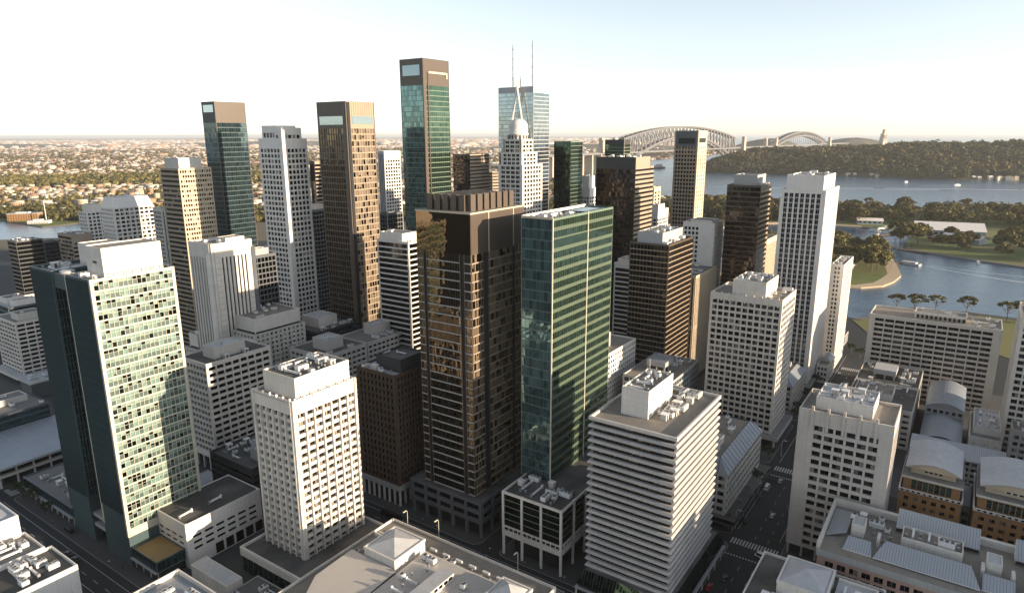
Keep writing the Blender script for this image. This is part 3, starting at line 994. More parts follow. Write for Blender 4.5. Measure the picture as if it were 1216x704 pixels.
clutter(B, (x0 + 2, -1, y0 + 2, y1 - 2), 29.75, 9, 24)
B.finish()

# --- G: the tower of stacked slabs
B = Building('office_tower', 'tower of stacked horizontal grey bands with a lit white box on its roof', 'tower', 213, 76, 48, 34, 76)
OCC.append((213, 261, 76, 110, 10, 76))
B.wall.box(1.3, 46.7, 1.3, 32.7, 9, 74, 'core_dark')
PG = G(fh=3.0, bw=None, sh=0, rec=1.05, glass='glass_window', mull=23, thin=.09, frame='grey_band', top=0, ml=1.0, mr=1.0)
nb = 21
fh = (75.0 - 12.0) / nb
for k in range(nb):
    z = 12.0 + k * fh
    fl = MB()
    o1 = .62
    fl.frus((.2, 47.8, .2, 33.8), z + .02, (-o1, 48 + o1, -o1, 34 + o1), z + .22, 'grey_band')
    fl.frus((-o1, 48 + o1, -o1, 34 + o1), z + .22, (-o1, 48 + o1, -o1, 34 + o1), z + .85, 'grey_band')
    fl.frus((-o1, 48 + o1, -o1, 34 + o1), z + .85, (-.15, 48.15, -.15, 34.15), z + 1.25, 'grey_band')
    B.part('floor_band', fl)
    for fc in ('S', 'W'):
        o, u, n, L = B.frame(fc, (0, 48, 0, 34))
        B.cells.append((fc, o[0] + u[0] * L / 2 - n[0] * 1.05, o[1] + u[1] * L / 2 - n[1] * 1.05, z + 1.2 + (fh - 1.2) / 2, L - 2, fh - 1.2, 'glass_black', 23 if fc == 'S' else 17, 0, 'dark_metal', .10, 1.05))
rf = MB()
rf.box(-.5, 48.5, -.5, 34.5, 75.0, 75.3, 'grey_band', 'roof_gravel')
for a in ((-.5, 48.5, -.5, .3), (-.5, 48.5, 33.7, 34.5), (-.5, .3, .3, 33.7), (47.7, 48.5, .3, 33.7)):
    rf.box(*a, 75.31, 76.4, 'pale_concrete')
B.part('roof', rf)
B.block((11, 35.5, 15.5, 26.5), 75.3, 86.5, 'white_panel', 'roof_gravel', .9)
clutter(B, (12, 34.5, 16.5, 25.5), 85.6, 7, 33, (0, 2, 3, 5))
clutter(B, (13, 46, 6, 14.5), 75.3, 9, 31, (0, 1, 1, 2, 7))
clutter(B, (36.5, 46.5, 12, 32), 75.3, 5, 32)
B.at('mast', MAST, 34, 25, 85.6)
pd = MB()
x0, x1, y0, y1 = -5, 55, -4.5, 36
pd.box(x0 + 3, x1 - 3, y0 + 3, y1 - 3, 0, 4.5, 'core_dark')
pd.frus((x0 + .8, x1 - .8, y0 + .8, y1 - .8), 4.6, (x0, x1, y0, y1), 6.5, 'glass_green_deep')
pd.frus((x0, x1, y0, y1), 6.5, (x0 + 2.4, x1 - 2.4, y0 + 2.4, y1 - 2.4), 12.0, 'glass_green_deep', 'roof_dark')
pd.box(x0 - .6, x1 + .6, y0 - .6, y1 + .6, 4.3, 4.6, 'steel_grey')
for k in range(30):
    yy = y0 + 1 + k * 1.35
    pd.tube((x0 + .05, yy, 6.5), (x0 + 2.4, min(max(yy, y0 + 2.4), y1 - 2.4), 12.0), .07, n=4, mat='teal_metal', cap=False)
for k in range(44):
    xx = x0 + 1 + k * 1.35
    pd.tube((xx, y0 + .05, 6.5), (min(max(xx, x0 + 2.4), x1 - 2.4), y0 + 2.4, 12.0), .07, n=4, mat='teal_metal', cap=False)
B.part('podium', pd)
for k in range(6):
    c = MB(); c.tube((x0, y0 + .4 + k * 8, 0), (x0, y0 + .4 + k * 8, 4.4), .3, mat='pale_concrete'); B.part('column', c)
for k in range(1, 8):
    c = MB(); c.tube((x0 + k * 8, y0, 0), (x0 + k * 8, y0, 4.4), .3, mat='pale_concrete'); B.part('column', c)
B.finish()

# --- I: grey panel tower lower right
PI_ = G(fh=3.75, bw=3.85, pw=.85, pf=0, sh=1.5, sf=-.12, rec=.9, glass='glass_window', mull=1, thin=.06, frame='dark_metal', top=6.5, topf=-.06, wm='grey_panel', ml=6.0, mr=4.6)
PIs = G(**{**PI_, 'bw': 2.6, 'ml': 1.5, 'mr': 1.5, 'pw': .8, 'sh': 1.6, 'rec': .4})
B = tower('grey panel tower at lower right with short ribs along its parapet', 286, 14.5, 27, 35.3, 68.4, PIs, PI_, wm='grey_panel', ew=.8, z0=5,
          roof='roof_gravel', pent=[(5.5, 25, 8.5, 30, 4.5)], pm='white_panel', proof='roof_pale', pcl=9, seed=41)
for y in (6.2, 12.2, 18.0, 24.0, 30.0):
    B.wall.box(-.55, .5, y - .5, y + .5, 60.0, 70.2, 'grey_panel')
B.wall.box(1.5, 26, 1.5, 34.5, 0, 5, 'core_dark')
for k in range(7):
    c = MB(); c.box(.1, 1.0, .3 + k * 5.6, 1.2 + k * 5.6, 0, 5, 'grey_concrete'); B.part('column', c)
B.finish()

# --- J: white tower with square windows by the cross street
PJ = G(fh=3.6, bw=3.7, pw=.72, pf=0, sh=1.25, sf=-.15, rec=.9, glass='glass_window', mull=1, thin=.05, frame='dark_metal', top=4.0, wm='white_concrete')
B = tower('white tower with an even grid of square dark windows beside the cross street', 389, 82, 34, 41, 89, PJ, PJ, ew=1.0, z0=8, roof='roof_gravel',
          pent=[(2.5, 30, 10, 29, 8.5)], pcl=8, seed=44, ncl=4)
B.wall.box(-3, 36, -4.5, 43, 5.2, 8.0, 'pale_concrete', 'roof_grey')
B.wall.box(1, 33, 0, 40, 0, 5.2, 'core_dark')
for y in (-3, 5, 13, 21, 29, 37):
    c = MB(); c.box(-2.2, -1.2, y, y + 1, 0, 5.2, 'pale_concrete'); B.part('column', c)
for k in range(9):
    B.wall.box(-.3, .5, 2.3 + k * 4.6 - .4, 2.3 + k * 4.6 + .4, 84.5, 89.8, 'white_concrete')
B.finish()

# --- K: tall white tower with vertical piers
PK = G(fh=3.5, bw=3.55, pw=1.05, pf=.3, sh=.9, sf=-.25, rec=.55, glass='glass_black', mull=1, thin=.12, frame='steel_grey', top=2.6, topf=-.1, wm='white_paint', spm='grey_concrete', ml=1.9, mr=2.6)
PKs = G(**{**PK, 'bw': 3.3, 'pw': 1.8, 'sh': 1.6, 'spm': 'white_paint', 'sf': 0, 'ml': 4.5, 'mr': 1.2, 'glass': 'glass_window'})
B = tower('tallest white tower on the right, close vertical white piers and a blank white crown', 494, 83, 50, 29, 143, PKs, PK, wm='white_paint', ew=1.6, z0=6, roof='roof_gravel',
          pent=[(3.5, 46, 2.6, 26.5, 9.5)], pm='white_paint', proof='roof_gravel', pcl=5, seed=47)
B.wall.box(-2, 53, -3, 30, 3.8, 6.0, 'pale_concrete', 'roof_grey')
B.wall.box(1, 49, 1, 28, 0, 3.8, 'core_dark')
B.finish()

# --- L: slim white slab by the water and its vaulted annexe
PL = G(fh=3.4, bw=2.6, pw=.9, sh=1.3, rec=.5, glass='glass_window', mull=0, top=2, wm='white_paint')
B = tower('slim white slab block standing by the water, right of the tallest white tower', 552, 75, 44, 9, 84, PL, G(**{**PL, 'bw': 2.2}), wm='white_paint', ew=2.2, roof='roof_gravel', ncl=3, seed=51, cat='block')
B.finish()
B = Building('annexe', 'low white annexe with a vaulted metal roof at the foot of the slim white slab', 'building', 519, 73.5, 27, 8, 15)
B.vol((0, 27, 0, 8), 0, 14, G(fh=3.5, bw=3, pw=1.2, sh=1.6, rec=.3, top=5), G(fh=3.5, bw=2.5, pw=.8, sh=1.6, rec=.3, top=2), wm='white_paint', ew=.6)
mb = MB(); barrel(mb, 12, 27, .5, 7.5, 13.6, 3.4, 'roof_zinc', 'white_paint'); B.part('vault', mb); B.finish()

# --- M: wide white slab at right
PM_ = G(fh=3.55, bw=6.55, pw=.7, pf=.05, sh=1.45, sf=-.35, rec=1.0, glass='glass_black', mull=1, thin=.1, frame='grey_concrete', top=2.6, topf=-.05, wm='pale_concrete', ml=3.2, mr=4.5)
B = tower('wide pale concrete slab block at right with eleven bays of long dark windows', 520.5, -25.5, 30, 76.5, 57, G(**{**PM_, 'ml': 2, 'mr': 2, 'bw': 5.2}), PM_, wm='pale_concrete', ew=1.5,
          roof='roof_gravel', pent=[(8, 22, 20, 50, 3.6)], pm='white_concrete', proof='roof_grey', ncl=5, seed=53, cat='block')
for k in range(11):
    B.block((7.3, 8.0, 20.6 + k * 2.65, 22.2 + k * 2.65), 56.6, 58.8, 'glass_black', 'glass_black', .05, name='plant_louvre', th=.1)
B.finish()

# --- N: tower cut by the right edge, with a lower front block
B = tower('white gridded tower cut off by the right edge of the picture', 434, -66, 30, 38, 88, PJ, PJ, ew=1.4, roof='roof_gravel', pent=[(6, 24, 8, 30, 5)], seed=57)
B.finish()
B = tower('small grey block in front of the cut-off white tower at the right edge', 418, -58, 15.5, 26.5, 29, G(fh=3.5, bw=3, pw=1, sh=1.6, rec=.4), wm='grey_concrete', ncl=4, seed=58, cat='block', name='office_block')
B.finish()

# --- R: flat roofed block behind the grey panel tower
PR = G(fh=3.8, bw=4.5, pw=1.0, sh=2.0, rec=.4, top=2.5, wm='pale_concrete')
B = tower('flat-roofed pale block with white parapets directly behind the grey panel tower', 428, 14, 86, 36, 24, PR, PR, wm='white_concrete', ew=.9, roof='roof_dark', ncl=6, seed=61, cat='block', name='office_block')
B.wall.box(42.5, 43.5, .6, 35.4, 22.7, 24.4, 'white_concrete')
B.block((14, 34, 12, 33), 22.7, 27, 'white_panel', 'roof_gravel', .8)
clutter(B, (15, 33, 13, 32), 26.2, 6, 62)
hb = MB()
hb.box(54, 70, 14, 27, 26.2, 29.5, 'steel_grey', 'roof_pale')
for x in (54.5, 61.5, 68.8):
    for y in (14.5, 20, 26): hb.box(x, x + .7, y, y + .7, 22.7, 26.2, 'steel_grey')
hb.box(56, 68, 16, 25, 22.7, 26.2, 'dark_metal')
B.part('plant_canopy', hb)
clutter(B, (45, 84, 2, 12), 22.7, 8, 63)
clutter(B, (72, 85, 12, 34), 22.7, 5, 64)
B.finish()

# --- U, V: mansard-roofed low blocks along the cross street
def mansard(label, s, t, wr, wl, he, hr, P, seed, pod=True):
    B = Building('office_block', label, 'building', s, t, wr, wl, hr)
    B.vol((0, wr, 0, wl), 6.5 if pod else 0, he, P, wm='pale_concrete', ew=.8, roof='roof_grey', par=.3)
    mb = MB(); i = 5.2
    for q in (((-.3, -.3), (wr + .3, -.3), (wr - i, i), (i, i)), ((wr + .3, -.3), (wr + .3, wl + .3), (wr - i, wl - i), (wr - i, i)),
              ((wr + .3, wl + .3), (-.3, wl + .3), (i, wl - i), (wr - i, wl - i)), ((-.3, wl + .3), (-.3, -.3), (i, i), (i, wl - i))):
        mb.poly([(*q[0], he + .05), (*q[1], he + .05), (*q[2], hr), (*q[3], hr)], 'roof_zinc')
    n = int(wr / 4)
    for k in range(1, n):
        x = wr * k / n; xt = min(max(x, i), wr - i)
        mb.tube((x, -.3, he + .1), (xt, i, hr + .05), .12, n=4, mat='dark_metal', cap=False)
    for k in range(1, int(wl / 4)):
        y = wl * k / int(wl / 4); yt = min(max(y, i), wl - i)
        mb.tube((-.3, y, he + .1), (i, yt, hr + .05), .12, n=4, mat='dark_metal', cap=False)
    mb.box(i, wr - i, i, wl - i, hr - 1.5, hr - .6, 'roof_gravel')
    B.part('mansard_roof', mb)
    B.block((i + 2, i + 9, i + 3, wl - i - 1), hr - .6, hr + 4.5, 'pale_concrete', 'roof_pale', .3)
    B.block((i + 12, i + 18, i + 4, wl - i - 1), hr - .6, hr + 3, 'pale_concrete', 'roof_pale', .3)
    clutter(B, (i + 19, wr - i - 1, i + 1, wl - i - 1), hr - .6, 6, seed)
    if pod:
        mb = MB()
        mb.box(-3, wr + 2, -5.5, wl, 4.4, 6.5, 'glass_green_deep', 'roof_dark')
        mb.box(-3.3, wr + 2.3, -5.8, wl, 4.0, 4.4, 'dark_concrete')
        mb.box(0, wr - 1, .5, wl - 1, 0, 4.0, 'core_dark')
        B.part('street_canopy', mb)
        for k in range(int(wr / 9) + 1):
            c = MB(); c.tube((-2 + k * 9, -4.6, 0), (-2 + k * 9, -4.6, 4.1), .25, mat='grey_concrete'); B.part('column', c)
    B.finish()
    return B


mansard('low pale block with a mansard roof, right behind the tower of stacked bands', 289, 78, 60, 27, 27, 33, G(fh=3.6, bw=3.6, pw=.8, sh=1.5, rec=.4, top=1, glass='glass_window'), 71)
mansard('low pale block with a mansard roof between the two white cross street towers', 446, 83, 40, 24, 19, 24, G(fh=3.6, bw=3.2, pw=.8, sh=1.5, rec=.4, top=1), 72, False)

# --- W, X and neighbours behind the green tower
B = tower('flat grey-roofed block with a raised plant canopy, behind the stacked-band tower', 357, 133, 50, 30, 39, G(fh=3.6, bw=3.4, pw=.6, sh=1.1, rec=.35, glass='glass_teal', wm='steel_grey', top=1.6), wm='steel_grey', roof='roof_gravel', ncl=4, seed=73, cat='block', name='office_block')
hb = MB(); hb.box(14, 28, 9, 21, 42.5, 45.5, 'steel_grey', 'roof_zinc')
for x in (14.4, 20.6, 27):
    for y in (9.3, 14.5, 20): hb.box(x, x + .6, y, y + .6, 38, 42.5, 'steel_grey')
hb.box(16, 26, 11, 19, 38, 42.4, 'dark_metal'); B.part('plant_canopy', hb); clutter(B, (30, 48, 2, 28), 38, 6, 74); B.finish()
B = tower('sunlit white block of small square windows tucked behind the green striped tower', 344, 170, 46, 24, 52, G(fh=3.3, bw=2.9, pw=1.2, sh=1.5, rec=.45, glass='glass_warm', mull=0, top=2, wm='white_paint'), wm='white_paint', roof='roof_gravel', pent=[(8, 26, 8, 20, 8)], pm='white_paint', seed=75, cat='block', name='office_block'); B.finish()
B = tower('plain grey block added for shade, unseen behind the broad bronze and green striped towers', 267, 176, 70, 30, 112, G(fh=3.6, bw=3.6, pw=1, sh=1.5, rec=.4, mull=0, wm='grey_concrete'), wm='grey_concrete', seed=76, cat='block', name='office_block'); B.finish()  # added block, hidden from the camera, that shades the middle of the city
# --- Y: bronze mid tower
PY = G(fh=3.75, bw=2.55, pw=.28, pf=.08, sh=.7, sf=.12, rec=.2, glass='glass_bronze', mull=0, top=1.4, wm='bronze_metal', spm='tan_metal')
B = tower('bronze glass tower with a grey box on its roof, right of the green tower', 422, 163, 46, 28, 109, PY, G(**{**PY, 'glass': 'glass_bronze_deep', 'spm': 'tan_metal'}), wm='bronze_metal', ew=.4, roof='roof_dark',
          pent=[(3, 40, 6, 24, 7)], pm='steel_grey', proof='roof_gravel', pcl=6, seed=77, ncl=3); B.finish()
# --- Z, AA, AB, AD
PZ = G(fh=3.7, bw=None, sh=1.0, sf=0, rec=.5, glass='glass_black', mull=10, thin=.06, top=4, wm='white_paint', spm='white_paint')
B = tower('white-lined dark office block half hidden behind the green striped tower', 463, 208, 20, 14, 85, PZ, wm='white_paint', ew=.9, seed=78, cat='block', name='office_block', pent=[(2, 18, 2, 12, 3)]); B.finish()
PAA = G(fh=3.6, bw=3.0, pw=1.0, sh=1.4, sf=.25, rec=.5, glass='glass_window', mull=0, top=4, wm='white_paint')
B = tower('white block with a blank side wall, left of the dark bronze slab tower', 517, 164, 23, 25, 113, PAA, G(**{**PAA, 'mr': 12, 'sf': -.1}), wm='white_paint', ew=.8, roof='roof_gravel', pent=[(3, 20, 3, 20, 1.5)], seed=79); B.finish()
PAB = G(fh=40, bw=2.3, pw=1.0, pf=.35, sh=3, rec=.3, glass='glass_dark', mull=0, top=2, wm='cream_stone')
B = tower('cream pinstriped block with closely set vertical ribs in front of the white stepped block', 470, 160, 48, 18, 80, PAB, PAB, wm='cream_stone', ew=.9, roof='roof_grey', ncl=4, seed=80, cat='block', name='office_block'); B.finish()
B = tower('slim cream stone block squeezed beside the dark bronze slab tower', 602, 146, 44, 12, 90, G(fh=3.6, bw=2.4, pw=1.2, pf=.2, sh=1.2, rec=.4, mull=0, top=5, wm='cream_stone'), wm='cream_stone', ew=.8, seed=81, cat='block', name='office_block'); B.finish()
# --- AC: dark bronze slab
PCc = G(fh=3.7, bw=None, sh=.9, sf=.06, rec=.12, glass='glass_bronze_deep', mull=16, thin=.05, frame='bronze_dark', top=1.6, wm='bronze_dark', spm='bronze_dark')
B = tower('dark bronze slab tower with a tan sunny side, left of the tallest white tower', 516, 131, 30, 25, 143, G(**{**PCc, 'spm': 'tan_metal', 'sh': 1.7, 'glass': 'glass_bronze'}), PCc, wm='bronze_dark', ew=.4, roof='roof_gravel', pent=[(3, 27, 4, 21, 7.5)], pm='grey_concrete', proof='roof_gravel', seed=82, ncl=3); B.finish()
# --- AE: concrete tower before the bridge
PAE = G(fh=3.6, bw=2.7, pw=.75, sh=1.3, sf=-.1, rec=.5, glass='glass_bronze_deep', mull=1, top=14, topm='dark_concrete', wm='beige_stone')
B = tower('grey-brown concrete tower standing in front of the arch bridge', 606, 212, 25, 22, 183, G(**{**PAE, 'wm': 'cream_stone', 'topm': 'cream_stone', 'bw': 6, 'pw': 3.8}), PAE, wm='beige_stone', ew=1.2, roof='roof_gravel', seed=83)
B.block((-.3, 0.2, 3, 18), 171.5, 176.5, 'core_dark', 'core_dark', .05, name='plant_louvre')
B.block((3, 20, -.3, 0.2), 172.5, 176.5, 'core_dark', 'core_dark', .05, name='plant_louvre'); B.finish()
# --- AF: dark glass tower with tan side
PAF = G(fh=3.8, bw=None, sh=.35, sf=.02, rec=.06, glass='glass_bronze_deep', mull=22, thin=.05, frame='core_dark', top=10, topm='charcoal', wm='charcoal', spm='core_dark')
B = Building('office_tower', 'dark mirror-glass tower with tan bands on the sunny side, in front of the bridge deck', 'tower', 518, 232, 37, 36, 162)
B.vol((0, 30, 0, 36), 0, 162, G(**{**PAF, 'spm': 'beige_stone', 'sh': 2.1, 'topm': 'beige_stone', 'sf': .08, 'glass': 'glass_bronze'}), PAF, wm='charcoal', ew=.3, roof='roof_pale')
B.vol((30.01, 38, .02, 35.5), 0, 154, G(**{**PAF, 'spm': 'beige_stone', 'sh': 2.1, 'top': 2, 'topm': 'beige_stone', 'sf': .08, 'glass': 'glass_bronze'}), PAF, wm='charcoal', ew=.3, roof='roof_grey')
clutter(B, (2, 28, 2, 33), 161, 10, 84, (0, 2, 5, 3)); B.finish()
# --- AG, AH, AI
PAG = G(fh=3.7, bw=None, sh=.8, sf=.02, rec=.06, glass='glass_green', mull=12, thin=.05, top=5.5, topm='charcoal', wm='green_metal', spm='green_metal')
B = tower('small green glass tower with a black top band, peering over the dark mirror tower', 734, 344, 18, 25, 174, PAG, PAG, wm='beige_stone', ew=.8, roof='roof_dark', seed=85); B.finish()
PAH = G(fh=3.7, bw=None, sh=.9, sf=.03, rec=.06, glass='glass_green', mull=9, thin=.05, top=1.2, wm='green_metal', spm='green_spandrel')
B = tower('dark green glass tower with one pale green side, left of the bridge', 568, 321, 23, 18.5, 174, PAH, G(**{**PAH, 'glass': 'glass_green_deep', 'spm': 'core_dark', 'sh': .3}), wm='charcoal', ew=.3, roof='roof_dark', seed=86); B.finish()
PAI = G(fh=3.9, bw=None, sh=.55, sf=.02, rec=.06, glass='glass_blue', mull=14, thin=.05, top=6, topm='steel_grey', wm='steel_grey', spm='steel_grey', frame='steel_grey')
B = tower('pale blue-grey glass tower carrying two tall masts and a white A-frame', 590, 377, 31, 43, 227, G(**{**PAI, 'topm': 'white_paint', 'sh': .7}), PAI, wm='steel_grey', ew=.5, roof='roof_pale', seed=87)
for x, y, z in ((2, 26, 42), (2, 2.5, 44), (4, 18, 9)):
    c = MB(); c.tube((x, y, 226), (x, y, 226 + z), .7, .4, 6, 'grey_metal')
    for k in range(4): c.box(x - .9, x + .9, y - .9, y + .9, 229 + z * (.15 + .22 * k), 229.6 + z * (.15 + .22 * k), 'grey_metal')
    B.part('mast', c)
c = MB()
c.tube((-6, 16, 227.5), (-6, 27.5, 160), .95, .95, 6, 'white_paint'); c.tube((-6, 16, 227.5), (-6, 4, 160), .95, .95, 6, 'white_paint'); c.tube((-6, 16, 224), (-6, 16, 236), 1.0, .3, 6, 'white_paint')
for z in (226, 163):
    c.box(-6.3, .3, 15.5, 16.5, z, z + .8, 'white_paint')
B.part('a_frame', c); B.finish()
# --- AJ: white domed tower
PJ1 = G(fh=3.7, bw=4.6, pw=.9, pf=.1, sh=1.3, sf=-.05, rec=.5, glass='glass_window', mull=1, thin=.12, frame='white_paint', top=1.5, wm='white_paint')
B = Building('office_tower', 'white stepped tower crowned by a round dome, just left of the green glass tower', 'tower', 467, 309, 31, 24, 186)
B.vol((0, 31, 0, 24), 0, 156, PJ1, PJ1, wm='white_paint', ew=2.2, roof='roof_pale')
B.vol((1.5, 25, 1.5, 22.5), 155, 166, PJ1, PJ1, wm='white_paint', ew=2.0, roof='roof_pale')
B.vol((3, 21, 3, 21), 165, 176.5, G(**{**PJ1, 'glass': 'glass_warm'}), G(**{**PJ1, 'glass': 'glass_warm'}), wm='beige_stone', ew=1.6, roof='roof_pale')
c = MB(); c.lathe([(8.2, 175.5), (8.2, 180), (8.6, 180.2), (8.6, 180.9), (8.1, 181), (8.1, 186), (7.8, 188.2), (6.7, 190.3), (5.0, 191.8), (3, 192.6), (.4, 192.9)], 28, 'white_paint', (12, 12))
B.part('dome', c, smooth=True)
for k in range(16):
    a = k * math.pi / 8
    B.block((12 + 8.15 * math.cos(a) - .5, 12 + 8.15 * math.cos(a) + .5, 12 + 8.15 * math.sin(a) - .5, 12 + 8.15 * math.sin(a) + .5), 176.6, 179.6 - .01 * k, 'core_dark', 'core_dark', .02, name='dome_window', th=.05)
B.finish()
# --- AK: tall green glass tower with brown top
PAK = G(fh=3.8, bw=None, sh=.45, sf=.02, rec=.05, glass='glass_teal', mull=10, thin=.07, frame='green_metal', top=19, topm='bronze_metal', wm='bronze_metal', spm='green_metal', ml=.8, mr=.8)
B = tower('tallest tower at the back, pale green glass sides under a brown top', 392, 347, 30, 23, 235, G(**{**PAK, 'glass': 'glass_green', 'ml': 3.2, 'spm': 'green_metal', 'sh': .6}), PAK, wm='bronze_dark', ew=.8, roof='roof_dark', seed=88)
c = MB(); c.box(-.25, .15, 3, 20, 223, 230.5, 'glass_blue'); B.part('plant_screen', c)
c = MB(); c.box(6, 27.5, -.5, .1, 224.6, 226.0, 'cream_stone'); c.box(26.3, 27.5, -.5, .1, 221.5, 224.6, 'cream_stone'); c.box(4.6, 5.8, -.45, .1, 90, 225.5, 'bronze_dark'); B.part('top_beam', c)
c = MB(); c.tube((15, 12, 234), (15, 12, 250), .14, .05, 5, 'white_metal'); B.part('mast', c); B.finish()
# --- AL, AM
PAL = G(fh=3.6, bw=None, sh=2.4, sf=.05, rec=.15, glass='glass_bronze_deep', mull=10, thin=.05, top=1.5, wm='beige_stone', spm='beige_stone')
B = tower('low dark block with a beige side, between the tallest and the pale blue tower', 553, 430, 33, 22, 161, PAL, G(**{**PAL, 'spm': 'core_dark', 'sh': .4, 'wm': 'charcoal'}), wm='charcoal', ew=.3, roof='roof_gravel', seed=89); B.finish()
PAM = G(fh=3.5, bw=3.3, pw=.9, sh=1.3, rec=.5, mull=0, top=9, wm='white_paint')
B = tower('small white tower between the bronze grid tower and the tallest tower', 490, 488, 23, 9, 165, PAM, G(fh=120, bw=2, pw=.9, sh=3, glass='glass_dark', mull=0, wm='steel_grey'), wm='white_paint', ew=.8, seed=90); B.finish()
# --- AN: bronze grid tower
PAN = G(fh=4.1, bw=2.45, pw=.42, pf=.12, sh=.8, sf=.2, rec=.2, glass='glass_copper', mull=0, top=17.5, topm='tan_metal', wm='tan_metal', spm='tan_metal')
B = Building('office_tower', 'tall bronze grid tower with a dark vertical slot at its front corner', 'tower', 318, 350, 26, 28.5, 202)
B.vol((0, 26, 0, 28.5), 0, 202, G(**{**PAN, 'ml': 1.2, 'slots': ((.05, .13),)}), G(**{**PAN, 'glass': 'glass_mirror_bronze', 'wm': 'bronze_metal', 'spm': 'bronze_metal', 'topm': 'bronze_metal', 'mr': 3.5}), wm='bronze_metal', ew=1.0, roof='roof_gravel')
B.block((-.28, .1, 3, 26), 187, 192.5, 'glass_blue', 'glass_blue', .05, name='plant_screen', th=.1)
B.block((5, 24, -.28, .1), 187.5, 192.5, 'glass_blue', 'glass_blue', .05, name='plant_screen', th=.1)
B.block((.9, 3.2, -.5, .6), 0, 201.4, 'core_dark', 'core_dark', .05, name='corner_slot', th=.1)
for k in range(13): B.wall.box(1 + k * 2, 1.2 + k * 2, -.05, .3, 193, 202.1, 'bronze_dark'); B.wall.box(-.05, .3, 1 + k * 2.1, 1.2 + k * 2.1, 193, 202.1, 'bronze_dark')
B.finish()
# --- AO + AP + AQ + AR
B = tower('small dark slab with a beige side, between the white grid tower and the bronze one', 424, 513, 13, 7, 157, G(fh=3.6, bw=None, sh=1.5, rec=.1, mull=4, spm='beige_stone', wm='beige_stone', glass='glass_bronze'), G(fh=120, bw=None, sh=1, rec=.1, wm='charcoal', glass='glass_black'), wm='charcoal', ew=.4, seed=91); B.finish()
PAP = G(fh=3.75, bw=3.5, pw=.85, sh=1.3, sf=-.06, rec=.6, glass='glass_window', mull=0, top=7, wm='white_paint')
B = Building('apartment_tower', 'tall white tower with rows of small square windows and a broad white corner pier', 'tower', 306, 402, 21, 27, 186)
B.vol((0, 21, 0, 27), 0, 178, G(**{**PAP, 'ml': 3.2, 'mr': 1.4}), G(**{**PAP, 'mr': 3.4, 'ml': 1.2}), wm='white_paint', ew=1.2, roof='roof_pale')
B.vol((2.5, 19, 9, 25.5), 177, 187, G(**{**PAP, 'top': 5}), wm='white_paint', ew=1, roof='roof_pale')
B.vol((.6, 17, .6, 8.9), 177, 185.5, G(**{**PAP, 'top': 5}), wm='white_paint', ew=1, roof='roof_pale')
c = MB(); c.frus((-1.2, 2.6, -1.2, 2.6), 0, (-1.2, 2.6, -1.2, 2.6), 184, 'white_paint'); B.part('corner_pier', c); B.finish()
PAQ = G(fh=3.8, bw=None, sh=.5, sf=.02, rec=.05, glass='glass_teal_deep', mull=12, thin=.07, frame='teal_metal', top=16, topm='bronze_metal', wm='teal_metal', spm='teal_metal')
B = tower('dark green glass tower with a brown top, behind the cream banded block at left', 316, 494, 27, 17.5, 206, PAQ, G(**{**PAQ, 'topm': 'charcoal'}), wm='bronze_dark', ew=.6, roof='roof_dark', seed=92)
c = MB(); c.box(-.2, .15, 2, 15, 198, 203.5, 'glass_blue'); B.part('plant_screen', c)
for x in (8, 24):
    c = MB(); c.tube((x, 8, 205), (x, 8, 214), .18, .05, 5, 'white_metal'); B.part('mast', c)
B.finish()
PAR = G(fh=3.55, bw=1.9, pw=.55, sh=1.7, sf=.15, rec=.35, glass='glass_warm', mull=0, top=1.5, wm='cream_stone')
B = tower('cream banded block with rows of small windows and a plain lit penthouse, at left', 275, 483, 26, 25, 157, PAR, G(**{**PAR, 'glass': 'glass_dark', 'bw': None, 'mull': 10, 'spm': 'tan_metal', 'wm': 'tan_metal'}), wm='cream_stone', ew=.6, roof='roof_gravel', pent=[(3, 21, 4, 23, 7.5)], pm='pale_concrete', seed=93); B.finish()
# --- AS: cream ribbed block
PAS = G(fh=116, bw=2.6, pw=1.5, pf=.5, sh=.5, sf=0, rec=.4, glass='glass_black', mull=0, top=9, topf=.3, wm='white_concrete', ml=5.4, mr=4.2)
PASw = G(**{**PAS, 'ml': 1.5, 'mr': 5.0, 'bw': 3.0})
B = tower('cream ribbed block with rounded corner shafts and black vertical slots, centre left', 228, 375, 28, 24, 117, PAS, PASw, wm='white_concrete', ew=1.6, roof='roof_gravel', ncl=4, seed=94)
c = MB(); c.lathe([(1.9, 0), (1.9, 110.5)], 18, 'white_concrete', (-.2, 3.0)); B.part('corner_shaft', c, smooth=True)
c = MB(); c.lathe([(2.2, 0), (2.2, 112)], 18, 'dark_concrete', (28.2, 1.2)); B.part('corner_shaft', c, smooth=True)
B.block((12, 25, 3, 12), 116, 119, 'white_concrete', 'roof_gravel', .3)
for k in range(30): B.wall.box(1.6, 5.42, -.56, -.4, 4 + k * 3.6, 4.25 + k * 3.6, 'grey_concrete'); B.wall.box(23.8, 26.4, -.56, -.4, 4 + k * 3.6, 4.25 + k * 3.6, 'grey_concrete')
B.finish()
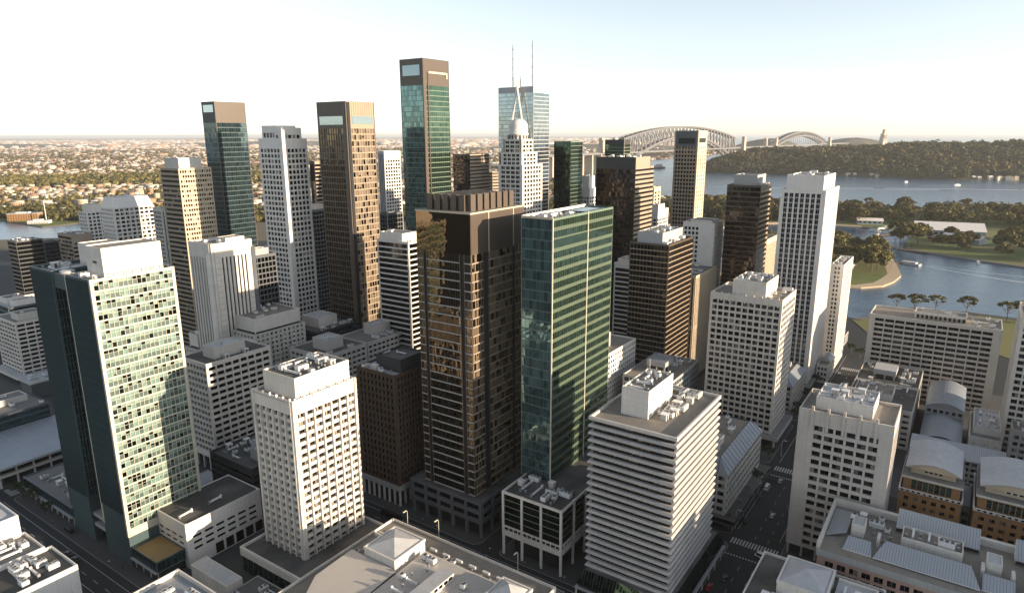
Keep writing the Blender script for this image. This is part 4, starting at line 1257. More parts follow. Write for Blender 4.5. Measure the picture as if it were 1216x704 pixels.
# --- AT, AU, AV, AW, AX
PAT = G(fh=3.6, bw=4.1, pw=1.2, sh=1.4, rec=.6, mull=1, top=1, wm='white_paint', glass='glass_warm')
B = Building('apartment_tower', 'white apartment tower with a sloping white crown, half sunlit, by the river at left', 'tower', 295, 631, 37, 23, 127)
B.vol((0, 37, 0, 23), 0, 118, PAT, G(**{**PAT, 'glass': 'glass_window', 'bw': 3}), wm='white_paint', ew=1.1, roof='roof_pale')
c = MB(); c.frus((.4, 36.6, .4, 22.6), 118, (3, 34, 4, 20), 127, 'white_paint', 'roof_pale'); B.part('crown', c); B.finish()
B = tower('low white gridded tower next to the sloping-crowned apartments by the river', 309, 715, 17, 17, 108, PAT, wm='white_paint', ew=.9, pent=[(3, 16, 2, 14, 7)], seed=95); B.finish()
B = tower('slim white slab right of the sloping-crowned apartment tower', 303, 566, 9, 13, 121, G(fh=110, bw=3, pw=1.6, sh=2, mull=0, wm='white_paint'), G(fh=3.5, bw=2.4, pw=.6, sh=1.2, wm='pale_concrete', mull=0), wm='white_paint', seed=96, cat='block'); B.finish()
PAW = G(fh=3.6, bw=None, sh=1.0, sf=.02, rec=.15, glass='glass_black', mull=9, thin=.06, top=1.4, wm='charcoal', spm='charcoal')
B = tower('dark banded office block near the left edge beside the river', 227, 659, 20, 17, 95, PAW, G(**{**PAW, 'spm': 'tan_metal', 'wm': 'tan_metal'}), wm='charcoal', ew=.4, roof='roof_grey', ncl=5, seed=97, cat='block'); B.finish()
B = tower('low dark block directly right of the dark banded office block at left', 266, 707, 12, 12, 85, PAW, wm='charcoal', ew=.4, seed=98, cat='block'); B.finish()
B = tower('tan block with a lit top floor rising behind the pale green tower', 263, 643, 17, 26, 97, G(fh=3.6, bw=None, sh=1.8, rec=.2, mull=7, spm='beige_stone', wm='beige_stone', top=7), G(fh=3.6, bw=None, sh=1.6, rec=.2, mull=9, spm='tan_metal', wm='tan_metal', top=2), wm='beige_stone', ew=.4, roof='roof_gravel', ncl=5, seed=99, cat='block'); B.finish()
# --- AY: white grid at left edge
PAY = G(fh=3.3, bw=5.2, pw=.7, sh=1.5, sf=-.1, rec=.7, glass='glass_black', mull=0, top=2.2, wm='white_concrete')
B = tower('white gridded block at the left edge with a box on its grey roof', 189, 577, 25, 38, 46, PAY, PAY, ew=.9, roof='roof_grey', pent=[(5, 21, 6, 20, 4.5)], pm='pale_concrete', seed=100, cat='block', name='office_block')
B.wall.box(-6, 34, -5, 40, 3.5, 5.5, 'white_concrete', 'roof_pale'); B.finish()
# --- BE: white gridded block centre left
PBE = G(fh=3.5, bw=4.8, pw=.75, sh=1.55, sf=-.12, rec=.8, glass='glass_black', mull=0, top=2.4, wm='white_concrete')
B = tower('white gridded block with a pale rooftop box, between the two sunlit left towers', 187, 324, 40, 26, 63, PBE, G(**{**PBE, 'bw': 3.1}), ew=1.0, z0=10, roof='roof_dark', pent=[(9, 28, 6, 17, 5.5)], pm='pale_concrete', proof='roof_pale', seed=101, cat='block', name='office_block', ncl=3)
B.wall.box(-.8, 41, -.8, 27, 8.3, 10.0, 'white_concrete'); B.wall.box(2, 38, 2, 24, 0, 8.3, 'core_dark')
for k in range(5):
    c = MB(); c.box(0, 1, .3 + k * 6, 1.3 + k * 6, 0, 8.3, 'white_concrete'); B.part('column', c)
    c = MB(); c.box(6 + k * 8, 7 + k * 8, 0, 1, 0, 8.3, 'white_concrete'); B.part('column', c)
B.finish()
# --- BD, BC apartments; BF, BG; BH
PBD = G(fh=3.1, bw=3.4, pw=1.7, sh=1.5, sf=.02, rec=.6, glass='glass_window', mull=0, top=1.2, wm='pale_concrete')
def apartments(label, s, t, wr, wl, h, seed):
    B = Building('apartment_block', label, 'block', s, t, wr, wl, h)
    B.vol((0, wr, 0, wl), 0, h - 9, PBD, PBD, wm='pale_concrete', ew=1.0, roof='roof_grey', par=.6)
    B.vol((3, wr - 1, 3, wl - 1), h - 10, h, G(fh=8, bw=None, sh=0, top=8.6, wm='white_concrete', topf=0), wm='white_concrete', ew=.5, roof='roof_gravel')
    for fc in ('S', 'W'):
        o, u, n, L = B.frame(fc, (0, wr, 0, wl))
        for k in range(1, int(L / 6.8)):
            bal = MB()
            for fl in range(int((h - 14) / 3.1)):
                c = k * 6.8; z = 3.2 + fl * 3.1
                xs = sorted((o[0] + u[0] * (c - 1.6) + n[0] * .02, o[0] + u[0] * (c + 1.6) + n[0] * 1.3)); ys = sorted((o[1] + u[1] * (c - 1.6) + n[1] * .02, o[1] + u[1] * (c + 1.6) + n[1] * 1.3))
                bal.box(xs[0], xs[1], ys[0], ys[1], z, z + 1.05, 'white_concrete', 'grey_concrete')
            B.part('balcony_stack', bal)
    clutter(B, (4, wr - 2, 4, wl - 2), h - 1, 7, seed); B.finish()
apartments('cream apartment block with stacked balconies, left of the low black glass block', 236, 352, 38, 36, 71, 102)
apartments('small cream apartment block showing just right of the pale green tower', 229, 405, 24, 14, 54, 103)
PBF = G(fh=3.4, bw=3.7, pw=.9, sh=1.7, sf=-.06, rec=.6, glass='glass_black', mull=0, top=2.6, wm='pale_concrete')
B = tower('low white gridded block with a pale box on its dark roof, left of brown bricks', 251, 306, 33, 33, 53, PBF, ew=.9, wm='pale_concrete', roof='roof_dark', pent=[(9, 22, 9, 22, 6)], pm='pale_concrete', proof='roof_pale', seed=104, cat='block', name='office_block', ncl=2); B.finish()
B = tower('low white gridded block with a bare grey roof, directly behind the brown brick block', 286, 307.5, 33, 27, 52, PBF, ew=.9, wm='pale_concrete', roof='roof_grey', pent=[(16, 30, 9, 20, 6)], pm='pale_concrete', proof='roof_pale', seed=105, cat='block', name='office_block', ncl=4); B.finish()
PBH = G(fh=3.8, bw=None, sh=1.2, sf=0, rec=.1, glass='glass_teal_deep', mull=14, thin=.06, top=1.6, wm='charcoal', spm='charcoal')
B = tower('low black glass block with a long pale roof box below the bronze grid tower', 281, 349, 36, 40, 53, PBH, wm='charcoal', ew=.4, roof='roof_dark', pent=[(10, 26, 10, 28, 6)], pm='white_concrete', proof='roof_pale', seed=106, cat='block', name='office_block', ncl=5); B.finish()
# --- BI, mid ones, BJ
PBI = G(fh=3.6, bw=3.0, pw=.5, sh=.9, rec=.35, glass='glass_black', mull=0, top=2, wm='dark_concrete')
B = tower('dark gridded block with a pale roof edge left of the white small-window tower', 261, 383, 18, 12, 104, PBI, wm='dark_concrete', roof='roof_pale', pent=[(2, 14, 2, 9, 4)], pm='grey_concrete', seed=107, cat='block', name='office_block'); B.finish()
B = tower('small dark gridded block between the white grid tower and the bronze one', 367, 455, 20, 9, 120, PBI, wm='grey_concrete', roof='roof_pale', pent=[(2, 17, 2, 8, 4)], pm='pale_concrete', seed=108, cat='block', name='office_block'); B.finish()
B = tower('small grey block with bare framed windows right of the bronze grid tower', 404, 402, 19, 9, 117, PBI, wm='grey_concrete', roof='roof_pale', seed=109, cat='block', name='office_block'); B.finish()
PBJ = G(fh=3.6, bw=None, sh=.95, sf=.35, rec=.3, glass='glass_black', mull=12, thin=.05, frame='core_dark', top=1.5, wm='white_concrete', spm='white_concrete', ml=1.0, mr=1.0)
B = tower('black and white banded tower with a white roof box, left of the broad bronze tower', 317, 298, 16, 28, 113, PBJ, ew=1.1, roof='roof_pale', pent=[(1, 15, 6, 26, 5)], seed=110, ncl=2); B.finish()
# --- small white ones in the gaps
B = tower('white stepped block left of the dark mirror tower', 604, 319, 26, 13, 128, PAM, wm='white_paint', ew=.7, pent=[(2, 14, 2, 10, 12)], pm='white_paint', seed=111, cat='block', name='office_block'); B.finish()
B = tower('white ribbed block in the gap between the dark mirror tower and the concrete tower', 625, 255, 28, 9, 108, PAM, wm='white_paint', ew=.7, pent=[(4, 20, 1, 8, 5)], pm='white_paint', seed=112, cat='block', name='office_block'); B.finish()
B = tower('thin cream tower behind the white ribbed block, right of the dark mirror tower', 662, 275, 18, 6, 127, G(fh=3.6, bw=7, pw=4, sh=1.5, mull=0, wm='cream_stone', top=5), wm='cream_stone', seed=113, cat='block', name='office_block'); B.finish()
B = tower('small tan block low beside the pale blue mast tower', 647, 470, 18, 8, 138, PAL, wm='beige_stone', seed=114, cat='block', name='office_block'); B.finish()
# ------------------------------------------------------------------ low buildings near the camera
# --- O: two-tier vaulted roof block
B = Building('office_block', 'block under two stepped blue-grey vaulted roofs, below the wide pale slab', 'building', 416, -11, 88, 20, 22)
P_ = G(fh=3.6, bw=3.2, pw=1.2, sh=1.6, rec=.3, top=1, wm='grey_concrete')
B.vol((0, 40, 0, 20), 0, 13.5, P_, wm='grey_concrete', ew=.5, roof='roof_grey')
B.vol((40.01, 88, .02, 19.98), 0, 19.5, P_, wm='grey_concrete', ew=.5, roof='roof_grey')
mb = MB(); barrel(mb, 3, 40, .3, 19.7, 13.2, 5.2, 'roof_zinc', 'grey_concrete'); mb.box(2.7, 3.05, 6, 14, 13.6, 15.6, 'glass_black')
for k in range(4): mb.box(2.6, 2.75, 6 + k * 2.6, 6.25 + k * 2.6, 13.6, 15.6, 'white_paint')
B.part('vault', mb)
mb = MB(); barrel(mb, 42, 88, .3, 19.7, 19.2, 5.2, 'roof_zinc', 'grey_concrete'); B.part('vault', mb)
B.finish()
# --- O2: long sloping metal roof across
B = Building('office_block', 'long low block with a plain sloping metal roof behind the orange brick ones', 'building', 400, -29.5, 14, 41, 17)
B.vol((0, 14, 0, 41), 0, 13.8, G(fh=3.4, bw=4.2, pw=.9, sh=1.5, rec=.4, top=1, wm='grey_concrete'), wm='grey_concrete', ew=.6, roof='roof_grey')
mb = MB(); mb.poly([(-.8, -1, 13.9), (-.8, 42, 13.9), (14.5, 42, 17), (14.5, -1, 17)][::-1], 'roof_seam_y'); mb.poly([(-.8, -1, 13.6), (-.8, 42, 13.6), (14.5, 42, 16.7), (14.5, -1, 16.7)], 'steel_grey')
for q in (((-.8, -1), (-.8, 42), 13.6, 13.9, 13.6, 13.9), ((14.5, 42), (14.5, -1), 16.7, 17, 16.7, 17), ((-.8, 42), (14.5, 42), 13.6, 13.9, 16.7, 17), ((14.5, -1), (-.8, -1), 16.7, 17, 13.6, 13.9)):
    a, b_, z0, z1, z2, z3 = q
    mb.poly([(*a, z0), (*b_, z2), (*b_, z3), (*a, z1)][::-1], 'white_metal')
B.part('sloping_roof', mb); B.finish()
# --- Q: small white block with dotted holes
B = Building('plant_building', 'small white blank-walled building with rows of small round holes, beside the stepped vaults', 'building', 428, -29, 42, 15, 20)
B.block((0, 42, 0, 15), 0, 17, 'white_panel', 'roof_grey', .8, name='wall')
B.block((8, 40, 1, 13.5), 16.2, 20.5, 'white_panel', 'roof_pale', 1.5, name='upper_storey')
hl = MB()
rr = random.Random(4)
for k in range(5):
    for j in range(4):
        if rr.random() < .75: hl.box(-.05, .02, 2.2 + k * 2.5, 2.75 + k * 2.5, 4 + j * 3, 4.5 + j * 3, 'core_dark')
B.part('wall_hole', hl); clutter(B, (10, 38, 2, 12.5), 19, 6, 120); B.finish()
# --- P1, P2: orange brick with vaulted tops
def orange(label, s, t, wr, wl, seed):
    B = Building('office_block', label, 'building', s, t, wr, wl, 40)
    PO = G(fh=3.5, bw=3.6, pw=1.7, sh=1.7, rec=.5, top=2.2, glass='glass_window', mull=1, wm='orange_brick')
    B.vol((0, wr, 0, wl), 0, 27.2, PO, wm='orange_brick', ew=1.2, roof='roof_grey', par=.6)
    rail = MB()
    rail.box(-.4, .2, -.3, wl + .3, 27.22, 28.4, 'white_paint')
    rail.box(.2, wr, -.35, .15, 27.22, 28.4, 'white_paint'); rail.box(.2, wr, wl - .15, wl + .35, 27.22, 28.4, 'white_paint')
    for k in range(int(wl / 2.1)): rail.box(-.5, -.38, .6 + k * 2.1, 1.6 + k * 2.1, 27.5, 28.2, 'glass_window')
    B.part('balcony_rail', rail)
    PO2 = G(fh=4.6, bw=2.1, pw=.35, sh=.6, rec=.5, top=.8, glass='glass_teal', mull=0, wm='orange_brick', ml=3, mr=3)
    B.vol((3.2, wr - 1, 1, wl - 1), 26.6, 32.5, PO2, wm='orange_brick', ew=1.0, roof='roof_grey', par=.2, rname='terrace')
    co = MB(); co.box(2.2, wr - .5, .2, wl - .2, 32.5, 33.5, 'white_concrete', 'roof_grey'); B.part('cornice', co)
    B.block((7, wr - 2, 3.2, wl - 3.2), 33.4, 37, 'cream_stone', 'roof_grey', .2, name='attic')
    va = MB(); barrel(va, 5.6, wr - 1.5, 1.4, wl - 1.4, 36.4, 4.6, 'roof_seam_x' if False else 'roof_pale', 'cream_stone'); B.part('vault', va)
    w_ = MB(); w_.box(6.85, 7.05, wl * .34, wl * .66, 34.6, 36.4, 'white_paint')
    for k in range(4): w_.box(6.78, 6.86, wl * .35 + k * wl * .078, wl * .35 + k * wl * .078 + 1.4, 34.8, 36.2, 'glass_black')
    B.part('attic_window', w_)
    B.finish()
orange('orange brick block with a vaulted roof and white balcony rail, beside the grey panel tower', 319, -11.8, 36, 23.2, 1)
orange('orange brick block with a vaulted roof cut off by the right edge', 317, -44, 36, 28, 2)
B = tower('narrow grey stair block between the two orange brick blocks', 330, -15.4, 24, 3.2, 22, G(fh=3.6, bw=None, sh=1.5, mull=1, wm='grey_concrete'), wm='grey_concrete', ew=.4, roof='roof_pale', seed=3, cat='building', name='stair_block'); B.finish()

# --- S: pink brick block bottom right
B = Building('office_block', 'long pink brick block with blue-grey standing-seam roofs at the bottom right corner', 'building', 245, -62, 37, 93.5, 33)
PS = G(fh=3.55, bw=4.1, pw=1.25, sh=1.0, sf=-.05, rec=.55, glass='glass_window', mull=1, hm=0, thin=.1, top=1.6, wm='pink_brick', frame='grey_metal')
B.vol((0, 37, 0, 93.5), 0, 29, PS, wm='pink_brick', ew=2.2, roof='roof_gravel', par=.3)
B.wall.box(-.5, 37.4, -.4, 93.9, 29.01, 31.6, 'grey_concrete', 'roof_gravel')
B.wall.box(35.6, 37.6, -.4, 94.1, 31.6, 34.2, 'pale_concrete')
B.wall.box(0, 35.6, 93.0, 94.1, 31.6, 34.0, 'pale_concrete')
def sloped(name, x0, x1, y0, y1, za, zb, mat, cut=0.0, ax=0):
    """standing-seam sheet rising from x0 to x1, with a dark slot under its eave"""
    mb = MB()
    mb.poly([(x0, y0, za), (x1, y0 + cut, zb), (x1, y1 - cut, zb), (x0, y1, za)], mat)
    mb.poly([(x0, y0, za - .3), (x0, y1, za - .3), (x1, y1 - cut, zb - .3), (x1, y0 + cut, zb - .3)], 'dark_metal')
    mb.poly([(x0, y0, za - .3), (x0, y0, za), (x0, y1, za), (x0, y1, za - .3)], 'white_metal')
    mb.poly([(x0, y0, za - .3), (x1, y0 + cut, zb - .3), (x1, y0 + cut, zb), (x0, y0, za)], 'grey_metal')
    mb.poly([(x0, y1, za - .3), (x0, y1, za), (x1, y1 - cut, zb), (x1, y1 - cut, zb - .3)], 'grey_metal')
    mb.poly([(x1, y0 + cut, zb - .3), (x1, y1 - cut, zb - .3), (x1, y1 - cut, zb), (x1, y0 + cut, zb)], 'grey_metal')
    return B.part(name, mb)
sloped('metal_roof', 3.5, 12, 44, 76, 32.4, 35.5, 'roof_seam_y', 3)
sloped('metal_roof', 5, 12, 34.5, 43.5, 31.9, 34.2, 'roof_seam_y')
sloped('metal_roof', 3.5, 12, 2, 33.8, 32.4, 35.5, 'roof_seam_y', 3)
sloped('metal_roof', 4.5, 11, 76.5, 86, 31.9, 34.0, 'roof_seam_y', 1)
mb = MB()
mb.poly([(10, 92.6, 31.9), (33, 92.6, 31.9), (30, 86, 33.6), (13, 86, 33.6)][::-1], 'roof_seam_x'); B.part('metal_roof', mb)
for y0, y1 in ((44.5, 71), (6, 34)):
    mb = MB()
    mb.poly([(28, y0, 33.4), (36.5, y0, 37.4), (36.5, y1, 37.4), (28, y1, 33.4)], 'roof_seam_y')
    mb.poly([(28, y0, 33.1), (28, y1, 33.1), (36.5, y1, 37.1), (36.5, y0, 37.1)], 'grey_metal')
    mb.poly([(28, y0, 31.7), (28, y0, 33.4), (36.5, y0, 37.4), (36.5, y0, 31.7)][::-1], 'white_metal'); mb.poly([(28, y1, 31.7), (28, y1, 33.4), (36.5, y1, 37.4), (36.5, y1, 31.7)], 'white_metal')
    mb.poly([(36.5, y0, 31.7), (36.5, y1, 31.7), (36.5, y1, 37.4), (36.5, y0, 37.4)], 'white_metal')
    B.part('metal_roof', mb)
B.block((17, 26, 49.5, 68.5), 31.6, 36.2, 'white_panel', 'roof_gravel', .9)
clutter(B, (17.6, 25.4, 50, 68), 35.3, 9, 131, (0, 2, 3, 5, 1))
B.block((17, 26, 8, 27), 31.6, 36.2, 'white_panel', 'roof_gravel', .9)
clutter(B, (17.6, 25.4, 9, 26), 35.3, 8, 132, (0, 2, 3, 5, 1))
for y in (80.5, 38.2):
    B.block((16, 23, y, y + 4.4), 31.6, 36.5, 'white_panel', 'roof_pale', .3, name='lift_overrun')
for y in (75, 43, 34.5):
    mb = MB(); mb.box(13, 18, y, y + 1.0, 31.6, 34.8, 'white_panel'); B.part('roof_wall', mb)
clutter(B, (14, 27, 71, 80), 31.6, 3, 133, (5, 5, 2)); clutter(B, (24, 34, 72, 91), 31.6, 4, 134)
B.finish()

# --- pyramid-roofed lit boxes on low roofs
def pyramid_box(B, r, z0, z1, z2, name='pyramid_lantern'):
    mb = MB()
    x0, x1, y0, y1 = r
    mb.box(x0, x1, y0, y1, z0, z1, 'white_panel')
    for a in ((x0 - .2, x1 + .2, y0 - .2, y0 + .5), (x0 - .2, x1 + .2, y1 - .5, y1 + .2), (x0 - .2, x0 + .5, y0 + .5, y1 - .5), (x1 - .5, x1 + .2, y0 + .5, y1 - .5)):
        mb.box(*a, z1 - .6, z1 + .35, 'white_panel')
    cx, cy = (x0 + x1) / 2, (y0 + y1) / 2
    c = [(x0 + .5, y0 + .5, z1), (x1 - .5, y0 + .5, z1), (x1 - .5, y1 - .5, z1), (x0 + .5, y1 - .5, z1)]
    for k in range(4): mb.poly([c[k], c[(k + 1) % 4], (cx, cy, z2)], 'roof_pale')
    B.occ(x0, x1, y0, y1, z0, z1)
    return B.part(name, mb)

# T
B = tower('low flat building with one grey pyramid lantern, at bottom right by the cross street', 207, 8, 31, 40.5, 28, G(fh=3.8, bw=4.5, pw=1.2, sh=1.8, rec=.4, wm='white_panel'), wm='white_panel', ew=1, roof='roof_dark', cat='building', name='office_block', seed=141)
pyramid_box(B, (8.5, 25.5, 15.5, 31), 27, 32.5, 35.5)
mb = MB(); mb.box(9, 24, 2, 14, 27, 30.5, 'pale_concrete', 'roof_pale'); mb.box(8.8, 24.2, 1.8, 2.5, 30.5, 31.3, 'white_concrete'); mb.box(23.5, 24.2, 2.5, 14, 30.5, 31.3, 'white_concrete'); B.part('penthouse', mb)
clutter(B, (10, 22, 3, 13), 30.5, 4, 142); clutter(B, (2, 7, 8, 38), 27, 4, 143)
B.finish()
# H
B = tower('low bottom building with two pale pyramid lanterns and ribbed metal roofs', 112, 106, 70, 80, 23, G(fh=4, bw=4.2, pw=1.0, sh=1.6, rec=.5, wm='white_concrete', top=2.4), wm='white_concrete', ew=1.2, roof='roof_gravel', cat='building', name='office_block', seed=145)
pyramid_box(B, (42, 58.5, 51.8, 67.5), 21, 29.2, 31.8)
pyramid_box(B, (47, 58, 2.5, 14.5), 21, 28.2, 31.5)
mb = MB()
def ridge(x0, x1, y0, y1, z0, z1, mat):
    ym = (y0 + y1) / 2
    mb.poly([(x0, y0, z0), (x1, y0, z0), (x1, ym, z1), (x0, ym, z1)], mat); mb.poly([(x1, y1, z0), (x0, y1, z0), (x0, ym, z1), (x1, ym, z1)], mat)
    mb.poly([(x0, y1, z0), (x0, y0, z0), (x0, ym, z1)], 'white_concrete'); mb.poly([(x1, y0, z0), (x1, y1, z0), (x1, ym, z1)], 'white_concrete')
mb.poly([(8, 17, 24.5), (56, 17, 26.2), (56, 50, 26.2), (8, 50, 24.5)], 'roof_seam_warm'); mb.poly([(8, 17, 21.1), (8, 17, 24.5), (8, 50, 24.5), (8, 50, 21.1)], 'white_concrete')
mb.poly([(56, 17, 21.1), (56, 50, 21.1), (56, 50, 26.2), (56, 17, 26.2)], 'white_concrete')
mb.poly([(8, 17, 21.1), (56, 17, 21.1), (56, 17, 26.2), (8, 17, 24.5)], 'white_concrete'); mb.poly([(8, 50, 24.5), (56, 50, 26.2), (56, 50, 21.1), (8, 50, 21.1)], 'white_concrete')
B.part('metal_roof', mb)
mb = MB()
mb.poly([(10, 50.4, 24.2), (41.5, 50.4, 26.2), (41.5, 74, 26.2), (24, 74, 25.2), (10, 66, 24.2)], 'roof_seam_warm')
mb.poly([(10, 66, 24.2), (24, 74, 25.2), (24, 74, 21.1), (10, 66, 21.1)][::-1], 'white_concrete'); mb.poly([(24, 74, 25.2), (41.5, 74, 26.2), (41.5, 74, 21.1), (24, 74, 21.1)][::-1], 'white_concrete')
mb.poly([(10, 50.4, 24.2), (10, 66, 24.2), (10, 66, 21.1), (10, 50.4, 21.1)], 'white_concrete')
for k in range(7):
    x = 12 + k * 1.7; y = 67.3 + k * .97
    mb.box(x, x + .9, y + .1, y + .35, 21.6, 23.6, 'glass_black')
B.part('metal_roof', mb)
mb = MB()      # inner parapets, gutters and a plant walkway that break the roof up
for q in ((57.2, 57.9, 16, 104), (7.0, 7.6, 16, 76), (8, 56, 15.6, 16.2), (58.6, 59.2, 14, 80)):
    mb.box(q[0], q[1], q[2], min(q[3], 78), 22.0, 23.6, 'white_concrete')
for k in range(9): mb.box(62.5, 63.4, 18 + k * 6.4, 21 + k * 6.4, 22, 22.9, 'white_metal')
B.part('inner_parapet', mb)
mb = MB(); mb.box(20, 50, 30.5, 36.5, 25, 28.2, 'white_concrete', 'roof_pale')
for k in range(11): mb.box(21 + k * 2.6, 22.8 + k * 2.6, 30.42, 30.6, 26.6, 27.8, 'glass_black')
B.part('roof_monitor', mb)
B.block((12, 22, 20, 27), 24.0, 27.4, 'white_panel', 'roof_gravel', .6)
clutter(B, (24, 54, 37.5, 48), 26.3, 5, 148, (0, 2, 3, 5)); clutter(B, (24, 54, 18, 29), 26.3, 4, 149, (2, 3, 5, 6))
for k in range(5):
    mb = MB(); mb.box(60, 61.5, 20 + k * 7, 22 + k * 7, 21, 21.7, 'white_metal'); B.part('roof_light', mb)
clutter(B, (59, 64, 18, 48), 21, 4, 146, (2, 5, 6)); clutter(B, (42, 58, 69, 78), 21, 3, 147, (5, 6, 2))
B.finish()

# --- BL: white slit-window block with dark green roof; annex; BK
PBL = G(fh=3.0, bw=5.1, pw=1.5, sh=1.7, sf=-.04, rec=.35, glass='glass_black', mull=0, top=6.5, topf=0, bot=6, wm='white_paint', ml=2.2, mr=2)
B = tower('low white block with narrow slit windows and a bare dark roof at lower left', 131, 257, 36.5, 24.5, 21, PBL, G(**{**PBL, 'bw': 5.5}), wm='white_paint', ew=1.2, roof='roof_dark', par=.4, cat='building', name='office_block', seed=150)
for x in (5, 19): B.at('duct', UNITS[3][1], x, 8, 20.6, .1)
for k in range(5):
    B.wall.box(12.4 + k * 5, 16.2 + k * 5, -.06, .1, .8, 5.6, 'glass_black')
B.finish()
B = Building('annexe', 'flat pale-roofed annexe lying at the foot of the white slit-window block', 'building', 127, 223.5, 7, 25, 8)
B.block((0, 7, 0, 25), 0, 8, 'white_concrete', 'roof_pale', .3, name='wall'); B.finish()
B = tower('low black block with striped walls and messy roof, left of the white precast tower', 170, 266, 26, 34, 27, G(fh=3.2, bw=None, sh=1.9, sf=.1, rec=.4, mull=9, glass='glass_black', wm='charcoal', spm='charcoal', top=4), wm='charcoal', ew=.6, roof='roof_dark', pent=[(8, 20, 3, 12, 5)], pm='steel_grey', proof='roof_pale', ncl=0, cat='building', name='office_block', seed=151)
clutter(B, (2, 24, 13, 33), 26, 11, 152); B.finish()
B = Building('canopy', 'small pale flat canopy beside the pale green tower, below the white gridded block', 'canopy', 166, 304, 12, 14, 8)
B.block((0, 12, 0, 14), 5, 8, 'pale_concrete', 'roof_pale', .3, name='roof_slab')
for x, y in ((.6, .6), (11, .6), (.6, 13), (11, 13)):
    c = MB(); c.box(x, x + .5, y, y + .5, 0, 5, 'pale_concrete'); B.part('column', c)
B = tower('low service building with a cluttered dark roof in front of the white precast tower', 113, 188, 27, 34, 6, G(fh=3, bw=4, pw=1, sh=1.4, rec=.3, top=1, wm='grey_concrete'), wm='grey_concrete', ew=.5, roof='roof_dark', par=.4, cat='building', name='service_building', seed=153)
B.block((8, 16, 4, 12), 5.6, 7.4, 'pale_concrete', 'roof_pale', .2); clutter(B, (1, 26, 13, 33), 5.6, 9, 154); B.finish()

# --- BM, BN: sunlit white blocks at the bottom left
PBM = G(fh=3.8, bw=6, pw=3.6, sh=2.4, rec=.4, glass='glass_warm', mull=0, top=9, topf=0, wm='white_paint')
B = Building('office_block', 'sunlit white blank-walled building with a stepped roof in the bottom left corner', 'building', 46, 234, 35, 72, 48)
B.vol((0, 36, 0, 19.5), 0, 40, PBM, wm='white_paint', ew=.9, roof='roof_dark')
B.vol((0, 34, 19.52, 36), 0, 40.6, PBM, wm='white_paint', ew=.9, roof='roof_grey')
B.vol((0, 33, 36.02, 72), 0, 47.8, PBM, wm='white_paint', ew=.9, roof='roof_pale')
c = MB()
for q in (((.8, 37), (32.2, 37)), ((32.2, 37), (32.2, 71)), ((32.2, 71), (.8, 71)), ((.8, 71), (.8, 37))):
    c.poly([(*q[0], 46.9), (*q[1], 46.9), (16.5, 54, 49.6)], 'roof_pale')
B.part('pyramid_roof', c)
clutter(B, (20, 33, 2, 18), 39, 5, 160, (0, 1, 3)); clutter(B, (18, 32, 21, 34), 39.6, 4, 161, (0, 2, 3)); B.finish()
B = Building('office_block', 'low building with a sunlit cream parapet at the bottom edge, left of centre', 'building', 52, 150, 45, 48, 44)
B.vol((0, 45, 0, 48), 0, 44, G(**{**PBM, 'wm': 'white_concrete'}), wm='white_concrete', ew=1, roof='roof_zinc', par=1.6)
mb = MB(); mb.box(2, 43, 23.8, 24.4, 42.4, 43.2, 'white_concrete'); mb.box(24, 24.6, 2, 46, 42.4, 43.0, 'white_concrete'); B.part('roof_kerb', mb)
mb = MB(); mb.box(33, 36, 20, 23.5, 42.4, 44.2, 'cream_stone', 'roof_pale'); B.part('lift_overrun', mb)
clutter(B, (26, 43, 4, 22), 42.4, 4, 163); clutter(B, (26, 42, 26, 45), 42.4, 4, 164); B.finish()

# --- far left low rise: BA, BB, AZ
PBA = G(fh=4.2, bw=None, sh=1.3, sf=.2, rec=.6, glass='glass_teal_deep', mull=16, thin=.08, top=1, wm='dark_concrete', spm='teal_metal')
B = tower('low green-banded glass block with a flat grey roof at the left edge', 106, 459, 55, 36, 20, PBA, wm='dark_concrete', ew=.5, roof='roof_grey', pent=[(30, 50, 18, 30, 3)], pm='pale_concrete', proof='roof_grey', cat='building', name='office_block', seed=170, ncl=6); B.finish()
B = Building('market_hall', 'long low hall with a broad plain grey overhanging roof at the left edge', 'hall', 112, 404, 60, 50, 12)
mb = MB(); mb.box(-2, 62, -3, 52, 10.6, 11.8, 'steel_grey', 'roof_zinc')
for k in range(7): mb.box(-1.9 + k * 10.5, -1.6 + k * 10.5, -2.9, 51.9, 11.8, 11.92, 'steel_grey')
B.part('roof_slab', mb)
B.wall.box(2, 58, 1, 48, 4.5, 10.6, 'glass_black'); B.wall.box(4, 56, 4, 46, 0, 4.5, 'core_dark'); B.wall.box(.5, 60, -1, 50, 5.6, 7.0, 'pale_concrete'); B.occ(-2, 62, -3, 52, 0, 11.8)
for k in range(8):
    c = MB(); c.box(1 + k * 8, 1.8 + k * 8, -.6, .2, 0, 10.6, 'pale_concrete'); B.part('column', c)
for k in range(1, 6):
    c = MB(); c.box(.6, 1.4, k * 9, k * 9 + .8, 0, 10.6, 'pale_concrete'); B.part('column', c)
B.finish()
B = Building('pavilion', 'long pale-roofed low pavilion between the gridded white block and the pale green tower', 'building', 176, 530, 34, 20, 12)
mb = MB(); mb.box(0, 34, 0, 20, 10.8, 12, 'pale_concrete', 'roof_pale'); B.part('roof_slab', mb); B.wall.box(1, 33, 1, 19, 0, 10.8, 'dark_concrete'); clutter(B, (2, 32, 2, 18), 12, 4, 175); B.finish()
B = tower('low block with a sunlit roof edge beyond the white gridded block at left', 205, 633, 42, 40, 46, PBA, wm='pale_concrete', ew=.8, roof='roof_pale', pent=[(6, 36, 6, 14, 4), (6, 30, 20, 34, 4)], pm='white_paint', seed=171, cat='building', name='office_block'); B.finish()

